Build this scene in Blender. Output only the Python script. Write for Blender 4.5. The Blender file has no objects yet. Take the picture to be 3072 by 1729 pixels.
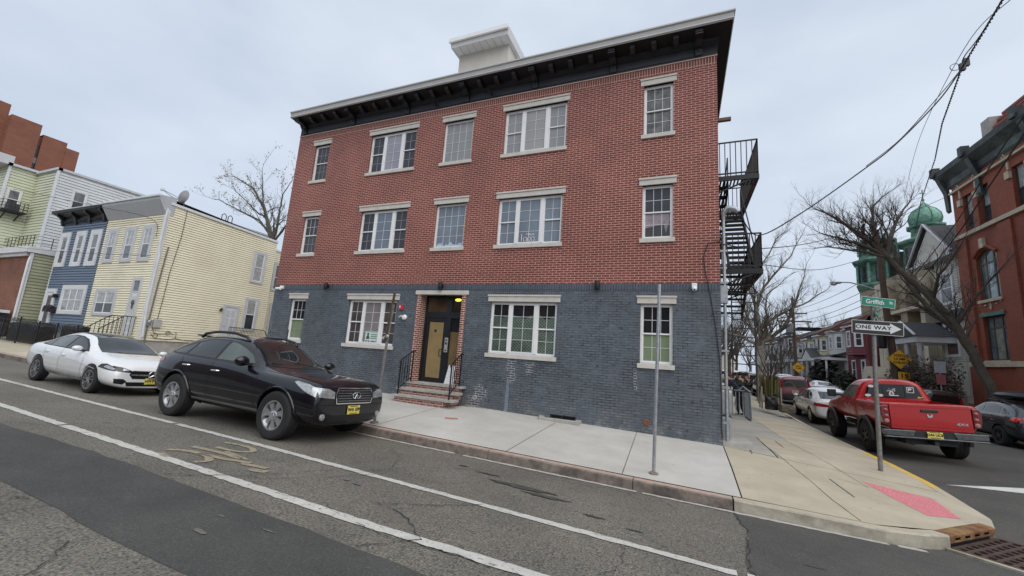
import bpy, bmesh, math, random
from math import sin, cos, pi, radians, sqrt, atan2
from mathutils import Vector, Matrix
from mathutils.bvhtree import BVHTree
from mathutils.geometry import delaunay_2d_cdt
V = Vector
random.seed(7)
sc = bpy.context.scene
COL = sc.collection
Z3 = V((0, 0, 1))

# ---------------------------------------------------------------- materials
MATS = {}
def _new(name):
    m = bpy.data.materials.new(name); m.use_nodes = True
    nt = m.node_tree; b = nt.nodes['Principled BSDF']
    MATS[name] = m
    return m, nt, b
def c4(c): return (c[0], c[1], c[2], 1)
def mixc(nt, fac, a, b, blend='MIX'):
    n = nt.nodes.new('ShaderNodeMix'); n.data_type = 'RGBA'; n.blend_type = blend
    for s, v in ((0, fac), (6, a), (7, b)):
        if hasattr(v, 'is_linked') or isinstance(v, bpy.types.NodeSocket): nt.links.new(v, n.inputs[s])
        else: n.inputs[s].default_value = v if s == 0 else c4(v)
    return n.outputs[2]
def noise(nt, scale, detail=4, rough=.55, vec=None):
    n = nt.nodes.new('ShaderNodeTexNoise'); n.inputs['Scale'].default_value = scale
    n.inputs['Detail'].default_value = detail; n.inputs['Roughness'].default_value = rough
    if vec is not None: nt.links.new(vec, n.inputs['Vector'])
    return n.outputs[0]
def ramp(nt, fac, stops):
    n = nt.nodes.new('ShaderNodeValToRGB'); nt.links.new(fac, n.inputs[0])
    e = n.color_ramp.elements
    e[0].position, e[0].color = stops[0][0], c4(stops[0][1])
    e[1].position, e[1].color = stops[1][0], c4(stops[1][1])
    for p, c in stops[2:]:
        k = e.new(p); k.color = c4(c)
    return n.outputs[0]
def texco(nt, kind='Object'):
    return nt.nodes.new('ShaderNodeTexCoord').outputs[kind]
def geopos(nt): return nt.nodes.new('ShaderNodeNewGeometry').outputs['Position']
def bump(nt, b, h, strength=.3, dist=.01):
    n = nt.nodes.new('ShaderNodeBump'); n.inputs['Strength'].default_value = strength
    n.inputs['Distance'].default_value = dist
    nt.links.new(h, n.inputs['Height']); nt.links.new(n.outputs[0], b.inputs['Normal'])
def mat(name, col, rough=.6, metal=0, var=.12, scale=6, bmp=0, coat=0, spec=.5, emit=0, dirt=None):
    if name in MATS: return MATS[name]
    m, nt, b = _new(name)
    if var:
        p = geopos(nt)
        f = noise(nt, scale, 6, .6, p)
        lo = [x * (1 - var) for x in col]; hi = [min(1, x * (1 + var)) for x in col]
        o = ramp(nt, f, [(.3, lo), (.7, hi)])
        if dirt:
            f2 = noise(nt, scale * .23, 5, .65, p)
            r2 = ramp(nt, f2, [(.48, (0, 0, 0)), (.68, (1, 1, 1))])
            o = mixc(nt, r2, o, dirt)
        nt.links.new(o, b.inputs['Base Color'])
        if bmp: bump(nt, b, noise(nt, scale * 6, 4, .6, p), bmp, .01)
        r = ramp(nt, f, [(.3, (max(0, rough - .06),) * 3), (.7, (min(1, rough + .06),) * 3)])
        nt.links.new(r, b.inputs['Roughness'])
    else:
        b.inputs['Base Color'].default_value = c4(col); b.inputs['Roughness'].default_value = rough
    b.inputs['Metallic'].default_value = metal
    b.inputs['Specular IOR Level'].default_value = spec
    if coat:
        b.inputs['Coat Weight'].default_value = coat; b.inputs['Coat Roughness'].default_value = .04
    if emit:
        b.inputs['Emission Color'].default_value = c4(col); b.inputs['Emission Strength'].default_value = emit
    return m
def glass(name, col, rough=.04, spec=.6, var=.25, scale=1.2):
    return mat(name, col, rough, 0, var, scale, 0, 0, spec)
def wallvec(nt):
    """(x+y, z) of the object so one texture serves walls along x and along y"""
    s = nt.nodes.new('ShaderNodeSeparateXYZ'); nt.links.new(geopos(nt), s.inputs[0])
    a = nt.nodes.new('ShaderNodeMath'); a.operation = 'ADD'
    nt.links.new(s.outputs[0], a.inputs[0]); nt.links.new(s.outputs[1], a.inputs[1])
    c = nt.nodes.new('ShaderNodeCombineXYZ'); nt.links.new(a.outputs[0], c.inputs[0]); nt.links.new(s.outputs[2], c.inputs[1])
    return c.outputs[0], s
def brick(name, c1, c2, mortar, bw=.2127, rh=.0667, ms=.011, soldier=False, stain=None, efflo=0, bstr=.5, rough=.75, blotch=.25, mmix=None):
    m, nt, b = _new(name)
    vec, sep = wallvec(nt)
    if soldier:
        mp = nt.nodes.new('ShaderNodeMapping'); mp.inputs['Rotation'].default_value = (0, 0, pi / 2)
        nt.links.new(vec, mp.inputs[0]); vec = mp.outputs[0]
    t = nt.nodes.new('ShaderNodeTexBrick'); nt.links.new(vec, t.inputs['Vector'])
    t.inputs['Color1'].default_value = c4(c1); t.inputs['Color2'].default_value = c4(c2); t.inputs['Mortar'].default_value = c4(mortar)
    t.inputs['Scale'].default_value = 1; t.inputs['Mortar Size'].default_value = ms; t.inputs['Mortar Smooth'].default_value = .15
    t.inputs['Bias'].default_value = -.1; t.inputs['Brick Width'].default_value = bw; t.inputs['Row Height'].default_value = rh
    if soldier: t.offset = 0
    p = geopos(nt)
    o = t.outputs[0]
    if mmix:    # joints: some filled with paint, some open and dark, a few chipped pale
        mk = ramp(nt, noise(nt, 3.2, 4, .7, p), [(.40, (0,) * 3), (.62, (1,) * 3)])
        o = mixc(nt, mixc(nt, 1, mk, t.outputs[1], 'MULTIPLY'), o, mmix[0])
        mk = ramp(nt, noise(nt, 1.9, 6, .75, p), [(.55, (0,) * 3), (.72, (.8,) * 3)])
        o = mixc(nt, mixc(nt, 1, mk, t.outputs[1], 'MULTIPLY'), o, mmix[1])
        mk = ramp(nt, noise(nt, 6, 2, .5, vec), [(.66, (0,) * 3), (.70, (1,) * 3)])
        o = mixc(nt, mk, o, mmix[2])
    f = noise(nt, .55, 6, .65, p)
    o = mixc(nt, .9, o, ramp(nt, f, [(.25, (1 - blotch,) * 3), (.75, (1 + blotch * .4,) * 3)]), 'MULTIPLY')
    f3 = noise(nt, 9, 3, .6, p)
    o = mixc(nt, .8, o, ramp(nt, f3, [(.3, (.82,) * 3), (.7, (1.12,) * 3)]), 'MULTIPLY')
    if stain:   # pale worn patches: (colour, noise scale, low, high)
        f2 = noise(nt, stain[1], 8, .72, p)
        r = ramp(nt, f2, [(stain[2], (0,) * 3), (stain[3], (1,) * 3)])
        if efflo:   # only in a band above the pavement
            mr = nt.nodes.new('ShaderNodeMapRange'); nt.links.new(sep.outputs[2], mr.inputs[0])
            mr.inputs[1].default_value = -1.05; mr.inputs[2].default_value = -1.75; mr.inputs[3].default_value = 0; mr.inputs[4].default_value = 1
            r = mixc(nt, 1, r, mr.outputs[0], 'MULTIPLY')
        o = mixc(nt, r, o, stain[0])
    nt.links.new(o, b.inputs['Base Color'])
    b.inputs['Roughness'].default_value = rough
    inv = nt.nodes.new('ShaderNodeMath'); inv.operation = 'SUBTRACT'; inv.inputs[0].default_value = 1; nt.links.new(t.outputs[1], inv.inputs[1])
    bump(nt, b, inv.outputs[0], bstr, .006)
    return m

# ---------------------------------------------------------------- mesh builder
class MB:
    def __init__(s): s.v = []; s.f = []; s.mi = []
    def add(s, vs, fs, mi=0):
        n = len(s.v); s.v += [tuple(x) for x in vs]
        for f in fs: s.f.append([n + i for i in f]); s.mi.append(mi)
        return s
    def quad(s, a, b, c, d, mi=0): return s.add([a, b, c, d], [(0, 1, 2, 3)], mi)
    def box(s, x0, x1, y0, y1, z0, z1, mi=0):
        if x0 > x1: x0, x1 = x1, x0
        if y0 > y1: y0, y1 = y1, y0
        if z0 > z1: z0, z1 = z1, z0
        vs = [(x, y, z) for z in (z0, z1) for y in (y0, y1) for x in (x0, x1)]
        return s.add(vs, [(0, 2, 3, 1), (4, 5, 7, 6), (0, 1, 5, 4), (2, 6, 7, 3), (1, 3, 7, 5), (0, 4, 6, 2)], mi)
    def beam(s, a, b, w, h=None, up=Z3, mi=0):
        a, b = V(a), V(b); h = h or w; d = (b - a).normalized()
        r = d.cross(up)
        if r.length < 1e-4: r = d.cross(V((1, 0, 0)))
        r.normalize(); u = r.cross(d)
        vs = [p + r * i * w / 2 + u * j * h / 2 for p in (a, b) for (i, j) in ((-1, -1), (1, -1), (1, 1), (-1, 1))]
        return s.add(vs, [(3, 2, 1, 0), (4, 5, 6, 7), (0, 1, 5, 4), (1, 2, 6, 5), (2, 3, 7, 6), (3, 0, 4, 7)], mi)
    def tube(s, pts, r, n=6, caps=True, mi=0):
        pts = [V(p) for p in pts]; m = len(pts)
        rr = r if isinstance(r, (list, tuple)) else [r] * m
        vs = []; prev = None
        for i, p in enumerate(pts):
            d = (pts[min(i + 1, m - 1)] - pts[max(i - 1, 0)])
            if d.length < 1e-6: d = V((0, 0, 1))
            d.normalize()
            if prev is None:
                u = d.cross(Z3 if abs(d.z) < .9 else V((1, 0, 0))).normalized()
            else:
                u = (prev - d * prev.dot(d))
                u = u.normalized() if u.length > 1e-5 else d.cross(V((1, 0, 0))).normalized()
            prev = u; w = d.cross(u)
            for k in range(n):
                a = 2 * pi * k / n; vs.append(p + (u * cos(a) + w * sin(a)) * rr[i])
        fs = [(i * n + k, i * n + (k + 1) % n, (i + 1) * n + (k + 1) % n, (i + 1) * n + k) for i in range(m - 1) for k in range(n)]
        if caps: fs += [tuple(range(n - 1, -1, -1)), tuple(range((m - 1) * n, m * n))]
        return s.add(vs, fs, mi)
    def lathe(s, prof, o=(0, 0, 0), ax=(0, 0, 1), n=20, mi=0, caps=True):
        o = V(o); d = V(ax).normalized(); u = d.cross(Z3 if abs(d.z) < .9 else V((1, 0, 0))).normalized(); w = d.cross(u)
        vs = []
        for r, h in prof:
            for k in range(n):
                a = 2 * pi * k / n; vs.append(o + d * h + (u * cos(a) + w * sin(a)) * r)
        m = len(prof)
        fs = [(i * n + k, i * n + (k + 1) % n, (i + 1) * n + (k + 1) % n, (i + 1) * n + k) for i in range(m - 1) for k in range(n)]
        if caps: fs += [tuple(range(n - 1, -1, -1)), tuple(range((m - 1) * n, m * n))]
        return s.add(vs, fs, mi)
    def prism(s, pts, o, u, v, w, d0, d1, mi=0):
        o, u, v, w = V(o), V(u), V(v), V(w); n = len(pts)
        vs = [o + u * a + v * b + w * d0 for a, b in pts] + [o + u * a + v * b + w * d1 for a, b in pts]
        fs = [tuple(range(n - 1, -1, -1)), tuple(range(n, 2 * n))] + [(i, (i + 1) % n, n + (i + 1) % n, n + i) for i in range(n)]
        return s.add(vs, fs, mi)
    def ball(s, o, r, n=10, sx=1, sy=1, sz=1, mi=0):
        o = V(o); m = n // 2 + 1; vs = []
        for i in range(m + 1):
            t = pi * i / m
            for k in range(n):
                a = 2 * pi * k / n; vs.append(o + V((r * sx * sin(t) * cos(a), r * sy * sin(t) * sin(a), r * sz * cos(t))))
        fs = [(i * n + k, (i + 1) * n + k, (i + 1) * n + (k + 1) % n, i * n + (k + 1) % n) for i in range(m) for k in range(n)]
        return s.add(vs, fs, mi)
    def build(s, name, m, parent=None, smooth=False, bevel=0, fix=True):
        me = bpy.data.meshes.new(name); me.from_pydata(s.v, [], s.f)
        for x in (m if isinstance(m, (list, tuple)) else [m]): me.materials.append(x)
        if any(s.mi): me.polygons.foreach_set('material_index', s.mi)
        if fix:
            bm = bmesh.new(); bm.from_mesh(me)
            bmesh.ops.remove_doubles(bm, verts=bm.verts, dist=1e-5) if smooth else None
            bmesh.ops.recalc_face_normals(bm, faces=bm.faces)
            bm.to_mesh(me); bm.free()
        if smooth:
            for p in me.polygons: p.use_smooth = True
        o = bpy.data.objects.new(name, me); COL.objects.link(o)
        if smooth:
            try: me.set_sharp_from_angle(angle=radians(38))
            except Exception: pass
        if parent: o.parent = parent
        if bevel:
            b = o.modifiers.new('Bevel', 'BEVEL'); b.width = bevel; b.segments = 2; b.limit_method = 'ANGLE'
        return o
def tag(o, label=None, cat=None, group=None, kind=None):
    if label: o['label'] = label
    if cat: o['category'] = cat
    if group: o['group'] = group
    if kind: o['kind'] = kind
    return o
def thing(name, label, cat, loc=(0, 0, 0), rotz=0, group=None):
    o = bpy.data.objects.new(name, None); COL.objects.link(o); o.empty_display_size = .2
    o.location = loc; o.rotation_euler = (0, 0, rotz)
    return tag(o, label, cat, group)
def at0(name, label, cat, loc, group=None):
    """Empty at a base point whose children are written in world coordinates"""
    return thing(name, label, cat, loc, 0, group)
def world_children(root):
    """children were built in world coordinates: bake the parent's inverse so they stay"""
    inv = Matrix.Translation(root.location).inverted()
    def rec(o):
        for c in list(o.children):
            if c.parent == root and c.type == 'MESH' and not c.get('_w'):
                c.data.transform(inv); c['_w'] = 1
            rec_sub(c)
    def rec_sub(c):
        for g in list(c.children):
            if g.type == 'MESH' and not g.get('_w'):
                g.data.transform(inv); g['_w'] = 1
            rec_sub(g)
    rec(root)
    def clean(o):
        for c in o.children:
            if '_w' in c: del c['_w']
            clean(c)
    clean(root)
def copy_tree(o, parent=None):
    c = o.copy(); COL.objects.link(c)
    if parent is not None:
        mp = o.matrix_parent_inverse.copy(); c.parent = parent; c.matrix_parent_inverse = mp
    for ch in list(o.children): copy_tree(ch, c)
    return c
def text_mesh(body, size, m, name='lettering', parent=None, extrude=.002, align='CENTER', bold=0, sx=1, spacing=1):
    cu = bpy.data.curves.new('t', 'FONT'); cu.body = body; cu.size = size; cu.extrude = extrude
    cu.align_x = align; cu.align_y = 'CENTER'; cu.offset = bold; cu.space_character = spacing
    to = bpy.data.objects.new('t', cu); COL.objects.link(to)
    dg = bpy.context.evaluated_depsgraph_get(); dg.update()
    me = bpy.data.meshes.new_from_object(to.evaluated_get(dg))
    bpy.data.objects.remove(to); bpy.data.curves.remove(cu)
    me.materials.clear(); me.materials.append(m)
    me.transform(Matrix.Diagonal((sx, 1, 1, 1)))
    o = bpy.data.objects.new(name, me); COL.objects.link(o)
    if parent: o.parent = parent
    return o
def place(o, pos, right, up):
    r = V(right).normalized(); u = V(up); u = (u - r * u.dot(r)).normalized(); n = r.cross(u)
    M = Matrix((r, u, n)).transposed().to_4x4(); M.translation = V(pos)
    o.data.transform(M)
    return o
def lerp(a, b, t): return a + (b - a) * t
def interp(x, tab):
    if x <= tab[0][0]: return tab[0][1]
    for (a, va), (b, vb) in zip(tab, tab[1:]):
        if x <= b: return lerp(va, vb, (x - a) / (b - a))
    return tab[-1][1]

# ---------------------------------------------------------------- common materials
WHITE = mat('white_vinyl', (.78, .78, .78), .35, 0, .04, 3)
TRIMW = mat('white_trim_paint', (.66, .67, .69), .5, 0, .08, 3)
LIME = mat('limestone', (.56, .53, .48), .7, 0, .1, 5, .15)
BLACKP = mat('black_painted_metal', (.007, .007, .009), .5, 0, .2, 8)
DARKP = mat('dark_plastic', (.02, .02, .022), .5, 0, .2, 8)
GALV = mat('galvanised_steel', (.38, .40, .42), .45, .6, .18, 14)
STEELD = mat('weathered_steel', (.23, .22, .21), .55, .5, .3, 18)
RUBBER = mat('tyre_rubber', (.016, .016, .017), .8, 0, .25, 20)
CHROME = mat('chrome', (.72, .73, .75), .12, 1, 0)
SILVER = mat('alloy_silver', (.55, .56, .58), .3, .85, .08, 12)
CONC = mat('old_concrete', (.36, .345, .32), .85, 0, .18, 4, .3)
YPLATE = mat('plate_yellow', (.75, .62, .12), .4, 0, .05, 9)
INK = mat('black_ink', (.012, .012, .012), .5, 0, 0)
WIREM = mat('cable_black', (.02, .02, .022), .6, 0, 0)
# ---------------------------------------------------------------- camera
cam = bpy.data.cameras.new('camera'); co = bpy.data.objects.new('camera', cam); COL.objects.link(co); sc.camera = co
PIT, ROL, YAW = .16637986, .0700460, -.40008903
cam.sensor_width = 36; cam.lens = 1216.924 / 3072 * 36; cam.clip_end = 3000; cam.clip_start = .05
fwd = V((sin(YAW) * cos(PIT), cos(YAW) * cos(PIT), sin(PIT)))
r0 = V((cos(YAW), -sin(YAW), 0)); u0 = r0.cross(fwd)
cr = r0 * cos(ROL) + u0 * sin(ROL); cu_ = cr.cross(fwd)
co.matrix_world = Matrix((cr, cu_, -fwd)).transposed().to_4x4()

# ---------------------------------------------------------------- light and sky
SUN_EL, SUN_AZ = radians(50), radians(132)      # azimuth clockwise from +y
w = bpy.data.worlds.new('World'); sc.world = w; w.use_nodes = True
nt = w.node_tree; bg = nt.nodes['Background']
sky = nt.nodes.new('ShaderNodeTexSky'); sky.sky_type = 'NISHITA'; sky.sun_disc = False
sky.sun_elevation = SUN_EL; sky.sun_rotation = SUN_AZ; sky.dust_density = 3; sky.air_density = 1.2
gen = nt.nodes.new('ShaderNodeTexCoord').outputs['Generated']
mp = nt.nodes.new('ShaderNodeMapping'); mp.inputs['Scale'].default_value = (1, 1, 2.2); nt.links.new(gen, mp.inputs[0])
cl = noise(nt, 1.7, 5, .5, mp.outputs[0])
cloud = ramp(nt, cl, [(.36, (4.15, 4.75, 5.6)), (.62, (5.4, 5.9, 6.6))])
sep = nt.nodes.new('ShaderNodeSeparateXYZ'); nt.links.new(gen, sep.inputs[0])
hz = ramp(nt, sep.outputs[2], [(0, (.86, .88, .92)), (.55, (1.0, 1.0, 1.0))])
cloud = mixc(nt, 1, cloud, hz, 'MULTIPLY')
nt.links.new(mixc(nt, .88, sky.outputs[0], cloud), bg.inputs[0])
bg.inputs[1].default_value = .105
sun = bpy.data.lights.new('sun', 'SUN'); so = bpy.data.objects.new('sun', sun); COL.objects.link(so)
sun.energy = 1.5; sun.angle = radians(75); sun.color = (1, .965, .91)
sd = V((sin(SUN_AZ) * cos(SUN_EL), cos(SUN_AZ) * cos(SUN_EL), sin(SUN_EL)))
so.rotation_euler = (-sd).to_track_quat('-Z', 'Y').to_euler(); so.location = (0, 0, 40)
sc.view_settings.view_transform = 'Standard'; sc.view_settings.look = 'None'
sc.view_settings.exposure = .5; sc.view_settings.gamma = 1
try: sc.cycles.max_bounces = 6; sc.cycles.use_denoising = True
except Exception: pass

# ---------------------------------------------------------------- ground heights
KY = 7.3                    # kerb face of the near street
def side_edge(y):           # road level at the west kerb of the side street
    return interp(y, [(7.3, -2.09), (9, -2.07), (12, -2.0), (19, -2.04), (22.4, -2.04), (25.2, -1.96), (30, -1.84), (60, -1.62), (160, -1.5)])
def rz(x, y):
    xm = min(x, 3.0)
    z = -2.02 - .0243 * xm + .05 * (7.3 - max(y, -.5)) - (.05 * (-.5 - y) if y < -.5 else 0)
    if y > 7.3:
        a = side_edge(y); x0 = 4.4
        c = a + .05 * min(max(x - x0, 0), 4.1) - .05 * max(x - 8.5, 0) if x < 14 else a - .06
        t = min(1, (y - 7.3) / 3.5)
        z = lerp(z, c, t)
    return z
def kerb_top(x):
    h = .165
    if -21.3 < x < -15.5: h = .03 + .135 * max(0, max((-20.3 - x), (x + 16.5)) / 1.0)
    return -2.02 - .0243 * x + h
def base_z(x):
    return -1.643 - .026 * x if x > -6 else -1.487 - .02 * (x + 6)
def wz(x, y): return lerp(kerb_top(x), base_z(x), (y - KY) / 3.5)

def asphalt(name, c, sp, dark=(.05, .05, .048), crack=.5, grain=90, big=.6):
    m, nt, b = _new(name); p = geopos(nt)
    n1 = noise(nt, grain, 3, .75, p)
    o = ramp(nt, n1, [(.33, [x * (1 - sp) for x in c]), (.68, [x * (1 + sp * 1.25) for x in c])])
    vo = nt.nodes.new('ShaderNodeTexVoronoi'); vo.inputs['Scale'].default_value = grain * 1.3; nt.links.new(p, vo.inputs['Vector'])
    st = ramp(nt, vo.outputs['Color'], [(.72, (0,) * 3), (.9, (1,) * 3)])
    o = mixc(nt, mixc(nt, 1, st, (.45,) * 3, 'MULTIPLY'), o, [min(1, x * 2.1) for x in c])
    n2 = noise(nt, big, 7, .62, p)
    o = mixc(nt, 1, o, ramp(nt, n2, [(.3, (.74,) * 3), (.7, (1.2, 1.19, 1.15))]), 'MULTIPLY')
    n3 = noise(nt, 2.6, 6, .7, p)
    o = mixc(nt, ramp(nt, n3, [(.62, (0,) * 3), (.8, (.5,) * 3)]), o, dark)
    if crack:
        wv = noise(nt, 1.2, 5, .6, p)
        add = nt.nodes.new('ShaderNodeVectorMath'); add.operation = 'MULTIPLY_ADD'; nt.links.new(p, add.inputs[0]); add.inputs[1].default_value = (1, 1, 1)
        cmb = nt.nodes.new('ShaderNodeCombineXYZ'); nt.links.new(wv, cmb.inputs[0]); nt.links.new(n3, cmb.inputs[1]); nt.links.new(cmb.outputs[0], add.inputs[2])
        v2 = nt.nodes.new('ShaderNodeTexVoronoi'); v2.feature = 'DISTANCE_TO_EDGE'; v2.inputs['Scale'].default_value = .42; nt.links.new(add.outputs[0], v2.inputs['Vector'])
        r = ramp(nt, v2.outputs['Distance'], [(0, (1,) * 3), (.012, (0,) * 3)])
        msk = ramp(nt, noise(nt, .5, 3, .5, p), [(.5, (0,) * 3), (.62, (crack,) * 3)])
        o = mixc(nt, mixc(nt, 1, r, msk, 'MULTIPLY'), o, (.03, .03, .028))
    nt.links.new(o, b.inputs['Base Color']); b.inputs['Roughness'].default_value = .88
    bump(nt, b, n1, .55, .006)
    return m
ASPH = asphalt('worn_asphalt', (.122, .112, .096), .8, grain=46)
ASPHD = asphalt('fresh_asphalt', (.056, .055, .053), .35, (.03, .03, .03), .15, 60, 1.1)
ASPHS = asphalt('side_street_asphalt', (.068, .065, .061), .35, (.04, .04, .04), .2, 55, .8)

def concrete(name, c, var=.09, line=None):
    m, nt, b = _new(name); p = geopos(nt)
    n1 = noise(nt, 1.3, 8, .6, p); n2 = noise(nt, 60, 3, .6, p); n3 = noise(nt, 5, 5, .7, p)
    o = ramp(nt, n1, [(.3, [x * (1 - var) for x in c]), (.7, [x * (1 + var) for x in c])])
    o = mixc(nt, 1, o, ramp(nt, n2, [(.3, (.93,) * 3), (.7, (1.05,) * 3)]), 'MULTIPLY')
    o = mixc(nt, ramp(nt, n3, [(.6, (0,) * 3), (.8, (.35,) * 3)]), o, [x * .72 for x in c])
    sp = nt.nodes.new('ShaderNodeTexVoronoi'); sp.inputs['Scale'].default_value = 2.6; nt.links.new(p, sp.inputs['Vector'])
    o = mixc(nt, ramp(nt, sp.outputs['Distance'], [(.035, (.75,) * 3), (.06, (0,) * 3)]), o, [x * .42 for x in c])
    sp2 = nt.nodes.new('ShaderNodeTexVoronoi'); sp2.inputs['Scale'].default_value = 9; nt.links.new(p, sp2.inputs['Vector'])
    o = mixc(nt, ramp(nt, sp2.outputs['Distance'], [(.05, (.5,) * 3), (.09, (0,) * 3)]), o, [x * .6 for x in c])
    n5 = noise(nt, .38, 6, .7, p); o = mixc(nt, 1, o, ramp(nt, n5, [(.3, (.84, .83, .81)), (.7, (1.06, 1.06, 1.06))]), 'MULTIPLY')
    nt.links.new(o, b.inputs['Base Color']); b.inputs['Roughness'].default_value = .85
    bump(nt, b, n2, .25, .004)
    return m
WALKN = concrete('new_concrete', (.49, .475, .445))
WALKO = concrete('tan_concrete', (.445, .395, .305), .13)
WALKG = concrete('grey_concrete', (.36, .345, .31), .14)
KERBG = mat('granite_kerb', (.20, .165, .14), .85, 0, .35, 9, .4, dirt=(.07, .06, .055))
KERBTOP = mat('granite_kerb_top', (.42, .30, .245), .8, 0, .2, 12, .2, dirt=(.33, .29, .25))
KERBC = mat('concrete_kerb', (.40, .37, .30), .85, 0, .2, 7, .3, dirt=(.22, .20, .15))
def worn_paint(name, c, lo, hi):
    m, nt, b = _new(name); p = geopos(nt)
    o = ramp(nt, noise(nt, 5, 6, .65, p), [(.3, [x * .82 for x in c]), (.7, [x * 1.06 for x in c])])
    o = mixc(nt, ramp(nt, noise(nt, 17, 5, .7, p), [(lo, (0,) * 3), (hi, (1,) * 3)]), o, (.15, .14, .12))
    o = mixc(nt, ramp(nt, noise(nt, 60, 3, .7, p), [(.56, (0,) * 3), (.74, (.7,) * 3)]), o, (.17, .16, .14))
    nt.links.new(o, b.inputs['Base Color']); b.inputs['Roughness'].default_value = .75; return m
PAINT = worn_paint('road_paint_white', (.54, .53, .49), .57, .66)
PAINTW = mat('road_paint_bright', (.62, .62, .60), .7, 0, .12, 6, dirt=(.45, .45, .43))
PAINTO = worn_paint('road_paint_old', (.33, .275, .19), .50, .64)

def sheet(name, poly, hf, m, dz=.004, step=.35, kind='structure', parent=None):
    """polygon in plan laid on a height function"""
    pts = [V((x, y)) for x, y in poly]
    out = []
    for a, b in zip(pts, pts[1:] + pts[:1]):
        k = max(1, int((b - a).length / step))
        out += [a.lerp(b, i / k) for i in range(k)]
    n = len(out)
    xs = [p.x for p in out]; ys = [p.y for p in out]
    inner = []
    nx = int((max(xs) - min(xs)) / step); ny = int((max(ys) - min(ys)) / step)
    if nx * ny < 60000:
        for i in range(1, nx):
            for j in range(1, ny):
                inner.append(V((min(xs) + i * step + .013, min(ys) + j * step + .017)))
    vs, es, fs, *_ = delaunay_2d_cdt(out + inner, [(i, (i + 1) % n) for i in range(n)], [], 1, 1e-5)
    mb = MB(); mb.add([(p.x, p.y, hf(p.x, p.y) + dz) for p in vs], fs)
    o = mb.build(name, m, parent, smooth=False)
    if kind: o['kind'] = kind
    return o
def grid(name, x0, x1, y0, y1, nx, ny, hf, m, kind='structure', warp=1):
    xs = [lerp(x0, x1, i / nx) for i in range(nx + 1)]; ys = [lerp(y0, y1, j / ny) for j in range(ny + 1)]
    mb = MB()
    mb.add([(x, y, hf(x, y)) for y in ys for x in xs], [(j * (nx + 1) + i, j * (nx + 1) + i + 1, (j + 1) * (nx + 1) + i + 1, (j + 1) * (nx + 1) + i) for j in range(ny) for i in range(nx)])
    return tag(mb.build(name, m), kind=kind)

tag(grid('ground', -700, 700, -500, 900, 8, 8, lambda x, y: -4.5, CONC), kind='structure')
# near street, from far left to far right, and the side street
def quads_grid(name, xs, ys, hf, m):
    mb = MB(); n = len(xs)
    mb.add([(x, y, hf(x, y)) for y in ys for x in xs], [(j * n + i, j * n + i + 1, (j + 1) * n + i + 1, (j + 1) * n + i) for j in range(len(ys) - 1) for i in range(n - 1)])
    return tag(mb.build(name, m), kind='structure')
fr = lambda a, b, n: [lerp(a, b, i / n) for i in range(n + 1)]
quads_grid('road', fr(-140, -30, 20) + fr(-29, 3, 64)[0:] + fr(3.5, 16, 25) + fr(18, 140, 14), fr(-60, -2, 8) + fr(-1.5, 7.3, 44), rz, ASPH)
def rz2(x, y): return rz(x, y) + (.003 if y <= 7.31 else 0)
quads_grid('side_road', fr(.9, 16.5, 52), fr(7.3, 20, 50) + fr(21, 60, 39) + fr(64, 160, 24), rz, ASPHS)
# fresh dark strips in the near street
def wob(poly, amp=.03, step=.4, seed=1):
    rnd = random.Random(seed); out = []
    for (a, b) in zip(poly, poly[1:]):
        a, b = V(a), V(b); k = max(1, int((b - a).length / step))
        for i in range(k):
            p = a.lerp(b, i / k); out.append((p.x, p.y + rnd.uniform(-amp, amp)))
    out.append(tuple(poly[-1])); return out
top = wob([(-40, 3.05), (-9.7, 3.10), (-7.6, 3.2), (-5.4, 3.18), (-2.2, 3.1), (.64, 3.02)], .025, .35, 3)
bot = wob([(.64, 2.06), (-3.2, 2.1), (-6.3, 2.12), (-40, 2.15)], .025, .35, 4)
sheet('asphalt_patch', top + bot, rz, ASPHD, .004, .4)
cut = wob([(.72, 7.24), (.80, 6.3), (.62, 5.2), (.66, 4.2), (.64, 3.1), (.6, 2.0), (.62, -3)], .0, .4, 5)
cut = [(x + random.uniform(-.03, .03), y) for x, y in cut]
sheet('dark_asphalt', cut + [(16, -3), (16, 7.28), (3.2, 7.28)], rz, ASPHS, .006, .5)

# painted lines
def strip(name, pts, wd, m, dz=.008, broken=0, seed=2, hf=rz):
    rnd = random.Random(seed); mb = MB(); L = []
    for a, b in zip(pts, pts[1:]):
        a, b = V(a), V(b); k = max(1, int((b - a).length / .09))
        for i in range(k): L.append(a.lerp(b, i / k))
    L.append(V(pts[-1]))
    vs = []
    for i, p in enumerate(L):
        d = (L[min(i + 1, len(L) - 1)] - L[max(i - 1, 0)]).normalized(); nn = V((-d.y, d.x))
        j1, j2 = rnd.uniform(-.012, .012), rnd.uniform(-.012, .012)
        for s, j in ((-.5, j1), (.5, j2)):
            q = p + nn * (s * wd + j * (1 if wd > .05 else .25)); vs.append((q.x, q.y, hf(q.x, q.y) + dz))
    fs = [(2 * i, 2 * i + 1, 2 * i + 3, 2 * i + 2) for i in range(len(L) - 1) if not (broken and rnd.random() < broken)]
    mb.add(vs, fs); return mb
tag(strip('', [(-60, 5.0), (-16, 4.97), (-6.4, 5.02), (-2.5, 4.93), (.5, 4.85), (.95, 4.84)], .125, PAINT, .008, .012, 2).build('lane_line', PAINT), kind='structure')
tag(strip('', [(-60, 3.7), (-11.7, 3.66), (-5.6, 3.61), (-2.9, 3.57), (-1.1, 3.61), (.55, 3.6)], .14, PAINT, .008, .02, 3).build('lane_line', PAINT), kind='structure')
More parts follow.
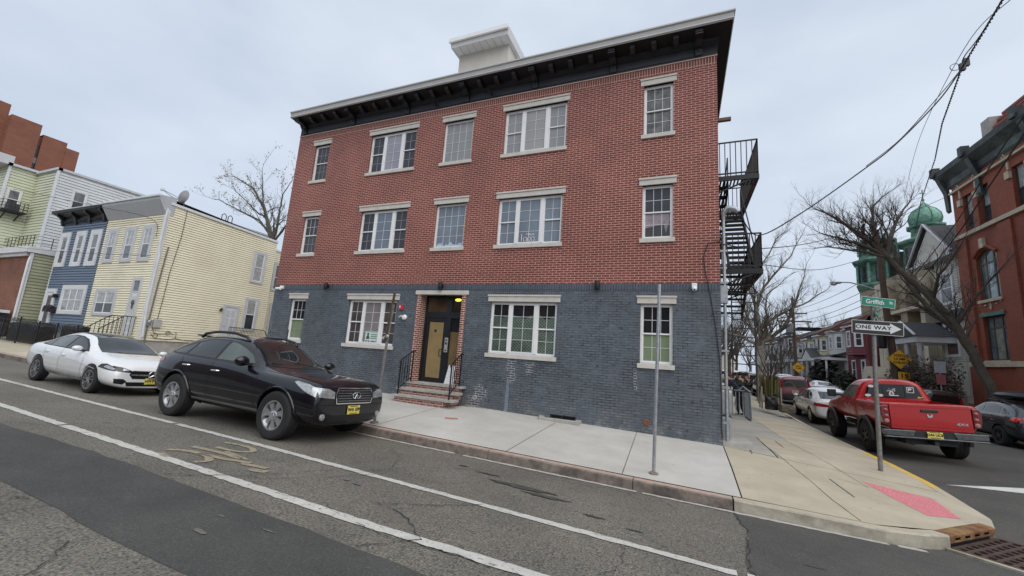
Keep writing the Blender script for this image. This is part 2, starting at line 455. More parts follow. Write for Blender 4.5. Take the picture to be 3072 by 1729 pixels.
# gutter seam of pale mortar by the kerb
tag(strip('', [(-8, KY - .07), (-3, KY - .07), (0.7, KY - .07), (2.2, KY - .05), (2.9, KY + .0)], .1, PAINT, .009, .04, 4).build('gutter_seam', mat('pale_mortar', (.40, .385, .36), .9, 0, .25, 14)), kind='structure')
# old bicycle mark
mb = MB()
def arc(c, rx, ry, a0, a1, wd, rot=0, n=22):
    L = []
    for i in range(n + 1):
        a = lerp(a0, a1, i / n); x, y = rx * cos(a), ry * sin(a)
        L.append((c[0] + x * cos(rot) - y * sin(rot), c[1] + x * sin(rot) + y * cos(rot)))
    s = strip('', L, wd, PAINTO, .009); mb.add(s.v, s.f)
arc((-6.42, 3.86), .44, .19, -.6, 3.2, .1)
arc((-6.42, 3.86), .44, .19, 3.9, 4.6, .08)
arc((-6.55, 4.62), .42, .17, -1.9, 2.6, .09)
for L, wd in (([(-6.9, 4.22), (-6.35, 4.28), (-5.85, 4.28)], .1), ([(-6.45, 4.05), (-6.0, 4.1), (-5.55, 4.22)], .1), ([(-6.35, 4.38), (-5.75, 4.3)], .07), ([(-5.62, 4.12), (-5.2, 4.2)], .1), ([(-5.3, 4.02), (-5.05, 4.08)], .12)):
    s = strip('', L, wd, PAINTO, .009); mb.add(s.v, s.f)
tag(mb.build('bicycle_marking', PAINTO), kind='structure')
# crosswalk line on the side street, arrow tip
sheet('crosswalk_line', [(5.0, 11.62), (9.5, 12.9), (12.8, 14), (12.8, 13.4), (9.6, 12.45), (6.6, 11.52)], rz, PAINTW, .006, .5)
# cracks
CRK = mat('crack_tar', (.022, .021, .02), .9, 0, .3, 8)
def crack(pts, wd=.022, seed=0):
    rnd = random.Random(seed); L = [V(pts[0])]
    for a, b in zip(pts, pts[1:]):
        a, b = V(a), V(b); k = max(2, int((b - a).length / .08))
        for i in range(1, k + 1):
            p = a.lerp(b, i / k) + V((rnd.uniform(-.03, .03), rnd.uniform(-.03, .03))); L.append(p)
    s = MB(); vs = []
    for i, p in enumerate(L):
        d = (L[min(i + 1, len(L) - 1)] - L[max(i - 1, 0)]).normalized(); nn = V((-d.y, d.x)); ww = wd * rnd.uniform(.12, .75)
        for sg in (-.5, .5):
            q = p + nn * sg * ww; vs.append((q.x, q.y, rz(q.x, q.y) + .0125))
    s.add(vs, [(2 * i, 2 * i + 1, 2 * i + 3, 2 * i + 2) for i in range(len(L) - 1)]); return s
ck = MB()
for i, (pts, wd) in enumerate([
    ([(-5.75, 3.2), (-5.35, 3.55), (-4.95, 4.0), (-4.7, 4.6), (-4.3, 5.0), (-3.9, 5.8), (-3.2, 6.4)], .03),
    ([(-5.5, 3.3), (-5.2, 3.7), (-4.75, 3.95), (-4.35, 4.5), (-4.05, 5.0)], .03),
    ([(-9.9, 3.2), (-9.0, 3.65), (-8.4, 4.5), (-8.2, 5.0), (-7.7, 5.6)], .025),
    ([(-2.65, 3.12), (-2.45, 3.35), (-2.3, 3.6), (-2.75, 4.0), (-3.3, 4.1), (-2.8, 4.4), (-2.3, 4.9)], .04),
    ([(-3.3, 3.6), (-3.7, 3.75), (-4.3, 3.6)], .02), ([(-1.6, 3.5), (-2.2, 3.52), (-2.6, 3.48), (-3.0, 3.5)], .035),
    ([(-.55, 4.75), (-.5, 4.3), (-.62, 4.0)], .02), ([(-4.3, 5.1), (-3.9, 5.35), (-3.1, 5.3), (-2.7, 5.9)], .016), ([(-5.0, 6.6), (-4.4, 6.1), (-4.1, 5.4)], .018),
    ([(-5.6, 2.08), (-5.9, 1.95), (-6.5, 1.93)], .03), ([(-4.35, 1.9), (-4.0, 1.62), (-3.9, 1.45)], .03), ([(.72, 7.2), (.79, 6.3), (.63, 5.2), (.66, 4.2), (.64, 3.1)], .035)]):
    s = crack(pts, wd * .55, i); ck.add(s.v, s.f)
tag(ck.build('road_cracks', CRK), kind='structure')
# dark oil stains, a blue survey mark
OIL = mat('oil_stain', (.062, .058, .052), .7, 0, .35, 9)
def blob(name, c, rx, ry, m, seed, dz=.011, hf=rz):
    rnd = random.Random(seed); pts = []
    for i in range(22):
        a = 2 * pi * i / 22; k = rnd.uniform(.55, 1.15); pts.append((c[0] + rx * k * cos(a), c[1] + ry * k * sin(a)))
    return pts
for i, (c, rx, ry) in enumerate([((-2.2, 6.05), .55, .09), ((-1.75, 5.85), .4, .06), ((-3.4, 6.5), .12, .03), ((-2.85, 6.35), .25, .035), ((-1.0, 5.5), .2, .03), ((-.5, 5.35), .12, .02), ((1.3, 5.6), .1, .03)]):
    sheet('oil_stain', blob('', c, rx, ry, OIL, i), rz, OIL, .0105, .1)
BLU = mat('blue_survey_paint', (.11, .135, .17), .8, 0, .3, 30)
for i, (c, rx, ry) in enumerate([((-4.12, 4.55), .07, .03), ((-3.9, 4.5), .08, .03)]):
    sheet('survey_mark', blob('', c, rx, ry, BLU, 40 + i), rz, BLU, .0105, .1)
for i, (c, rx, ry) in enumerate([((-3.85, 2.55), .11, .03), ((-4.05, 2.86), .05, .015), ((-3.45, 2.9), .1, .012)]):
    sheet('road_scuff', blob('', c, rx, ry, PAINTO, 60 + i), rz, mat('scuffed_aggregate', (.15, .14, .11), .85, 0, .3, 20), .0105, .1)

# ---------------------------------------------------------------- pavements and kerbs
# kerb line round the corner: (x, y)
CORN = [(2.5, 7.3), (3.28, 7.64), (4.2, 8.6), (4.44, 9.15), (4.5, 10.0), (4.52, 11.0), (4.56, 14), (4.7, 20), (4.9, 30), (5.1, 60), (5.1, 150)]
def ktop(x, y): return rz(x, y) + .15
def corner_h(x, y):
    # pavement height beyond the building corner
    if y <= 10.8:
        e = kerb_top(.9); a = wz(.9, y)
        b = interp(x, [(.9, 0), (4.4, 1)])
        zz = lerp(a, rz(4.2, max(y, 8.5)) + .155, b)
        return zz
    inn = interp(y, [(10.8, -1.665), (14, -1.70), (20, -1.72), (30, -1.5), (60, -1.35), (150, -1.25)])
    return lerp(inn, side_edge(y) + .155, min(1, max(0, (x - .9) / 3.5)))
# near pavement: slabs with joints
def kx(y): return interp(y, [(b, a) for a, b in CORN[4:]]) - .16
def slab(name, poly, hf, m, dz=0): return sheet(name, poly, hf, m, dz, .45)
JX = [-140, -60, -40, -31, -26.5, -22, -19, -16.5, -14, -11.6, -9.2, -6.2]
for a, b in zip(JX, JX[1:]): slab('sidewalk', [(a + .006, KY + .17), (b - .006, KY + .17), (b - .006, 10.8), (a + .006, 10.8)], wz, WALKO if a < -14 else WALKN)
slab('sidewalk', [(-6.188, KY + .17), (-3.05, KY + .17), (-2.95, 10.8), (-5.7, 10.8), (-6.188, 10.0)], wz, WALKN)
slab('sidewalk', [(-3.035, KY + .17), (-.92, KY + .17), (-1.0, 10.8), (-2.935, 10.8)], wz, WALKN)
slab('sidewalk', [(-.908, KY + .17), (.845, KY + .17), (.868, 9), (.88, 10.8), (-.988, 10.8)], wz, WALKN)
sheet('pavement_base', [(-140, KY + .1), (2.4, KY + .1), (3.1, 7.75), (4.1, 8.8), (4.37, 9.9), (4.4, 11), (4.5, 17), (4.75, 30), (4.95, 60), (4.95, 150), (.9, 150), (.9, 10.8), (-140, 10.8)], lambda x, y: (wz(x, y) if x < .9 else corner_h(x, y)) - .02, mat('joint_dirt', (.09, .08, .06), .95, 0, .3, 9), 0, .9)
# corner pavement
inset = [(2.46, 7.475), (3.2, 7.79), (4.07, 8.7), (4.29, 9.2), (4.34, 10.0), (4.36, 11.0)]
slab('sidewalk', [(.865, KY + .17)] + inset[:5] + [(4.345, 10.35), (2.45, 10.55), (.9, 10.78), (.892, 9)], corner_h, WALKO)
slab('sidewalk', [(.9, 10.79), (1.9, 10.66), (1.92, 13.6), (.9, 13.6)], corner_h, WALKG)
slab('sidewalk', [(1.935, 10.65), (2.45, 10.565), (4.345, 10.37), (4.36, 11.0), (4.39, 13.6), (1.935, 13.6)], corner_h, WALKO)
for a, b, m in ((13.6, 17, WALKG), (17, 20.5, WALKG), (20.5, 25, WALKO), (25, 30, WALKG), (30, 42, WALKG), (42, 60, WALKG), (60, 150, WALKG)):
    slab('sidewalk', [(.9, a + .012), (2.7, a + .012), (2.7, b), (.9, b)], corner_h, m)
    slab('sidewalk', [(2.712, a + .012), (kx(a), a + .012), (kx(b), b), (2.712, b)], corner_h, WALKO if m == WALKG else WALKG)
# kerb stones: main street
def kerb_run(name, pts, w, hf_top, hf_bot, ms, face_out):
    mb = MB(); n = len(pts); vs = []
    P = [V(p) for p in pts]
    for i, p in enumerate(P):
        d = (P[min(i + 1, n - 1)] - P[max(i - 1, 0)]).normalized(); nn = V((-d.y, d.x)) * face_out   # towards pavement
        q = p + nn * w; q1 = p + nn * .02
        zt = hf_top(p.x, p.y); zb = hf_bot(p.x, p.y)
        vs += [(p.x, p.y, zb - .25), (p.x, p.y, zt - .02), (q1.x, q1.y, zt), (q.x, q.y, zt), (q.x, q.y, zt - .3)]
    for i in range(n - 1):
        a = 5 * i; b = a + 5
        mb.add([vs[a], vs[b], vs[b + 1], vs[a + 1]], [(0, 1, 2, 3)], 0); mb.add([vs[a + 1], vs[b + 1], vs[b + 2], vs[a + 2]], [(0, 1, 2, 3)], 0)
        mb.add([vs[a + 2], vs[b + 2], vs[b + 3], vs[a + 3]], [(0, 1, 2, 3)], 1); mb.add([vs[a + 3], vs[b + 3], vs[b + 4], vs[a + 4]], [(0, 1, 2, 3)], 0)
    for a in (0, 5 * (n - 1)): mb.add(vs[a:a + 5], [(0, 1, 2, 3, 4)], 0)
    return tag(mb.build(name, ms), kind='structure')
KX = [-140, -100, -70, -50, -40, -32, -27, -24, -21.3, -20.3, -18, -16.5, -15.5, -13, -10.4, -8.2, -6.0, -3.34, -.72, .72]
for a, b in zip(KX, KX[1:]):
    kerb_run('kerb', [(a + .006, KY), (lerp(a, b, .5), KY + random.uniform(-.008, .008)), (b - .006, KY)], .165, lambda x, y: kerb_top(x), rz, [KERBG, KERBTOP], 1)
kerb_run('kerb', [(.735, KY), (1.5, KY), CORN[0], (2.95, 7.45), CORN[1]], .17, lambda x, y: corner_h(x, y) + .004, rz, [KERBC, WALKO], 1)
kerb_run('kerb', [CORN[2], CORN[3], CORN[4]], .16, lambda x, y: corner_h(x, y) + .004, rz, [KERBC, WALKO], 1)
YK = mat('yellow_kerb_paint', (.62, .40, .07), .7, 0, .15, 8, dirt=(.40, .33, .18))
kerb_run('kerb', [CORN[4], (4.515, 10.6)], .16, lambda x, y: corner_h(x, y) + .004, rz, [KERBC, WALKO], 1)
kerb_run('kerb', [(4.516, 10.61), CORN[5], (4.54, 12.5), CORN[6]], .16, lambda x, y: corner_h(x, y) + .004, rz, [YK, YK], 1)
kerb_run('kerb', [CORN[6], (4.6, 16), CORN[7], (4.8, 25), CORN[8], CORN[9], CORN[10]], .16, lambda x, y: corner_h(x, y) + .004, rz, [YK, WALKO], 1)
# dark joint lines drawn on the tan corner slab
JD = mat('joint_dark', (.10, .085, .06), .9, 0, .2, 6)
def jline(pts, wd=.014): return strip('', pts, wd, JD, .003, 0, 1, corner_h)
mb = MB()
for pts, wd in (([(1.95, 13.5), (1.9, 12.2), (2.0, 10.6), (2.15, 9.3), (2.2, 8.3), (2.3, 7.5)], .014), ([(1.45, 11.2), (1.42, 10.55)], .03), ([(2.55, 9.7), (2.62, 8.75)], .03), ([(2.7, 13.5), (2.95, 10.6), (3.1, 9.6)], .01), ([(2.6, 9.95), (3.1, 9.65)], .008), ([(2.35, 13.4), (2.33, 12.3)], .03), ([(1.3, 10.75), (2.1, 10.6)], .008), ([(3.3, 9.95), (4.1, 9.75)], .008)):
    s = jline(pts, wd); mb.add(s.v, s.f)
tag(mb.build('pavement_joints', JD), kind='structure')
# pink tactile panel
PINK = mat('pink_tactile', (.58, .20, .22), .75, 0, .12, 14, .2)
pp = [(3.12, 10.05), (4.02, 9.72), (3.9, 8.72), (3.42, 8.5)]
sheet('tactile_paving', pp, corner_h, PINK, .004, .2)
mb = MB()
for i in range(1, 14):
    for j in range(1, 12):
        a, b = i / 14, j / 12
        x = lerp(lerp(pp[0][0], pp[1][0], a), lerp(pp[3][0], pp[2][0], a), b); y = lerp(lerp(pp[0][1], pp[1][1], a), lerp(pp[3][1], pp[2][1], a), b)
        z = corner_h(x, y) + .004
        mb.lathe([(.02, 0), (.014, .006)], (x, y, z), n=6)
tag(mb.build('tactile_studs', PINK), kind='structure')
# lots behind the pavement
LOT = mat('lot_concrete', (.33, .31, .28), .9, 0, .2, 2, .2)
quads_grid('yard', fr(-140, -40, 10) + fr(-38, .5, 22), fr(10.8, 60, 14), lambda x, y: base_z(x) - .006 * (y - 10.8) - .01, LOT)
# far pavement of the side street
def efz(x, y): return side_edge(y) + .1 + (x - 12.7) * .03
quads_grid('far_sidewalk', fr(12.72, 17.5, 6), fr(5, 160, 60), lambda x, y: (side_edge(y) if y > 7.3 else -2.09) + .1 + .02 * (x - 12.7), WALKG)
kerb_run('kerb', [(12.7, y) for y in fr(5, 160, 40)], .15, lambda x, y: (side_edge(y) if y > 7.3 else -2.09) + .11, lambda x, y: (side_edge(y) if y > 7.3 else -2.09) - .1, [KERBC, WALKG], -1)
# ---------------------------------------------------------------- brick apartment building
FY, XL, XR, TOPB = 10.8, -14.5, .887, 8.28
REDB = brick('red_brick', (.225, .040, .028), (.155, .030, .022), (.54, .315, .26), .2127, .0667, .0100, stain=((.33, .13, .10), 1.1, .58, .84), blotch=.36)
REDS = brick('red_brick_soldier', (.20, .048, .034), (.16, .036, .027), (.50, .33, .27), .2127, .0709, .0105, soldier=True)
GRYB = brick('grey_painted_brick', (.134, .155, .182), (.102, .119, .143), (.107, .125, .149), .2127, .0667, .0105, stain=((.30, .305, .28), 3.2, .47, .68), efflo=1, rough=.5, blotch=.34, bstr=1, mmix=((.030, .035, .046), (.20, .215, .23), (.062, .066, .078)))
GRYS = brick('grey_painted_soldier', (.102, .120, .150), (.08, .095, .118), (.045, .054, .07), .2127, .0709, .0105, soldier=True, rough=.5, bstr=1)
bld = at0('apartment_building', 'three storey corner building of red brick over a grey painted ground floor', 'building', (-6.8, 10.8, -1.6))
WINS = []   # x0,x1,z0,z1,kind,floor
for fl, (lt, sb) in enumerate(((1.763, -.065), (4.974, 3.175), (7.953, 6.137))):
    zt, zb = lt - .20, sb + .115
    for kind, a, b in (('narrow', -13.53, -12.75), ('triple', -10.68, -8.63), ('mid', -7.49, -6.36), ('triple', -5.21, -3.17), ('narrow', -.955, -.185)):
        if kind == 'mid' and fl == 0: continue
        WINS.append((a, b, zb, zt, kind, fl, lt, sb))
DOOR = (-7.77, -6.12, -1.30, 1.75)
def holes_wall(mb, us, vs, holes, P, depth, rev_mi=0, mi=0):
    """rectangular wall us x vs with holes; P(u, v, d) gives points, d goes into the wall"""
    U = sorted(set(list(us) + [h[0] for h in holes] + [h[1] for h in holes])); W = sorted(set(list(vs) + [h[2] for h in holes] + [h[3] for h in holes]))
    U = [u for u in U if us[0] <= u <= us[-1]]; W = [v for v in W if vs[0] <= v <= vs[-1]]
    for a, b in zip(U, U[1:]):
        for c, d in zip(W, W[1:]):
            mu, mv = (a + b) / 2, (c + d) / 2
            if any(h[0] < mu < h[1] and h[2] < mv < h[3] for h in holes): continue
            mb.quad(P(a, c, 0), P(b, c, 0), P(b, d, 0), P(a, d, 0), mi)
    for a, b, c, d in holes:
        if d <= vs[0] or c >= vs[-1]: continue
        mb.quad(P(a, c, 0), P(a, c, depth), P(a, d, depth), P(a, d, 0), rev_mi); mb.quad(P(b, c, 0), P(b, d, 0), P(b, d, depth), P(b, c, depth), rev_mi)
        mb.quad(P(a, d, 0), P(a, d, depth), P(b, d, depth), P(b, d, 0), rev_mi); mb.quad(P(a, c, 0), P(b, c, 0), P(b, c, depth), P(a, c, depth), rev_mi)
BND = 2.087
PF = lambda u, v, d: (u, FY + d, v)
holes = [w[:4] for w in WINS]
mb = MB()
holes_wall(mb, [XL, XR], [BND, TOPB - .24], [h for h in holes if h[2] > BND], PF, .13)
mb.quad((XR, FY, BND), (XR, 26, BND), (XR, 26, TOPB), (XR, FY, TOPB)); mb.quad((XL, 26, BND), (XL, FY, BND), (XL, FY, TOPB), (XL, 26, TOPB))
mb.quad((XL, 26, -2), (XR, 26, -2), (XR, 26, TOPB), (XL, 26, TOPB))
mb.build('wall', REDB, bld)
mb = MB(); mb.box(XL, XR, FY - .003, FY + .1, TOPB - .24, TOPB); mb.build('soldier_course', REDS, bld)
mb = MB(); mb.box(XL - .015, XR + .015, FY - .025, FY + .1, TOPB, TOPB + .03); mb.build('coping', mat('pinkish_stone', (.47, .36, .32), .7, 0, .1, 6), bld)
VENT = (-3.22, -2.52, -1.66, -1.44)
mb = MB(); holes_wall(mb, [XL, XR], [-2.3, BND - .215], [h for h in holes if h[2] < BND] + [DOOR, VENT], PF, .13)
mb.quad((XR, FY, -2.3), (XR, 26, -2.3), (XR, 26, BND), (XR, FY, BND)); mb.quad((XL, 26, -2.3), (XL, FY, -2.3), (XL, FY, BND), (XL, 26, BND))
mb.build('wall', GRYB, bld)['label'] = 'grey painted ground floor brickwork'
mb = MB(); mb.box(XL, XR, FY - .003, FY + .1, BND - .215, BND); mb.build('soldier_course', GRYS, bld)
# pale streak and raked mortar where paint is missing
RAW = brick('unpainted_mortar', (.088, .10, .125), (.072, .085, .105), (.40, .41, .41), .2127, .0667, .0095, rough=.6, bstr=.6)
rnd = random.Random(3)
for cx, z0, z1, wd in ((-4.42, -.68, -.13, .34), (-3.86, -.42, -.16, .3), (-5.35, -1.16, -.9, .5), (-5.5, -1.48, -1.26, .6), (-1.05, -.55, -.2, .1)):
    mb = MB(); z = math.floor(z0 / .0667) * .0667
    while z < z1:
        a = cx - wd / 2 * rnd.uniform(.3, 1.1); b = cx + wd / 2 * rnd.uniform(.3, 1.1)
        if z + .0667 > wz(cx, 10.8) + .02: mb.quad((a, FY - .0025, z), (b, FY - .0025, z), (b, FY - .0025, z + .0667), (a, FY - .0025, z + .0667))
        z += .0667
    mb.build('bare_mortar_patch', RAW, bld)
mb = MB(); mb.prism([(-.02, 0), (.02, 0), (.06, -.45), (.05, -.9), (-.06, -.9), (-.04, -.4)], (-4.5, FY, -.62), (1, 0, 0), (0, 0, 1), (0, -1, 0), 0, .004)
mb.build('paint_streak', mat('pale_paint_drip', (.17, .20, .24), .6, 0, .3, 9), bld)
# roof, cornice
CO, CZ0, CZ1 = .60, 8.80, 9.02
fas = mat('fascia_grey', (.47, .465, .455), .55, 0, .06, 2)
xa, xb, ya = XL + .05, XR + .37, FY - CO
mb = MB()
def frame_prof(prof, m, name, smooth=False):
    """profile (out, z) swept along front then right side; out measured from the wall plane"""
    mb = MB(); vs = []
    for o, z in prof:
        vs += [(XL + .02, FY - o, z), (XR + o * (.37 / .6), FY - o, z), (XR + o * (.37 / .6), 26, z)]
    n = len(prof)
    for i in range(n - 1):
        for k in (0, 1):
            a = 3 * i + k; b = a + 3
            mb.add([vs[a], vs[a + 1], vs[b + 1], vs[b]], [(0, 1, 2, 3)])
    mb.add([vs[3 * i] for i in range(n)], [tuple(range(n))])
    return mb.build(name, m, bld)
frame_prof([(.56, 8.80), (.60, 8.83), (.58, 8.87), (.60, 8.985), (.64, 9.0), (.64, 9.04), (0, 9.05)], fas, 'fascia')
frame_prof([(.02, 8.31), (.02, 8.62), (.06, 8.66), (.10, 8.70), (.12, 8.76), (.54, 8.81), (.555, 8.84), (0, 8.86)], BLACKP, 'cornice')
mb = MB(); mb.box(XL + .02, XR, FY + .02, 26, 8.9, 9.0); mb.build('roof', mat('roof_membrane', (.5, .5, .5), .8), bld)
def bracket(x, big):
    mb = MB(); wd = .17 if big else .13
    if big:
        pr = [(.02, 8.34), (.07, 8.36), (.10, 8.5), (.085, 8.56), (.2, 8.6), (.30, 8.68), (.48, 8.70), (.5, 8.79), (.02, 8.79)]
    else:
        pr = [(.1, 8.71), (.2, 8.62), (.30, 8.64), (.44, 8.71), (.46, 8.79), (.1, 8.79)]
    mb.prism(pr, (x, FY, 0), (0, -1, 0), (0, 0, 1), (1, 0, 0), -wd / 2, wd / 2)
    if big:
        mb.prism([(-.05, 8.53), (0, 8.44), (.05, 8.53), (.025, 8.53), (0, 8.48), (-.025, 8.53)], (x, FY - .1, 0), (1, 0, 0), (0, 0, 1), (0, -1, 0), -.02, .02)
        for q in (8.66, 8.72): mb.box(x - wd / 2 - .015, x + wd / 2 + .015, FY - .5, FY - .3, q, q + .02)
    return mb.build('bracket', mat('satin_black_wood', (.010, .010, .014), .5, 0, .2, 6), bld)
bx = [-14.2, -11.65, -9.12, -6.68, -4.24, -1.82, .45]
for x in bx: bracket(x, True)
for a, b in zip(bx, bx[1:]):
    for k in (1, 2, 3): bracket(lerp(a, b, k / 4), False)
for x in (-7.9, -5.75):
    mb = MB(); mb.tube([(x, FY - .02, 8.44), (x, FY - .2, 8.5), (x + .01, FY - .26, 8.43)], .04, 8); mb.build('beam_end', BLACKP, bld)
# frieze panel slightly bluish, between the big brackets
mb = MB()
for a, b in zip(bx, bx[1:]): mb.box(a + .12, b - .12, FY - .035, FY - .0, 8.37, 8.60)
mb.build('frieze_panel', mat('frieze_dark', (.019, .020, .027), .5, 0, .25, 2), bld)
# stair bulkhead on the roof
stuc = mat('cream_stucco', (.55, .52, .46), .85, 0, .06, 2)
mb = MB(); mb.box(-8.64, -6.37, 13, 17.5, 8.9, 12.35); mb.build('bulkhead', stuc, bld)
rfb = MB()
rfb.add([(-8.76, 12.5, 12.34), (-6.22, 12.5, 12.34), (-6.22, 17.9, 12.34), (-8.76, 17.9, 12.34), (-8.80, 12.44, 12.66), (-6.18, 12.44, 12.66), (-6.18, 17.9, 12.7), (-8.80, 17.9, 12.7)], [(0, 1, 2, 3), (4, 7, 6, 5), (0, 4, 5, 1), (1, 5, 6, 2), (0, 3, 7, 4), (2, 6, 7, 3)])
rf = rfb.build('bulkhead_roof', mat('white_soffit', (.62, .62, .61), .5, 0, .05, 3), bld)
mb = MB()
for i in range(9): mb.box(-8.7 + i * .3, -8.69 + i * .3, 12.52, 12.99, 12.33, 12.345)
mb.build('soffit_seam', mat('seam_grey', (.3, .3, .3), .6), rf)
mb = MB(); mb.box(-8.82, -6.16, 12.36, 12.44, 12.52, 12.68); mb.build('gutter', WHITE, rf)
mb = MB(); mb.box(-17.9 * 10.8 / 14 + .2, -15.37 * 10.8 / 14, 11.3, 11.33, 9.2, 9.24)
for i in range(18): mb.box(-13.5 + i * .09, -13.47 + i * .09, 11.3, 11.33, 9.0, 9.2)
mb2 = MB()
mb2.beam((-14.2, 12.2, 9.85), (-11.9, 12.2, 9.85), .05)
for i in range(24): mb2.box(-14.2 + i * .1, -14.17 + i * .1, 12.19, 12.21, 9.0, 9.83)
mb2.build('roof_railing', BLACKP, bld)
mb = MB(); mb.lathe([(.16, 0), (.16, .32), (.24, .33), (.24, .42), (.1, .46)], (.55, 11.6, 9.0), n=14); mb.build('roof_vent', GALV, bld)

# windows -----------------------------------------------------------------
SCRN = [glass('screened_glass', (.045, .048, .058), .22, .35, .3, 2), glass('screened_glass_b', (.060, .062, .068), .2, .35, .3, 1.6)]
BLINDSKY = [glass('blind_sky_glass_lavender', (.29, .285, .34), .12, .5, .12, 1.5), glass('blind_sky_glass_grey', (.27, .275, .28), .12, .5, .12, 1.2), glass('blind_sky_glass_warm', (.31, .305, .30), .12, .5, .12, .9)]  # pale tone: blinds inside plus sky reflection painted into the panes
BLUEG = glass('sky_glass', (.16, .195, .24), .06, .6, .3, .8)  # reflected sky put into the pane colour
DARKG = glass('dark_room_glass', (.02, .021, .024), .05, .5, .35, 1)
GREENS = glass('green_shade_glass', (.20, .255, .155), .15, .5, .08, 2)
DUSK = glass('brown_room_glass', (.075, .068, .068), .12, .45, .35, 1.5)
def lattice_mat():
    m, nt, b = _new('lattice_curtain_glass'); vec, _ = wallvec(nt)
    mp = nt.nodes.new('ShaderNodeMapping'); mp.inputs['Rotation'].default_value = (0, 0, pi / 4); mp.inputs['Scale'].default_value = (15, 15, 15); nt.links.new(vec, mp.inputs[0])
    ch = nt.nodes.new('ShaderNodeTexBrick'); nt.links.new(mp.outputs[0], ch.inputs['Vector']); ch.offset = 0
    ch.inputs['Scale'].default_value = 1; ch.inputs['Brick Width'].default_value = 1; ch.inputs['Row Height'].default_value = 1; ch.inputs['Mortar Size'].default_value = .22; ch.inputs['Mortar Smooth'].default_value = .1
    for k, c in (('Color1', (.05, .072, .06)), ('Color2', (.055, .078, .065)), ('Mortar', (.15, .20, .165))): ch.inputs[k].default_value = c4(c)
    o = mixc(nt, 1, ch.outputs[0], ramp(nt, noise(nt, 1.4, 4, .6, geopos(nt)), [(.3, (.45,) * 3), (.7, (1.25,) * 3)]), 'MULTIPLY')
    nt.links.new(o, b.inputs['Base Color']); b.inputs['Roughness'].default_value = .1
    return m
LATT = lattice_mat()
GRILLE = mat('grille_white', (.62, .62, .64), .4, 0, 0)
GRILLD = mat('grille_behind_screen', (.30, .30, .32), .5, 0, 0)
def sash(win, x0, x1, z0, z1, y, nx, nz, pm, fw=.035, fm=None, gm=None, gw=.014, name='sash'):
    fm = fm or WHITE; gm = gm or GRILLE
    mb = MB(); mb.box(x0, x0 + fw, y, y + .05, z0, z1); mb.box(x1 - fw, x1, y, y + .05, z0, z1)
    mb.box(x0 + fw, x1 - fw, y + .001, y + .049, z0, z0 + fw); mb.box(x0 + fw, x1 - fw, y + .001, y + .049, z1 - fw, z1)
    s = mb.build(name, fm, win)
    a, b, c, d = x0 + fw, x1 - fw, z0 + fw, z1 - fw
    mb = MB(); mb.quad((a, y + .03, c), (b, y + .03, c), (b, y + .03, d), (a, y + .03, d)); mb.build('pane', pm, win)
    mb = MB()
    for i in range(1, nx): x = lerp(a, b, i / nx); mb.box(x - gw / 2, x + gw / 2, y + .02, y + .029, c, d)
    for i in range(1, nz): z = lerp(c, d, i / nz); mb.box(a, b, y + .021, y + .0285, z - gw / 2, z + gw / 2)
    mb.build('grille', gm, win)
    return s
def lintel_sill(win, x0, x1, lt, sb):
    mb = MB(); a, b = x0 - .085, x1 + .085
    mb.box(a, b, FY - .035, FY + .12, lt - .2, lt - .05); mb.box(a - .015, b + .015, FY - .06, FY + .12, lt - .05, lt)
    mb.build('lintel', LIME, win, bevel=.006)
    mb = MB(); mb.box(x0 - .06, x1 + .05, FY - .05, FY + .12, sb, sb + .115); mb.build('sill', LIME, win, bevel=.006)
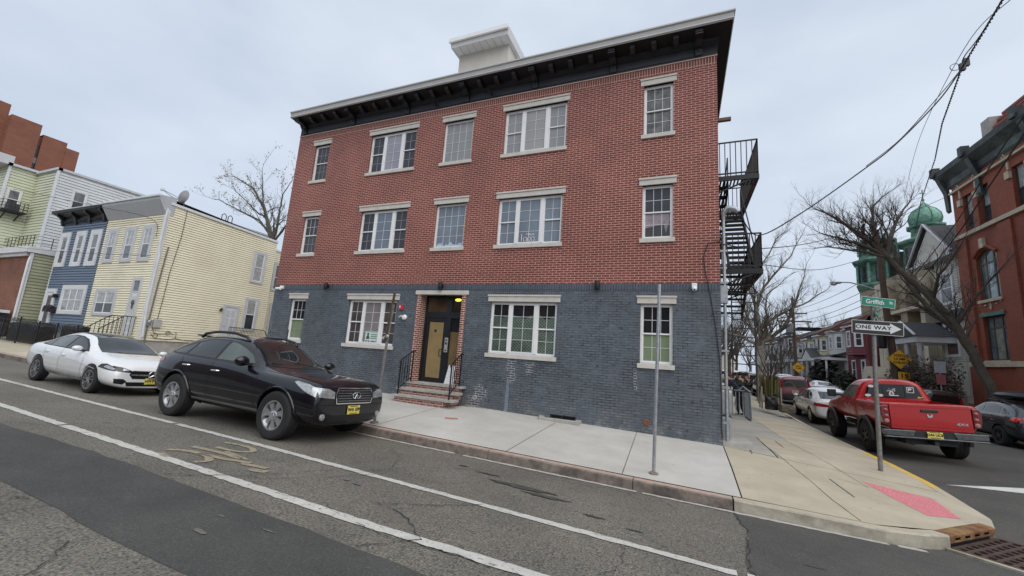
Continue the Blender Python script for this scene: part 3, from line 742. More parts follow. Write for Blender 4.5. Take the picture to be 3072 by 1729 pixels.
for i, (a, b, c, d, kind, fl, lt, sb) in enumerate(WINS):
    right = a > -6
    y = FY + .075
    fr_ = MB(); fw = .045
    fr_.box(a, a + fw, y, y + .055, c, d); fr_.box(b - fw, b, y, y + .055, c, d); fr_.box(a + fw, b - fw, y, y + .054, d - fw, d); fr_.box(a + fw, b - fw, y, y + .054, c, c + fw)
    win = fr_.build('window', WHITE, bld)
    A, B, C, D_ = a + fw, b - fw, c + fw, d - fw; m = (C + D_) / 2
    if kind == 'narrow':
        up = SCRN[0] if fl else DARKG; lo = SCRN[1] if fl else GREENS
        if fl == 2 and right: up, lo = BLINDSKY[1], BLINDSKY[1]
        sash(win, A, B, m - .02, D_, y + .005, 3, 2, glass('crumpled_blind', (.115, .115, .115), .25, .4, .55, 5) if (fl == 2 and right) else up, .03, gm=GRILLE if fl != 2 or right else GRILLD)
        sash(win, A, B, C, m + .02, y + .022, 3, 2, glass('crumpled_blind', (.115, .115, .115), .25, .4, .55, 5) if (fl == 2 and right) else lo, .03, gm=GRILLE if right else GRILLD)
    elif kind == 'triple':
        w3 = (b - a); l1 = a + w3 * .298; r1 = b - w3 * .298
        sidem = SCRN[0] if not right else (BLINDSKY[1] if fl == 2 else BLUEG if fl == 1 else LATT)
        midm = BLINDSKY[0] if (fl == 2 and not right) else BLUEG if fl == 1 else BLINDSKY[2] if fl == 2 else (LATT if right else glass('pale_curtain_glass', (.22, .20, .205), .12, .5, .2, 1.2))
        if fl == 0 and not right: sidem = DUSK
        for (p, q) in ((A, l1 - .03), (r1 + .03, B)):
            topm = DARKG if (fl == 0 and right) else sidem
            sash(win, p, q, m - .02, D_, y + .012, 2, 2, sidem, .03, gm=GRILLD if not right and fl else GRILLE); sash(win, p, q, C, m + .02, y + .026, 2, 2, sidem, .03, gm=GRILLD if not right and fl else GRILLE)
        mu = MB(); mu.box(l1 - .035, l1 + .045, y - .012, y + .05, C, D_); mu.build('mullion', WHITE, win); mu = MB(); mu.box(r1 - .045, r1 + .035, y - .012, y + .05, C, D_); mu.build('mullion', WHITE, win)
        sash(win, l1 + .045, r1 - .045, C, D_, y - .004, 2, 4, midm, .045)
    else:
        sash(win, A, B, C, D_, y + .006, 4, 4, BLUEG if fl == 1 else BLINDSKY[1], .02)
    lintel_sill(win, a, b, lt, sb)
    if kind == 'narrow' and fl == 0:   # dark gap over the green shade
        pass
    if fl == 0 and right and kind == 'triple':
        rnd = random.Random(5)
        mb = MB()
        for (p, q, yy) in ((A + .03, l1 - .06, y + .04), (l1 + .09, r1 - .09, y + .024), (r1 + .06, B - .03, y + .04)):
            n = 10; z0 = D_ - .03
            pts = [(lerp(p, q, k / n), D_ - .30 - .12 * sin(pi * k / n) + rnd.uniform(-.02, .02)) for k in range(n + 1)]
            if yy < y + .03: mb.add([(x, yy, z) for x, z in pts] + [(q, yy, z0), (p, yy, z0)], [tuple(range(n + 3))])
            else: mb.add([(x, yy, z) for x, z in pts] + [(q, yy, z0), (p, yy, z0)], [tuple(range(n + 3))])
        mb.build('curtain_gap', DARKG, win)
    if fl == 1 and right and kind == 'narrow':
        mb = MB(); yy = y + .05
        mb.add([(A + .03, yy, m - .03), (B - .06, yy, m - .03), (B - .04, yy, m - .2), (B - .1, yy, m - .45), (B - .13, yy, C + .12), (B - .18, yy, m - .34), (A + .3, yy, m - .36), (A + .03, yy, m - .42)], [tuple(range(8))])
        mb.build('curtain', glass('curtain_behind_glass', (.30, .25, .27), .3, .4, .25, 7), win)
    if kind == 'mid' and fl == 1:
        mb = MB(); rnd = random.Random(9); n = 16
        pts = [(lerp(A + .05, B - .05, k / n), C + .07 + .07 * rnd.random() + .05 * sin(k * .9)) for k in range(n + 1)]
        mb.add([(x, y + .035, z) for x, z in pts] + [(B - .05, y + .035, C + .03), (A + .05, y + .035, C + .03)], [tuple(range(n + 3))])
        mb.build('bunched_plastic', mat('pale_blue_plastic', (.38, .55, .66), .35, 0, .3, 12), win)
    if fl == 1 and right and kind == 'triple':
        mb = MB(); q = y + .012; cx = (a + b) / 2
        for k in range(14):
            t = k / 14 * 2 * pi
        mb.tube([(cx - .22, q, C + .08), (cx - .22, q, C + .25)], .012, 5); mb.ball((cx - .22, q, C + .28), .016, 6)
        for s in (-.1, .02, .14): mb.tube([(cx + s - .04, q, C + .07), (cx + s - .05, q, C + .16), (cx + s, q, C + .2), (cx + s + .05, q, C + .15), (cx + s + .03, q, C + .07)], .010, 5)
        mb.build('window_decal', WHITE, win)
        lt_ = text_mesh('Happy', .1, WHITE, 'lettering', win); place(lt_, (cx + .06, y - .002 + .012, C + .28), (1, 0, 0), (0, 0, 1))
# FOR RENT card in the left ground floor window
card = MB(); card.box(-9.87, -9.33, FY + .092, FY + .098, .1, .5); cd = tag(card.build('rental_sign', mat('pale_green_card', (.50, .68, .60), .6, 0, .05, 5)), 'pale green FOR RENT card in the window left of the entrance', 'sign')
mb = MB(); mb.box(-9.865, -9.335, FY + .089, FY + .0915, .1, .205); mb.build('white_band', WHITE, cd)
place(text_mesh('FOR RENT', .105, INK, 'lettering', cd, bold=.004), (-9.6, FY + .0885, .152), (1, 0, 0), (0, 0, 1))
for k, t in enumerate(('NOW AVAIL', '201-555')): place(text_mesh(t, .05, INK, 'lettering', cd), (-9.49, FY + .091, .37 - .07 * k), (1, 0, 0), (0, 0, 1)) if False else None
mb = MB(); mb.prism([(-9.82, .24), (-9.68, .24), (-9.69, .32), (-9.72, .34), (-9.71, .42), (-9.75, .45), (-9.79, .42), (-9.78, .34), (-9.81, .32)], (0, FY + .0915, 0), (1, 0, 0), (0, 0, 1), (0, -1, 0), 0, .002); mb.build('portrait', mat('portrait_dark', (.05, .05, .055), .6), cd)
mb = MB()
for k in range(3): mb.box(-9.63, -9.37, FY + .0895, FY + .0915, .38 - .06 * k, .405 - .06 * k)
mb.build('small_print', mat('print_grey', (.12, .14, .13), .6), cd)

# entrance -------------------------------------------------------------------
JAMB = brick('red_jamb_brick', (.25, .052, .034), (.20, .04, .028), (.62, .50, .42), .2127, .0667, .012)
for a, b in ((-7.83, -7.70), (-6.19, -6.05)): mb = MB(); mb.box(a, b, FY - .03, FY + .38, -1.2, 1.75); mb.build('door_jamb', JAMB, bld)
mb = MB(); mb.box(-7.90, -5.98, FY - .06, FY + .2, 1.75, 1.88); mb.build('door_lintel', LIME, bld, bevel=.008)
DFM = mat('black_aluminium', (.018, .019, .024), .4, .2, .15, 5)
y = FY + .30
mb = MB()
for a, b, c, d in ((-7.70, -7.63, -.97, 1.75), (-6.87, -6.70, -.97, 1.75), (-6.25, -6.19, -.97, 1.75), (-7.63, -6.87, 1.05, 1.24), (-6.70, -6.25, 1.05, 1.24), (-7.63, -6.87, 1.70, 1.75), (-6.70, -6.25, 1.70, 1.75), (-6.70, -6.25, -.97, -.9)): mb.box(a, b, y, y + .08, c, d)
drf = mb.build('door_frame', DFM, bld)
mb = MB()
for a, b, c, d in ((-7.62, -7.50, -.96, 1.04), (-6.96, -6.88, -.96, 1.04), (-7.50, -6.96, -.96, -.84), (-7.50, -6.96, .93, 1.04)): mb.box(a, b, y + .015, y + .06, c, d)
dr = mb.build('door', DFM, bld)
PAPER = mat('brown_kraft_paper', (.27, .19, .085), .75, 0, .16, 2.5, .2)
PAPERD = mat('kraft_paper_behind_glass', (.17, .12, .06), .15, 0, .2, 2, .0)
mb = MB(); mb.add([(-7.485, y + .035, -.83), (-6.97, y + .035, -.83), (-6.97, y + .035, .915), (-7.49, y + .035, .92), (-7.50, y + .035, .3), (-7.53, y + .035, .28)], [(0, 1, 2, 3, 4, 5)])
mb.build('door_paper', PAPER, dr)
mb = MB(); mb.box(-7.30, -7.22, y + .028, y + .034, .60, .68); mb.build('peep_hole', DARKP, dr)
mb = MB(); mb.tube([(-6.93, y + .02, .06), (-7.0, y - .04, .06), (-7.01, y - .05, -.02), (-7.0, y - .04, -.15), (-6.93, y + .02, -.15)], .014, 7); mb.build('handle', BLACKP, dr, True)
for a, b, c, d, m_ in ((-7.63, -6.87, 1.24, 1.70, glass('dim_transom_glass', (.085, .055, .03), .08, .5, .4, 2)), (-6.70, -6.25, 1.24, 1.70, glass('dim_transom_glass_b', (.05, .035, .025), .08, .5, .4, 2)), (-6.70, -6.25, .62, 1.05, DARKG), (-6.70, -6.25, -.9, .62, PAPERD)):
    mb = MB(); mb.quad((a, y + .04, c), (b, y + .04, c), (b, y + .04, d), (a, y + .04, d)); mb.build('pane', m_, drf)
mb = MB(); mb.ball((-6.52, y + .03, 1.64), .12, 14, 1, .08, .42); mb.build('hall_light', mat('lit_lamp_yellow', (1, .82, .12), .4, 0, 0, emit=.9), drf, True)
mb = MB(); mb.box(-6.85, -6.73, y - .03, y, -.02, .43); ic = tag(mb.build('intercom', mat('brushed_steel', (.52, .50, .46), .35, .5, .1, 20), bevel=.004), 'silver intercom panel on the black post beside the entrance door', 'intercom')
for z0, z1, m_ in ((.34, .38, DARKP), (.22, .29, DARKP), (.10, .18, mat('intercom_pad', (.35, .36, .38), .4)), (.02, .05, DARKP)):
    mb = MB(); mb.box(-6.82, -6.76, y - .036, y - .029, z0, z1); mb.build('button_pad', m_, ic)
# steps
TREAD = mat('bluestone_tread', (.36, .345, .32), .85, 0, .2, 9, .5)
SBRK = brick('step_brick', (.23, .06, .042), (.30, .10, .07), (.48, .40, .35), .2127, .0667, .012, stain=((.42, .27, .22), 5, .5, .75))
st = at0('entrance_steps', 'three brick steps with grey stone treads in front of the entrance', 'steps', (-6.8, 10.2, -1.55))
mb = MB(); g = -1.95
mb.box(-7.68, -6.03, 9.98, FY - .001, g, -1.36); mb.box(-7.72, -5.96, 10.28, FY - .002, -1.36, -1.19); mb.box(-7.74, -5.93, 10.58, FY + .3, -1.19, -1.02)
mb.build('riser', SBRK, st)
for (a, b, c, d, zt) in ((-7.78, -5.72, 9.93, 10.29, -1.31), (-7.86, -5.78, 10.24, 10.59, -1.14), (-7.80, -5.80, 10.54, FY + .30, -.97)):
    rnd = random.Random(int(c * 100)); mb = MB(); n = 14; pts = []
    for k in range(n + 1): pts.append((lerp(a, b, k / n), c + rnd.uniform(-.012, .012)))
    pts += [(b, d), (a, d)]
    if zt > -1: pts = [(max(-7.80, x) if yy < 10.8 else max(-7.69, min(-6.2, x)), yy) for x, yy in pts[:n + 1]] + [(-5.80, 10.795), (-6.20, 10.795), (-6.20, d), (-7.69, d), (-7.69, 10.795), (-7.80, 10.795)]
    mb.prism(pts, (0, 0, 0), (1, 0, 0), (0, 1, 0), (0, 0, 1), zt - .055, zt); mb.build('tread', TREAD, st)
def handrail(x0, x1, lab):
    r = at0('handrail', lab, 'handrail', (x0, 10.05, -1.31), 'handrails of the entrance steps')
    a, b = V((x0, 10.04, 0)), V((x1, 10.60, 0))
    za, zb, ta, tb = -1.31, -.97, -.36, -.05
    mb = MB(); mb.beam(a + Z3 * za, a + Z3 * ta, .03); mb.build('post', BLACKP, r); mb = MB(); mb.beam(b + Z3 * zb, b + Z3 * tb, .03); mb.build('post', BLACKP, r)
    mb = MB(); mb.tube([a + V((0, -.06, ta - .06)), a + V((0, -.04, ta + .0)), a + Z3 * (ta + .03), b + Z3 * (tb + .02), b + V((0, .07, tb + .02)), b + V((0, .09, tb - .02))], .02, 6); mb.beam(a + Z3 * (za + .15), b + Z3 * (zb + .13), .02); mb.build('rail', BLACKP, r)
    mb = MB()
    for k in range(1, 5):
        p = a.lerp(b, k / 5); mb.beam(p + Z3 * lerp(za + .15, zb + .13, k / 5), p + Z3 * lerp(ta, tb, k / 5), .014)
    c = a.lerp(b, .5); zc = lerp(za, zb, .5)
    for s in (-1, 1):
        mb.tube([c + V((0, s * .02, zc + .3)), c + V((0, s * .09, zc + .45)), c + V((0, s * .08, zc + .62)), c + V((0, s * .03, zc + .66)), c + V((0, s * .04, zc + .6))], .008, 5)
        mb.tube([c + V((0, s * .02, zc + .32)), c + V((0, s * .06, zc + .26)), c + V((0, s * .09, zc + .3))], .008, 5)
    mb.build('baluster', BLACKP, r); world_children(r)
handrail(-7.63, -7.62, 'black iron handrail on the left of the brick entrance steps')
handrail(-5.90, -5.93, 'black iron handrail on the right of the steps before the white board')
mb = MB(); mb.add([(-6.68, 10.98, -.965), (-6.22, 10.95, -.965), (-6.24, 11.07, -.42), (-6.62, 11.09, -.40), (-6.68, 10.995, -.965), (-6.22, 10.965, -.965), (-6.24, 11.085, -.42), (-6.62, 11.10, -.40)], [(0, 1, 2, 3), (7, 6, 5, 4), (0, 4, 5, 1), (1, 5, 6, 2), (2, 6, 7, 3), (3, 7, 4, 0)])
tag(mb.build('white_board', mat('white_board', (.72, .73, .74), .5, 0, .05, 3)), 'white board leaning behind the right handrail at the entrance', 'board')
world_children(st)
mb = MB(); mb.lathe([(.035, 0), (.03, .12), (.045, .13)], (-7.63, 10.08, -.66), (0.2, -.3, 1), 8); mb.build('red_ribbon', mat('red_white_tape', (.6, .2, .22), .5)) if False else None
# basement vent with kerb
vt = at0('basement_vent', 'dark basement window in a low concrete kerb under the grey wall', 'vent', (-2.87, 10.7, -1.7))
mb = MB(); mb.box(-3.22, -2.52, FY + .06, FY + .13, -1.66, -1.44); mb.build('opening', mat('void_black', (.006, .006, .007), .7, 0, 0), vt)
mb = MB()
for x in (-3.22, -2.92, -2.56): mb.box(x, x + .04, FY + .02, FY + .06, -1.66, -1.44)
mb.box(-3.22, -2.52, FY + .022, FY + .058, -1.47, -1.44); mb.build('frame', DARKP, vt)
mb = MB(); zz = wz(-2.9, 10.6)
mb.prism([(-3.52, 10.795), (-3.42, 10.46), (-2.36, 10.46), (-2.36, 10.795), (-2.5, 10.795), (-2.5, 10.6), (-3.3, 10.6), (-3.36, 10.795)], (0, 0, 0), (1, 0, 0), (0, 1, 0), (0, 0, 1), zz - .2, zz + .075); mb.build('kerb_block', CONC, vt, bevel=.01)
world_children(vt)
# fixtures on the facade
def wall_lamp(x, lab):
    r = at0('wall_lamp', lab, 'lamp', (x, FY, 2.02), 'cylinder lamps on the brick front')
    mb = MB(); mb.lathe([(.062, -.12), (.066, -.11), (.066, .11), (.062, .12)], (x, FY - .12, 2.02), n=16); mb.build('shade', BLACKP, r, True)
    mb = MB(); mb.box(x - .04, x + .04, FY - .07, FY - .003, 1.97, 2.07); mb.build('bracket', BLACKP, r); world_children(r)
wall_lamp(-11.76, 'black cylinder lamp left of the entrance over the grey wall')
wall_lamp(-6.96, 'black cylinder lamp directly above the entrance door')
wall_lamp(-2.06, 'black cylinder lamp right of the entrance near the pole')
def camera_dome(x, z, lab, y=FY, side=False):
    r = at0('security_camera', lab, 'camera', (x, y, z), 'white security cameras on the building')
    d = V((1, 0, 0)) if side else V((0, -1, 0)); o = V((x, y, z)); t = V((0, 1, 0)) if side else V((1, 0, 0))
    mb = MB(); mb.prism([(-.06, -.06), (.06, -.06), (.06, .08), (-.06, .08)], o, t, Z3, d, .002, .09); mb.build('housing', WHITE, r, bevel=.012)
    mb = MB(); mb.ball(o + d * .11 - Z3 * .07, .055, 10, 1, 1, 1.1); mb.build('dome', WHITE, r, True)
    mb = MB(); mb.ball(o + d * .15 - Z3 * .1, .026, 8); mb.build('lens', DARKP, r, True); world_children(r)
camera_dome(.31, 2.0, 'white security camera high on the grey wall near the right corner')
camera_dome(XR, 1.92, 'white security camera round the corner beside the grey conduit', 11.1, True)
r = at0('security_camera', 'white twin bullet camera at the left end of the grey wall', 'camera', (-14.1, FY, 1.98), 'white security cameras on the building')
mb = MB(); mb.box(-14.16, -14.0, FY - .08, FY - .003, 1.93, 2.05); mb.build('housing', WHITE, r, bevel=.01)
mb = MB(); mb.lathe([(.035, 0), (.04, .02), (.04, .16), (.045, .17)], (-14.12, FY - .06, 1.95), (-.7, -.6, -.15), 10); mb.lathe([(.035, 0), (.04, .02), (.04, .14), (.045, .15)], (-14.05, FY - .06, 1.94), (.5, -.8, -.2), 10); mb.build('barrel', WHITE, r, True); world_children(r)
al = at0('fire_alarm', 'small red fire alarm strobe left of the entrance', 'alarm', (-8.42, FY, 1.32))
mb = MB(); mb.box(-8.49, -8.35, FY - .07, FY - .003, 1.24, 1.40); mb.build('case', mat('alarm_red', (.55, .03, .04), .35, 0, .05, 5), al, bevel=.012)
mb = MB(); mb.box(-8.47, -8.42, FY - .075, FY - .069, 1.31, 1.37); mb.build('strobe', WHITE, al); world_children(al)
hs = at0('hose_inlet', 'white pipe outlet with a bent lever below the red alarm', 'pipe outlet', (-8.27, FY, 1.0))
mb = MB(); mb.lathe([(.085, 0), (.085, .05), (.05, .09)], (-8.25, FY - .003, 1.0), (0, -1, 0), 12); mb.build('flange', WHITE, hs, True)
mb = MB(); mb.tube([(-8.27, FY - .08, 1.02), (-8.36, FY - .1, 1.03), (-8.43, FY - .1, .99)], [.025, .022, .012], 7); mb.build('lever', WHITE, hs, True); world_children(hs)
for x, z, rr_, m_, lab in ((-5.49, -1.24, .06, mat('worn_pipe_ring', (.45, .44, .42), .5, .3, .2, 12), 'pale metal pipe ring low in the wall right of the steps'), (-.77, -1.36, .055, mat('rust_orange', (.27, .09, .03), .8, 0, .3, 14), 'rusty orange pipe ring low in the wall beside the galvanised pole')):
    r = at0('pipe_cap', lab, 'pipe', (x, FY, z))
    mb = MB(); pts = [(x + rr_ * cos(2 * pi * k / 14), FY - .02, z + rr_ * sin(2 * pi * k / 14)) for k in range(15)]; mb.tube(pts, .016, 6); mb.build('ring', m_, r, True)
    mb = MB(); mb.lathe([(.035, 0), (.03, .03)], (x, FY - .003, z), (0, -1, 0), 10); mb.build('cap', m_, r); world_children(r)
mb = MB(); mb.tube([(-8.62, FY - .012, -.55), (-8.6, FY - .015, -.72), (-8.64, FY - .012, -.8)], .02, 6); tag(mb.build('graffiti_mark', mat('grey_spray', (.26, .27, .29), .7)), 'small grey sprayed scribble left of the steps', 'graffiti') if False else None
# black cable hanging at the right corner
mb = MB(); mb.tube([(XR + .02, FY - .02, 3.13), (.62, FY - .03, 3.1), (.52, FY - .02, 2.75), (.56, FY - .02, 2.35), (.66, FY - .02, 1.8), (.76, FY - .02, 1.1), (.84, FY - .02, .3), (.87, FY - .02, -.6), (.86, FY - .02, -1.3), (.875, FY - .02, -1.5)], .011, 5)
tag(mb.build('loose_cable', WIREM), 'black cable hanging down the right corner of the brick front', 'cable')
# conduit mast on the corner
cm = at0('service_conduit', 'grey service conduit running up the right corner of the building', 'conduit', (XR + .1, 10.95, -1.65))
mb = MB(); mb.tube([(XR + .1, 10.95, -1.66), (XR + .1, 10.95, 3.72)], .038, 10)
mb.build('pipe', GALV, cm, True)
mb = MB(); mb.tube([(XR + .1, 10.95, 3.7), (XR + .1, 10.95, 3.9), (XR + .2, 10.93, 4.02), (XR + .36, 10.9, 3.98), (XR + .42, 10.9, 3.9)], [.04, .06, .085, .08, .05], 10); mb.build('weatherhead', GALV, cm, True)
mb = MB()
for z in (-1.2, -.4, .45, 1.3, 2.1, 2.9): mb.box(XR + .002, XR + .17, 10.91, 10.99, z, z + .05)
mb.box(XR + .003, XR + .16, 10.88, 11.06, 1.62, 2.05); mb.build('strap', GALV, cm)
mb = MB(); mb.box(XR + .003, XR + .2, 11.15, 11.5, -1.6, -1.1); mb.build('meter_box', mat('grey_box', (.30, .32, .34), .5, .2, .1, 8), cm, bevel=.01)
mb = MB(); mb.prism([(XR + .002, 10.85), (1.5, 10.95), (1.5, 11.8), (XR + .002, 11.8)], (0, 0, 0), (1, 0, 0), (0, 1, 0), (0, 0, 1), -1.8, -1.58); mb.build('plinth', CONC, cm)
world_children(cm)
world_children(bld)

# dead leaves and grit gathered by the steps
rnd = random.Random(12); mb = MB()
for k in range(170):
    x = -5.95 + abs(rnd.gauss(0, .45)); yy = 10.76 - abs(rnd.gauss(0, .07)); z = wz(x, yy) + .012; a = rnd.uniform(0, 6.28); s_ = rnd.uniform(.012, .035)
    mb.quad((x, yy, z), (x + s_ * cos(a), yy + s_ * sin(a), z + .01), (x + s_ * cos(a + .8), yy + s_ * sin(a + .8), z + .012), (x + s_ * .6 * cos(a + 1.5), yy + s_ * .6 * sin(a + 1.5), z))
tag(mb.build('leaf_litter', mat('litter_tan', (.27, .22, .14), .9, 0, .35, 30)), 'dead leaves and grit gathered on the pavement right of the steps', 'litter', kind='stuff')
# ---------------------------------------------------------------- clapboard houses on the left
def siding_wall(mb, P, u0, u1, v0, v1, e=.1, lip=.034, top=None, mi=0):
    """clapboards: P(u, v, out). top(u) optional sloping top between the two ends"""
    v = v0; 
    while v < v1 - 1e-4:
        w_ = min(v + e, v1)
        if top is None: a0, a1, b0, b1 = v, v, w_, w_
        else:
            a0, b0 = min(v, top(u0)), min(w_, top(u0)); a1, b1 = min(v, top(u1)), min(w_, top(u1))
        g = e * .13
        ag0, ag1 = min(a0 + g, b0), min(a1 + g, b1)
        mb.quad(P(u0, ag0, lip), P(u1, ag1, lip), P(u1, b1, .004), P(u0, b0, .004), mi)
        mb.quad(P(u0, ag0, -.05), P(u1, ag1, -.05), P(u1, ag1, lip), P(u0, ag0, lip), mi)
        mb.quad(P(u0, a0, -.05), P(u1, a1, -.05), P(u1, ag1, -.05), P(u0, ag0, -.05), mi)
        mb.quad(P(u0, a0, .004), P(u1, a1, .004), P(u1, a1, -.05), P(u0, a0, -.05), mi)
        v = w_
def trim_window(parent, P, u0, u1, v0, v1, tw, trim, upm, lom, split=.5, cols=1, grid=None, name='window', sillh=0, out=.075):
    """trim boards round a double hung window. u0..v1 are the outer trim"""
    mb = MB()
    def pbox(a, b, c, d, o0, o1):
        pts = [P(u, v, o) for o in (o0, o1) for v in (c, d) for u in (a, b)]
        mb.add(pts, [(0, 1, 3, 2), (4, 6, 7, 5), (0, 4, 5, 1), (2, 3, 7, 6), (0, 2, 6, 4), (1, 5, 7, 3)])
    pbox(u0, u0 + tw, v0, v1, 0, out); pbox(u1 - tw, u1, v0, v1, 0, out); pbox(u0 + tw, u1 - tw, v1 - tw, v1, 0, out - .002); pbox(u0 + tw, u1 - tw, v0, v0 + tw * .8, 0, out - .002)
    if sillh: pbox(u0 - .03, u1 + .03, v0 - .05, v0, 0, out + .04)
    w_ = mb.build(name, trim, parent)
    a, b, c, d = u0 + tw, u1 - tw, v0 + tw * .8, v1 - tw
    mb = MB(); n = cols; fw = .045
    for i in range(n):
        p, q = lerp(a, b, i / n), lerp(a, b, (i + 1) / n); m = lerp(c, d, split)
        for z0, z1, o in ((c, m + .02, .045), (m - .02, d, .056)):
            pbox(p, p + fw, z0, z1, .03, o); pbox(q - fw, q, z0, z1, .03, o); pbox(p + fw, q - fw, z0, z0 + fw, .03, o - .001); pbox(p + fw, q - fw, z1 - fw, z1, .03, o - .001)
        if grid:
            gx, gz = grid
            for k in range(1, gx): x = lerp(p, q, k / gx); pbox(x - .01, x + .01, m, d, .04, .05)
            for k in range(1, gz): z = lerp(m, d, k / gz); pbox(p, q, z - .01, z + .01, .041, .049)
    mb.build('sash', WHITE, w_)
    m = lerp(c, d, split)
    for z0, z1, pm in ((c, m, lom), (m, d, upm)):
        mb = MB(); mb.quad(P(a, z0, .04), P(b, z0, .04), P(b, z1, .04), P(a, z1, .04)); mb.build('pane', pm, w_)
    return w_
YEL = mat('cream_yellow_siding', (.80, .75, .57), .55, 0, .05, 1.2, dirt=(.72, .66, .49))
BLU_S = mat('blue_siding', (.115, .16, .225), .5, 0, .1, 1.5)
GRN_S = mat('mossy_green_siding', (.58, .60, .47), .6, 0, .12, .7, dirt=(.50, .52, .33))
GRY_S = mat('pale_grey_siding', (.58, .60, .60), .55, 0, .08, 1.1, dirt=(.68, .70, .71))
OLV_S = mat('olive_siding', (.36, .37, .25), .6, 0, .14, 1.0)
TRIMG = mat('grey_white_trim', (.52, .53, .55), .5, 0, .06, 3)
CURT = glass('white_curtain_glass', (.34, .35, .35), .12, .5, .3, 5)
DKG = glass('dark_house_glass', (.045, .05, .055), .06, .5, .4, 2)
MIDG = glass('half_dark_glass', (.14, .15, .155), .08, .5, .4, 3)
yh = at0('row_house', 'cream yellow clapboard row house with white door and long side wall', 'house', (-27, 11.5, -1.1), 'clapboard row houses up the street')
HY, HX, HXL = 11.5, -24.3, -29.75
SF = lambda u, v, o: (u, HY - o, v)         # front
SS = lambda u, v, o: (HX + o, u, v)         # side, u along y
mb = MB()
topz = lambda y: 6.55 - (y - 11.5) * .047
siding_wall(mb, SF, HXL, HX, -.45, 5.95, .125)
siding_wall(mb, SS, HY, 17.73, -.48, 6.6, .125, top=topz)
mb.quad((HXL, 17.73, -.4), (HX, 17.73, -.4), (HX, 17.73, 6.2), (HXL, 17.73, 6.2)); mb.quad((HXL, HY, -.4), (HXL, 17.7, -.4), (HXL, 17.7, 6.2), (HXL, HY, 6.2))
# rear extension
EX = -25.2
siding_wall(mb, lambda u, v, o: (EX + o, u, v), 17.73, 24, -.5, 5.9, .125)
mb.build('wall', YEL, yh)
mb = MB(); mb.box(HXL, HX - .03, HY + .03, 17.7, -1.7, -.46); mb.box(-28, EX - .03, 17.7, 24, -1.7, -.5); mb.build('foundation', CONC, yh)
# cornice slab with sloping soffit
mb = MB()
mb.add([(HXL, HY - .02, 5.93), (HX + .03, HY - .02, 5.93), (HX + .03, HY - .42, 6.62), (HXL, HY - .42, 6.62), (HXL, HY - .45, 6.82), (HX + .05, HY - .45, 6.82), (HX + .05, HY + .3, 6.9), (HXL, HY + .3, 6.9), (HX + .03, HY + .3, 5.93)],
       [(0, 1, 2, 3), (3, 2, 5, 4), (4, 5, 6, 7), (1, 8, 6, 5, 2)])
mb.build('cornice', mat('pale_grey_cornice', (.44, .455, .475), .5, 0, .06, 1.5), yh)
mb = MB(); mb.beam((HXL, HY - .46, 6.80), (HX + .06, HY - .46, 6.80), .1, .09); mb.build('gutter', TRIMW, yh)
mb = MB(); mb.box(HX - .12, HX + .035, HY - .03, HY + .13, -.45, 6.3); mb.build('corner_board', TRIMW, yh)
mb = MB(); mb.beam((HX + .03, HY + .1, topz(11.6)), (HX + .03, 17.75, topz(17.75)), .1, .13); mb.beam((EX + .03, 17.8, 5.95), (EX + .03, 24, 5.75), .1, .12); mb.build('rake_board', TRIMW, yh)
mb = MB(); mb.add([(HXL, HY, 6.8), (HX, HY, 6.8), (HX, 17.7, 6.35), (HXL, 17.7, 6.35)], [(0, 1, 2, 3)]); mb.add([(-28, 17.7, 5.95), (EX, 17.7, 5.95), (EX, 24, 5.7), (-28, 24, 5.7)], [(0, 1, 2, 3)]); mb.build('roof', mat('tar_roof', (.09, .09, .09), .9), yh)
for a, b in ((-29.35, -28.33), (-27.62, -26.55), (-25.98, -24.93)): trim_window(yh, SF, a, b, 3.48, 5.42, .2, TRIMG, CURT, MIDG, .48, 1, (2, 2))
trim_window(yh, SF, -29.13, -27.08, .62, 2.05, .17, TRIMG, CURT, DKG, .48, 2)
def door_panel(parent, P, u0, u1, v0, v1, tw, trim, leafm, transom=0, panels=True, handle_left=True):
    mb = MB()
    def pb(m_, a, b, c, d, o0, o1):
        pts = [P(u, v, o) for o in (o0, o1) for v in (c, d) for u in (a, b)]
        m_.add(pts, [(0, 1, 3, 2), (4, 6, 7, 5), (0, 4, 5, 1), (2, 3, 7, 6), (0, 2, 6, 4), (1, 5, 7, 3)])
    pb(mb, u0, u0 + tw, v0, v1, 0, .08); pb(mb, u1 - tw, u1, v0, v1, 0, .08); pb(mb, u0 + tw, u1 - tw, v1 - tw, v1, 0, .078)
    a, b, d = u0 + tw, u1 - tw, v1 - tw
    if transom: pb(mb, a, b, d - transom - .06, d - transom, 0, .066)
    fr_ = mb.build('door_frame', trim, parent)
    if transom:
        mb = MB(); mb.quad(P(a, d - transom, .04), P(b, d - transom, .04), P(b, d, .04), P(a, d, .04)); mb.build('pane', MIDG, fr_); d -= transom + .06
    mb = MB(); pb(mb, a, b, v0, d, .0, .045); dr = mb.build('door', leafm, parent)
    if panels:
        mb = MB(); w_ = b - a; h = d - v0
        for i in (0, 1):
            p, q = a + w_ * (.12 + .44 * i), a + w_ * (.44 + .44 * i)
            for z0, z1 in ((.08, .22), (.30, .66), (.72, .90)):
                pb(mb, p, q, v0 + h * z0, v0 + h * z1, .045, .056); 
        mb.build('door_panel', TRIMG, dr)
    mb = MB(); x = a + .07 if handle_left else b - .07
    mb.ball(P(x, lerp(v0, d, .45), .07), .035, 8); mb.build('handle', CHROME, dr, True)
    return dr
door_panel(yh, SF, -25.82, -24.98, -.25, 2.62, .16, TRIMG, TRIMW, .52)
mb = MB(); mb.ball((-25.4, HY - .07, 1.35), .13, 8, 1, .4, 1.1); mb.ball((-25.4, HY - .07, 1.15), .08, 8, 1, .4, 1.6)
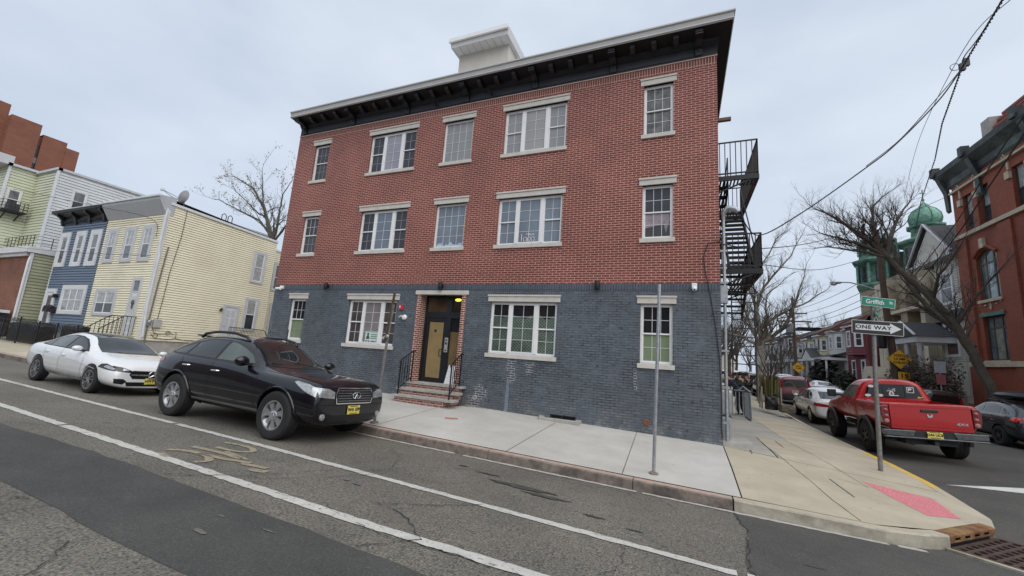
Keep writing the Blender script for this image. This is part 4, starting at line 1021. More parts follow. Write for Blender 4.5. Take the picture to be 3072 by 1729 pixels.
tag(mb.build('door_wreath', mat('dried_wreath', (.10, .10, .09), .9, 0, .4, 30), None), 'dark dried wreath hanging on the front door of the yellow house', 'wreath')
for y, a in ((16.3, 17.15),): 
    trim_window(yh, SS, y, a, .4, 2.42, .14, TRIMG, CURT, DKG, .5); trim_window(yh, SS, y + .03, a, 3.36, 5.33, .14, TRIMG, CURT, CURT, .5)
trim_window(yh, lambda u, v, o: (EX + o, u, v), 18.6, 19.6, .3, 2.4, .14, TRIMG, MIDG, MIDG, .5); trim_window(yh, lambda u, v, o: (EX + o, u, v), 18.4, 19.4, 3.2, 5.1, .14, TRIMG, MIDG, MIDG, .5)
door_panel(yh, SS, 15.1, 16.02, -.28, 1.82, .14, TRIMG, TRIMW)
mb = MB(); mb.lathe([(.05, 0), (.07, .1), (.05, .18)], (HX + .1, 15.0, 1.55), (0, -.4, -1), 8); mb.beam((HX, 15.05, 1.6), (HX + .1, 15.0, 1.55), .03); tag(mb.build('side_lamp', BLACKP), 'small black lantern beside the side door of the yellow house', 'lamp')
# stoop with railing at the side door
sp = at0('side_stoop', 'black iron railing on a concrete stoop at the yellow side door', 'stoop', (-23.7, 15.9, -1.15))
mb = MB(); mb.box(HX + .05, HX + 1.1, 14.95, 16.9, -1.25, -.30); mb.build('platform', CONC, sp)
mb = MB()
X1 = HX + 1.08
mb.beam((X1, 14.95, .52), (X1, 16.9, .52), .035); mb.beam((X1, 14.95, -.2), (X1, 16.9, -.2), .03); mb.tube([(X1, 16.9, .52), (X1, 17.15, .42), (X1, 17.3, .1), (X1, 17.35, -.3)], .02, 6)
for k in range(24): y = lerp(14.95, 16.9, k / 23); mb.beam((X1, y, -.3), (X1, y, .5), .016)
mb.build('railing', BLACKP, sp); world_children(sp)
# utility boxes, pipes and twisted service lines on the side wall
ub = at0('electric_meter', 'round electric meter and grey box on the yellow side wall', 'meter', (HX + .1, 11.75, .3))
mb = MB(); mb.box(HX + .02, HX + .14, 11.62, 11.78, .25, .56); mb.lathe([(.09, 0), (.09, .07), (.06, .1)], (HX + .14, 11.7, .44), (1, 0, 0), 12); mb.build('meter', GALV, ub)
mb = MB(); mb.box(HX + .02, HX + .16, 11.88, 12.2, .18, .6); mb.build('box', mat('pale_box', (.42, .43, .42), .5, .1, .1, 5), ub, bevel=.02)
mb = MB(); mb.tube([(HX + .06, 11.7, .25), (HX + .06, 11.7, -1.0)], .035, 6); mb.tube([(HX + .06, 11.7, .55), (HX + .06, 11.75, 2.2), (HX + .06, 11.85, 4.2), (HX + .08, 11.86, 4.3)], .035, 6); mb.build('conduit', STEELD, ub)
world_children(ub)
mb = MB(); cx = lambda y, z: (HX + .05, y, z)
mb.tube([cx(11.9, .2), cx(12.0, -.05), cx(12.2, -.15), cx(12.5, -.1), cx(12.7, .0), cx(12.9, -.12)], .012, 5)
for c, rr_ in (((12.1, -.22), .1), ((12.62, -.05), .1)): mb.tube([cx(c[0] + rr_ * cos(t * .5), c[1] + rr_ * sin(t * .5)) for t in range(14)], .012, 5)
mb.tube([cx(11.9, -.15), cx(12.1, -.35), cx(12.6, -.38), cx(13.0, -.3), cx(13.4, -.36), cx(14.2, -.40), cx(14.9, -.3)], .014, 5)
mb.tube([cx(12.9, .02), cx(13.0, .0), cx(13.0, -.3)], .012, 5)
tag(mb.build('loose_cable', mat('old_cable', (.12, .10, .07), .7)), 'tangled old cables low on the yellow side wall', 'cable')
mb = MB(); mb.tube([(HX + .05, 12.35, 6.5), (HX + .05, 12.33, 5), (HX + .05, 12.15, 3), (HX + .05, 12.1, 1.6), (HX + .05, 12.05, .6)], .012, 5)
tag(mb.build('drop_cable', WIREM), 'black cable running from the satellite dish down the yellow wall', 'cable')
mb = MB(); mb.tube([(HX + .12, 11.45, 6.1), (HX + .14, 11.42, 4.4), (HX + .12, 11.5, 3.8), (HX + .1, 11.48, 1.2), (HX + .12, 11.55, -.3)], .045, 7); tag(mb.build('downpipe', TRIMW, None, True), 'white downpipe at the front corner of the yellow house', 'pipe')
# satellite dish
sdh = at0('satellite_dish', 'grey satellite dish with twin arm on the yellow house roof', 'satellite dish', (HX - .1, 12.13, 6.5))
mb = MB(); mb.tube([(HX - .1, 12.2, 6.45), (HX - .1, 12.2, 6.8), (HX - .05, 12.15, 6.95)], .03, 6); mb.tube([(HX, 12.1, 6.85), (HX - .35, 11.75, 7.0), (HX - .7, 11.45, 7.3)], .022, 6); mb.tube([(HX, 12.1, 6.9), (HX - .5, 11.7, 7.2), (HX - .7, 11.45, 7.3)], .015, 5); mb.build('arm', STEELD, sdh)
mb = MB(); mb.lathe([(.02, -.06), (.2, -.02), (.36, .05), (.38, .055), (.36, .062), (.2, -.005), (.02, -.045)], (HX + .05, 12.1, 7.08), (-.8, -.55, .35), 18); mb.build('dish', mat('dish_grey', (.50, .51, .53), .5, 0, .06, 4), sdh, True)
mb = MB(); mb.box(HX - .86, HX - .6, 11.38, 11.5, 7.27, 7.36); mb.build('receiver', TRIMW, sdh); world_children(sdh)
mb = MB()
for o in (0, .35): mb.tube([(HX - .15, 14.2 + o, 6.4), (HX - .15, 14.2 + o, 6.9), (HX - .15, 14.32 + o, 7.0), (HX - .15, 14.44 + o, 6.9), (HX - .15, 14.44 + o, 6.4)], .025, 6)
tag(mb.build('roof_ladder_hook', BLACKP), 'curved black ladder hoops on the yellow house roof edge', 'ladder')

# blue house
bh = at0('row_house', 'blue clapboard row house with heavy black bracketed cornice', 'house', (-32.3, 11.5, -1), 'clapboard row houses up the street')
BX0, BX1 = -34.87, -29.8
mb = MB(); siding_wall(mb, SF, BX0, BX1, -.4, 6.0, .15)
mb.quad((BX0, HY, -.4), (BX0, 18, -.4), (BX0, 18, 6.5), (BX0, HY, 6.5)); mb.build('wall', BLU_S, bh)
mb = MB(); mb.box(BX0, BX1, HY + .02, 18, -1.5, -.4); mb.build('foundation', CONC, bh)
mb = MB(); mb.box(BX0, BX1, HY + .02, 18, 6.3, 6.5); mb.build('roof', mat('tar_roof', (.09, .09, .09), .9), bh)
mb = MB(); mb.box(BX0, BX1, HY - .06, HY + .02, 5.98, 6.45); mb.add([(BX0 - .05, HY - .06, 6.4), (BX1 - .01, HY - .06, 6.4), (BX1 - .01, HY - .5, 6.6), (BX0 - .45, HY - .5, 6.6), (BX0 - .45, HY - .5, 6.72), (BX1 - .01, HY - .5, 6.72), (BX1 - .01, HY + .1, 6.72), (BX0 - .45, HY + .1, 6.72)], [(0, 1, 2, 3), (3, 2, 5, 4), (4, 5, 6, 7), (0, 3, 4, 7)])
for x in (-34.8, -33.2, -31.6, -30.05):
    mb.prism([(.05, 5.9), (.12, 5.95), (.2, 6.3), (.42, 6.45), (.42, 6.6), (.05, 6.6)], (x, HY, 0), (0, -1, 0), (0, 0, 1), (1, 0, 0), -.1, .1)
for k in range(34): x = lerp(BX0 + .1, BX1 - .1, k / 33); mb.box(x - .03, x + .03, HY - .12, HY - .05, 6.05, 6.2)
mb.build('cornice', BLACKP, bh)
mb = MB(); mb.beam((BX0 - .46, HY - .5, 6.75), (BX1, HY - .5, 6.75), .06, .05); mb.build('cornice_cap', TRIMW, bh)
mb = MB(); mb.box(BX0 - .01, BX0 + .1, HY - .03, HY + .05, -.4, 5.98); mb.build('corner_board', TRIMW, bh)
for a, b in ((-34.66, -33.5), (-32.8, -31.68), (-31.2, -30.03)): trim_window(bh, SF, a, b, 3.35, 5.46, .27, TRIMW, MIDG, DKG, .5)
bw = trim_window(bh, SF, -32.87, -30.2, .60, 2.26, .24, TRIMW, CURT, CURT, .5, 3)
dd = door_panel(bh, SF, -34.76, -33.5, -.2, 2.05, .2, TRIMW, TRIMW, 0, False)
mb = MB(); 
for v0, v1 in ((.05, .85), (1.0, 1.65)): mb.quad((-34.38, HY - .05, v0), (-33.88, HY - .05, v0), (-33.88, HY - .05, v1), (-34.38, HY - .05, v1))
mb.build('pane', DKG, dd)
mb = MB(); mb.box(-33.42, -33.22, HY - .22, HY - .08, 1.5, 1.72); mb.box(-33.4, -33.2, HY - .1, HY, 1.6, 1.66); tag(mb.build('porch_lantern', BLACKP), 'black lantern between the door and window of the blue house', 'lamp')
mb = MB(); mb.ball((-33.35, HY - .25, .95), .26, 9, 1.25, .8, .55); mb.box(-33.62, -33.08, HY - .4, HY - .06, .68, .9); tag(mb.build('hanging_planter', mat('dark_planter', (.03, .022, .028), .8, 0, .3, 20)), 'dark hanging planter below the lantern on the blue house', 'planter')
# row of front yard iron fences, covered barbecue, black bags
FYD = 9.05
def iron_fence(x0, x1, y, h, lab, zf=wz, base=0, pitch=.13):
    f = at0('iron_fence', lab, 'fence', ((x0 + x1) / 2, y, zf((x0 + x1) / 2, y)), 'black iron front yard fences'); mb = MB()
    n = int((x1 - x0) / pitch)
    for i in range(n + 1):
        x = lerp(x0, x1, i / n); z = zf(x, y); mb.beam((x, y, z + .06), (x, y, z + h), .018)
    for q in (.12, h - .14): mb.beam((x0, y, zf(x0, y) + q), (x1, y, zf(x1, y) + q), .03)
    mb.build('pickets', BLACKP, f)
    for i in range(int((x1 - x0) / 1.8) + 1):
        x = min(x1, x0 + i * 1.8); mb = MB(); mb.beam((x, y, zf(x, y) - .02), (x, y, zf(x, y) + h + .06), .05); mb.build('post', BLACKP, f)
    world_children(f)
iron_fence(-28.2, -24.0, 9.35, 1.15, 'black iron fence in front of the yellow house yard')
iron_fence(-33.8, -28.4, 9.35, 1.25, 'black iron fence in front of the blue house')
iron_fence(-40.5, -34.2, 9.5, 1.1, 'black iron fence by the brick garage at the far left')
TARP = mat('black_tarp', (.012, .011, .013), .35, 0, .3, 8, .4)
def lumps(name, boxc, n, m, lab, cat, seed):
    rnd = random.Random(seed); bm = bmesh.new()
    (x0, x1, y0, y1, z0, z1) = boxc
    bmesh.ops.create_cube(bm, size=1); bmesh.ops.subdivide_edges(bm, edges=bm.edges[:], cuts=5, use_grid_fill=True)
    for v in bm.verts:
        v.co.x = lerp(x0, x1, v.co.x + .5); v.co.y = lerp(y0, y1, v.co.y + .5); t = v.co.z + .5
        v.co.z = lerp(z0, z1, t) + (rnd.uniform(-.09, .09) if t > .9 else 0)
        v.co.x += rnd.uniform(-.05, .05); v.co.y += rnd.uniform(-.05, .05)
    me = bpy.data.meshes.new(name); bm.to_mesh(me); bm.free(); me.materials.append(m)
    for p in me.polygons: p.use_smooth = True
    o = bpy.data.objects.new(name, me); COL.objects.link(o); s = o.modifiers.new('s', 'SUBSURF'); s.levels = s.render_levels = 1
    return tag(o, lab, cat)
lumps('covered_furniture', (-32.6, -29.3, 9.7, 10.4, -1.0, -.02), 5, TARP, 'long row of bins under black plastic before the blue house', 'cover', 4)
lumps('covered_barbecue', (-27.4, -26.1, 9.8, 10.4, -1.0, .0), 5, TARP, 'barbecue under a black cover before the yellow house', 'cover', 5)
# front stoop of the yellow house
fs = at0('front_stoop', 'front steps of the yellow house with black iron railings', 'stoop', (-25.4, 10.8, -1.0))
mb = MB()
for k in range(4): mb.box(-26.0, -24.8, 10.2 + k * .3, 11.45, -1.15, -.95 + k * .2)
mb.build('steps', CONC, fs)
for x in (-26.0, -24.8):
    mb = MB(); mb.beam((x, 10.15, -.05), (x, 10.95, .62), .035); mb.beam((x, 10.95, .62), (x, 11.45, .62), .035)
    for k in range(9): y = lerp(10.15, 11.4, k / 8); mb.beam((x, y, -1.0 + max(0, (y - 10.2)) * .6), (x, y, min(.62, lerp(-.05, .62, (y - 10.15) / .8))), .018)
    mb.build('railing', BLACKP, fs)
world_children(fs)

# green and grey building behind
gb = at0('apartment_building', 'tall mossy green and grey clapboard building left of the blue house', 'building', (-40, 12, -1))
mb = MB()
siding_wall(mb, lambda u, v, o: (-37 + o, u, v), 11.4, 26, 4.0, 9.8, .19, .03); mb.build('wall', GRY_S, gb)['label'] = 'pale grey side wall'
mb = MB()
siding_wall(mb, lambda u, v, o: (u, 11.4 - o, v), -40, -37, 4.0, 9.85, .19, .03); siding_wall(mb, lambda u, v, o: (-40 + o, u, v), 10.15, 11.4, 4.0, 9.95, .19, .03); siding_wall(mb, lambda u, v, o: (u, 10.15 - o, v), -52, -40, 4.0, 9.95, .19, .03); mb.build('wall', GRN_S, gb)['label'] = 'mossy yellow green clapboard wall'
mb = MB(); siding_wall(mb, lambda u, v, o: (-36 + o, u, v), 10.9, 13.5, -1.0, 4.1, .19, .03); mb.build('wall', OLV_S, gb)['label'] = 'olive lower side wall'
BRK2 = brick('old_orange_brick', (.30, .10, .045), (.20, .06, .03), (.22, .14, .10), .21, .0667, .009, stain=((.12, .05, .03), .8, .45, .7), blotch=.4)
mb = MB(); mb.quad((-56, 10.9, -1.2), (-36, 10.9, -1.2), (-36, 10.9, 4.15), (-56, 10.9, 4.15)); mb.build('brick_front', BRK2, gb)
mb = MB(); mb.box(-56, -35.9, 10.6, 13.5, 4.15, 4.5); mb.box(-56, -36.3, 10.75, 10.9, 3.95, 4.15); mb.build('lower_roof', TRIMW, gb)
for q in ((-37.08, -36.95, 11.3, 11.42, 4.3, 9.9), (-40.06, -39.94, 10.08, 10.2, 4.3, 10), (-36.06, -35.93, 10.82, 10.95, -1, 4.1)): mb = MB(); mb.box(*q); mb.build('corner_board', TRIMW, gb)
mb = MB(); mb.box(-37.2, -36.9, 11.3, 26, 9.8, 9.95); mb.box(-40.1, -36.9, 11.25, 11.5, 9.8, 9.95); mb.box(-40.12, -39.8, 10, 11.5, 9.9, 10.05); mb.box(-53, -39.8, 9.5, 10.2, 9.9, 10.5); mb.build('eave', TRIMG, gb)
mb = MB(); mb.box(-53, -37.1, 11.5, 26, 9.7, 9.82); mb.box(-53, -40.1, 10.2, 11.5, 9.7, 9.82); mb.build('roof', mat('tar_roof', (.09, .09, .09), .9), gb)
trim_window(gb, lambda u, v, o: (-37 + o, u, v), 12.18, 12.95, 7.35, 8.82, .09, TRIMW, MIDG, DKG, .5); trim_window(gb, lambda u, v, o: (-37 + o, u, v), 14.0, 14.9, 7.5, 8.8, .09, TRIMW, DKG, DKG, .5)
gw = trim_window(gb, lambda u, v, o: (-40 + o, u, v), 10.28, 10.95, 7.1, 8.45, .08, TRIMW, MIDG, DKG, .5)
mb = MB(); mb.box(-37.1, -36.7, 12.6, 13.4, 9.95, 10.6); mb.beam((-36.9, 15, 9.9), (-36.9, 15, 10.6), .12)
mb = MB(); mb.tube([(-36, 10.85, 3.9), (-35.95, 10.8, 3.6), (-35.95, 10.82, -.6)], .06, 7); tag(mb.build('downpipe', TRIMW, None, True), 'white downpipe on the corner of the orange brick garage', 'pipe')
fe = at0('window_balcony', 'small black iron balcony with air conditioner on the green wall', 'balcony', (-39.5, 10.6, 6.9))
mb = MB(); mb.box(-39.98, -39.2, 10.05, 11.15, 6.85, 6.95); mb.beam((-39.95, 10.3, 6.4), (-39.3, 10.3, 6.85), .06); mb.beam((-39.95, 10.9, 6.4), (-39.3, 10.9, 6.85), .06); mb.build('platform', BLACKP, fe)
mb = MB()
for q in (7.15, 7.35, 7.55): mb.beam((-39.2, 10.05, q), (-39.2, 11.15, q), .025); mb.beam((-39.2, 11.15, q), (-39.95, 11.15, q), .025); mb.beam((-39.2, 10.05, q), (-39.95, 10.05, q), .025)
for k in range(7): y = lerp(10.05, 11.15, k / 6); mb.beam((-39.2, y, 6.95), (-39.2, y, 7.57), .02)
mb.build('railing', BLACKP, fe); mb = MB(); mb.box(-39.9, -39.45, 10.35, 10.85, 6.96, 7.45); mb.build('air_conditioner', mat('ac_dark', (.06, .06, .065), .5), fe); world_children(fe)
rl = at0('roof_railing', 'thin black railing on the low roof between garage and blue house', 'railing', (-37, 10.8, 4.5)); mb = MB()
for q in (4.75, 5.0, 5.2): mb.beam((-40.5, 10.8, q), (-36.0, 10.8, q), .02); mb.beam((-36.0, 10.8, q), (-36.0, 13.2, q), .02)
for k in range(10): mb.beam((lerp(-40.5, -36, k / 9), 10.8, 4.5), (lerp(-40.5, -36, k / 9), 10.8, 5.22), .025)
for k in range(4): mb.beam((-36, lerp(10.8, 13.2, k / 3), 4.5), (-36, lerp(10.8, 13.2, k / 3), 5.22), .03)
mb.build('rail', BLACKP, rl); world_children(rl)
world_children(gb); world_children(bh); world_children(yh)
# dark things at the far left pavement edge
cn = at0('market_canopy', 'low white canopy on dark frame at the far left pavement', 'canopy', (-38, 9.9, -.8))
mb = MB(); mb.box(-41, -36.2, 9.7, 10.7, .45, .62); mb.build('top', TRIMW, cn); mb = MB(); mb.box(-41, -36.3, 9.75, 10.65, .2, .45)
for x in (-40.8, -38.5, -36.4): mb.beam((x, 9.75, -.85), (x, 9.75, .3), .06)
mb.build('frame', BLACKP, cn); world_children(cn)
lumps('rubbish_pile', (-39.2, -35.6, 9.9, 10.6, -.95, -.1), 5, mat('dark_clutter', (.045, .043, .045), .7, 0, .5, 6), 'dark clutter of bins and bags behind the far left fence', 'rubbish', 8)
# brown tower far behind
BRN = brick('brown_tower_brick', (.235, .085, .05), (.20, .07, .042), (.18, .08, .05), 1.2, .4, .02, blotch=.25)
tw = at0('brick_tower', 'brown brick apartment tower stepping down behind the green building', 'building', (-110, 34, 0))
mb = MB()
for x0, x1, y0, y1, z1 in ((-150, -126.5, 27, 30, 43.6), (-150, -124.7, 30, 34.3, 41.2), (-150, -125.1, 34.9, 38.6, 39.5), (-150, -125.6, 34.3, 34.9, 39.0), (-150, -125.0, 38.6, 40.7, 38.4)): mb.box(x0, x1, y0, y1, -2, z1)
mb.build('wall', BRN, tw)
mb = MB(); mb.box(-125.6, -125.5, 34.32, 34.88, 10, 37); mb.build('stair_glass', DKG, tw); mb = MB()
for z in range(12, 36, 3): mb.box(-125.5, -125.4, 34.32, 34.88, z, z + 1.2)
mb.build('spandrel', mat('grey_panel', (.25, .25, .26), .6), tw); world_children(tw)
tk = at0('roof_tank', 'white weathered roof tank in front of the brown tower', 'tank', (-44.5, 13.6, 9.8))
mb = MB(); mb.lathe([(.9, 9.5), (.85, 11.2), (.8, 11.35), (.4, 11.5)], (-44.6, 13.8, 0), n=14); mb.build('drum', mat('peeling_white', (.55, .55, .55), .7, 0, .25, 6), tk); world_children(tk)
# ---------------------------------------------------------------- fire escape on the side wall
fe = at0('fire_escape', 'black iron fire escape on the side of the brick building', 'fire escape', (1.5, 13, -1.6))
FX0, FX1 = XR + .03, 2.02
def platform(y0, y1, z, rh, hole=None):
    mb = MB()
    for x in (FX0 + .02, FX1): mb.beam((x, y0, z - .06), (x, y1, z - .06), .05, .14)
    for y in (y0, y1): mb.beam((FX0, y, z - .06), (FX1, y, z - .06), .05, .14)
    n = int((FX1 - FX0) / .085)
    for i in range(1, n):
        x = lerp(FX0, FX1, i / n)
        if hole and hole[0] < x < hole[1]:
            mb.beam((x, y0, z), (x, hole[2], z), .045, .012)
            mb.beam((x, hole[3], z), (x, y1, z), .045, .012)
        else: mb.beam((x, y0, z), (x, y1, z), .055, .014)
    for y in (y0 + .02, y1): 
        mb.beam((FX0, y, z - .5), (FX1 - .1, y, z - .1), .04)
    mb.build('platform', BLACKP, fe)
    mb = MB(); t = z + rh
    for a, b in (((FX0, y0), (FX1, y0)), ((FX1, y0), (FX1, y1)), ((FX1, y1), (FX0, y1))):
        for q in (t, z + .09): mb.beam((a[0], a[1], q), (b[0], b[1], q), .035)
        L = sqrt((a[0] - b[0]) ** 2 + (a[1] - b[1]) ** 2); n = int(L / .135)
        for k in range(n + 1): mb.beam((lerp(a[0], b[0], k / n), lerp(a[1], b[1], k / n), z), (lerp(a[0], b[0], k / n), lerp(a[1], b[1], k / n), t), .022)
    mb.build('railing', BLACKP, fe)
platform(12.45, 15.9, 5.55, 1.06, (1.35, 1.95, 13.2, 15.4)); platform(12.35, 16.0, 2.78, 1.0, (1.0, 1.5, 13.0, 15.2))
def stair(xa, xb, ya, za, yb, zb, n):
    mb = MB()
    for x in (xa, xb): mb.beam((x, ya, za), (x, yb, zb), .04, .22)
    for k in range(n): t = (k + .5) / n; y, z = lerp(ya, yb, t), lerp(za, zb, t); mb.box(xa, xb, y - .11, y + .11, z - .02, z + .02)
    mb.build('stair', BLACKP, fe)
    mb = MB(); 
    for x in (xb,): mb.beam((x, ya, za + .8), (x, yb, zb + .8), .03); mb.beam((x, ya, za), (x, ya, za + .8), .03); mb.beam((x, yb, zb), (x, yb, zb + .8), .03)
    mb.build('stair_rail', BLACKP, fe)
stair(1.30, 1.92, 15.3, 5.5, 12.9, 2.85, 13); stair(1.0, 1.28, 12.7, 5.45, 15.4, 3.9, 9); stair(1.02, 1.75, 12.7, 2.75, 14.3, 1.7, 6)
mb = MB()
for x in (1.3, 1.85): mb.beam((x, 12.6, -.6), (x, 12.6, 2.7), .03)
for k in range(14): z = -.5 + k * .24; mb.beam((1.3, 12.6, z), (1.85, 12.6, z), .025)
mb.build('drop_ladder', BLACKP, fe)
mb = MB()
for x in (1.42, 1.9): mb.beam((x, 13.0, 5.5), (x, 13.0, 9.6), .03)
for k in range(16): z = 5.6 + k * .25; mb.beam((1.42, 13.0, z), (1.9, 13.0, z), .022)
world_children(fe)
mb = MB(); mb.box(XR, XR + .34, 11.1, 11.2, 6.55, 6.63); tag(mb.build('wall_bracket', mat('wood_stub', (.16, .10, .07), .8)), 'short brown bracket poking from the side wall by the top railing', 'bracket')

# ---------------------------------------------------------------- east side of the side street
EXW = 16.0
RBRK = brick('deep_red_brick', (.31, .075, .033), (.25, .058, .027), (.19, .055, .03), .21, .067, .006, stain=((.12, .035, .02), .6, .5, .8), blotch=.25)
SAND = mat('sandstone', (.47, .41, .30), .75, 0, .2, 4, .2)
VERD = mat('dark_verdigris', (.035, .042, .042), .6, .2, .4, 3, dirt=(.10, .13, .12))
COPPER = mat('green_copper', (.15, .31, .235), .7, .05, .45, 3.4, dirt=(.06, .14, .11))
COPPERD = mat('green_copper_dark', (.075, .165, .125), .75, .05, .5, 2.6, dirt=(.19, .32, .25))
OLDW = glass('old_window_glass', (.10, .13, .135), .08, .5, .6, 1.6)
cb = at0('corner_building', 'dark red brick corner building with green cornice and arched windows', 'building', (16, 28, -1.6))
PE = lambda u, v, d: (EXW + d, u, v)
hol = []
for y0 in (29.95, 25.6, 21.2): hol += [(y0, y0 + 1.7, 5.0, 7.85), (y0 - .02, y0 + 1.72, 1.6, 4.05)]
up = []
for y0 in (31.35, 29.9, 27.3, 25.9, 23.2, 21.8): up.append((y0, y0 + .82, 9.35, 11.55))
mb = MB(); holes_wall(mb, [12, 33.1], [-2, 13.2], hol + up, PE, .28)
mb.quad((EXW, 33.1, -2), (30, 33.1, -2), (30, 33.1, 13.2), (EXW, 33.1, 13.2)); mb.build('wall', RBRK, cb)
mb = MB()     # pilasters and sunk panels
for y in (32.55, 28.9, 24.6, 20.2): mb.box(EXW - .12, EXW, y - .45, y + .5, -2, 8.9)
for y in (31.0, 26.9): mb.box(EXW - .1, EXW, y - .28, y + .12, 9.3, 11.6)
mb.build('pilaster', RBRK, cb)
mb = MB()
for z, h in ((9.0, .22), (12.05, .12), (1.25, .28)): mb.box(EXW - .17, EXW - .001, 12, 33.12, z, z + h)
for a, b, c, d in hol: mb.box(EXW - .1, EXW + .2, a - .1, b + .1, c - .16, c)
for a, b, c, d in up: mb.box(EXW - .14, EXW - .002, b - .02, b + .3, 11.0, 11.4); mb.box(EXW - .08, EXW - .001, b + .05, b + .17, 11.5, 12.05)
for y0 in (29.95, 25.6, 21.2): mb.box(EXW - .16, EXW - .001, y0 + .7, y0 + 1.0, 7.95, 8.5)
mb.build('stone_trim', SAND, cb)
for i, (a, b, c, d) in enumerate(hol):
    arch = i % 2 == 0
    mb = MB(); x = EXW + .2
    mb.box(x - .06, x, a, a + .1, c, d); mb.box(x - .06, x, b - .1, b, c, d); mb.box(x - .055, x - .001, a + .1, b - .1, d - .1, d); mb.box(x - .055, x - .001, a + .1, b - .1, c, c + .08)
    t = lerp(c, d, .72); mb.box(x - .05, x - .002, a + .1, b - .1, t, t + .09)
    for k in (.3, .7): y = lerp(a, b, k); mb.box(x - .048, x - .003, y - .05, y + .05, c, d)
    wn = mb.build('window', mat('old_window_frame', (.09, .075, .055), .6, 0, .2, 6) if arch else mat('dark_window_frame', (.05, .045, .04), .6), cb)
    mb = MB(); mb.quad((x - .02, a, c), (x - .02, b, c), (x - .02, b, d), (x - .02, a, d)); mb.build('pane', OLDW, wn)
    mb = MB(); y = lerp(a, b, .3); y2 = lerp(a, b, .7); mb.quad((x - .025, y, c + .05), (x - .025, y2, c + .05), (x - .025, y2, t), (x - .025, y, t)); mb.build('curtain', glass('pale_blue_curtain', (.22, .29, .32), .15, .5, .5, 3) if arch else glass('pale_green_curtain', (.20, .23, .19), .15, .5, .4, 3), wn)
    if arch:    # brick corners that turn the opening into a segmental arch
        mb = MB(); n = 10; R = 1.05; cy = (a + b) / 2
        for s in (0, 1):
            ys = [lerp(cy, (a, b)[s], k / n) for k in range(n + 1)]
            pts = [((y), 7.85 - .42 * ((y - cy) / .85) ** 2 - .0) for y in ys]
            mb.prism(pts + [((a, b)[s], 7.86), (cy, 7.86)], (EXW, 0, 0), (0, 1, 0), (0, 0, 1), (1, 0, 0), .0, .27)
        mb.build('arch', RBRK, cb)
        mb = MB(); L = [(EXW - .05, cy + .95 * k, 8.0 - .45 * k * k) for k in [i / 8 - 1 for i in range(17)]]
        mb.tube(L, .08, 6); mb.build('hood_mould', RBRK, cb)
    else:
        mb = MB(); mb.box(EXW - .08, EXW + .1, a - .1, b + .1, d, d + .2); mb.build('lintel', COPPERD, wn)
for i, (a, b, c, d) in enumerate(up):
    mb = MB(); x = EXW + .22; m = lerp(c, d, .45)
    mb.box(x - .06, x, a, a + .07, c, d); mb.box(x - .06, x, b - .07, b, c, d); mb.box(x - .059, x, a, b, m - .03, m + .03); wn = mb.build('window', mat('dark_window_frame', (.05, .045, .04), .6), cb)
    mb = MB(); mb.quad((x - .02, a, c), (x - .02, b, c), (x - .02, b, m), (x - .02, a, m)); mb.build('pane', DKG, wn); mb = MB(); mb.quad((x - .02, a, m), (x - .02, b, m), (x - .02, b, d), (x - .02, a, d)); mb.build('pane', CURT, wn)
mb = MB()
prf = [(0, 12.45), (.10, 12.6), (.16, 12.95), (.55, 13.4), (.6, 13.7), (0, 13.85)]
vs = []
for y in (12, 33.2): vs += [(EXW - o, y + (o * .9 if y > 30 else 0), z) for o, z in prf]
n = len(prf)
mb.add(vs, [(i, i + 1, n + i + 1, n + i) for i in range(n - 1)] + [tuple(range(n, 2 * n))]); mb.build('cornice', VERD, cb)
for y in (33.4, 30.4, 26.3, 22): mb = MB(); mb.box(EXW - .7, EXW - .3, y, y + .35, 13.5, 14.1); mb.prism([(0, 11.0), (.1, 11.15), (.16, 12.3), (.52, 13.4), (0, 13.4)], (EXW, y + .05, 0), (-1, 0, 0), (0, 0, 1), (0, 1, 0), -.15, .2); mb.build('bracket', VERD, cb)
mb = MB(); mb.add([(EXW + .1, 12, 13.9), (EXW + .1, 29.8, 13.9), (EXW + 1.2, 29.8, 15.9), (EXW + 1.2, 12, 15.9)], [(0, 1, 2, 3)])
for k in range(5): t = k / 5; mb.box(EXW + .05 + 1.1 * t, EXW + .2 + 1.1 * t, 12, 29.85, 13.9 + 2 * t, 14.05 + 2 * t)
mb.quad((EXW + .1, 29.8, 13.9), (EXW + 6, 29.8, 13.9), (EXW + 6, 29.8, 15.9), (EXW + 1.2, 29.8, 15.9)); mb.build('mansard', mat('red_tile', (.25, .065, .045), .7, 0, .2, 6), cb)
mb = MB(); mb.box(EXW + .4, EXW + 1.2, 29.9, 30.6, 14.6, 15.5); mb.build('chimney', CONC, cb)
mb = MB()
for y0, z in ((30.85, 4.6), (26.5, 4.6)):
    mb.prism([(0, -.2), (.13, 0), (0, .2), (-.13, 0)], (EXW - .01, y0, z), (0, 1, 0), (0, 0, 1), (1, 0, 0), -.03, 0)
    for dy, dz in ((.8, .2), (.45, .1), (-.45, .1), (-.8, .2), (.75, -.35), (-.8, -.35)): mb.box(EXW - .03, EXW, y0 + dy - .06, y0 + dy + .06, z + dz - .04, z + dz + .04)
for y0 in (32.5, 31.0, 28.5, 26.3):
    for dy, dz in ((0, 0), (.12, .1), (-.12, .1), (.1, -.1), (-.1, -.1)): mb.box(EXW - .03, EXW, y0 + dy - .045, y0 + dy + .045, 12.45 + dz - .04, 12.45 + dz + .04)
mb.build('stone_inlay', SAND, cb)
world_children(cb)
gl = at0('globe_lamp', 'white globe lamp on a thin post before the red corner building', 'lamp', (14.2, 21.2, -1.7))
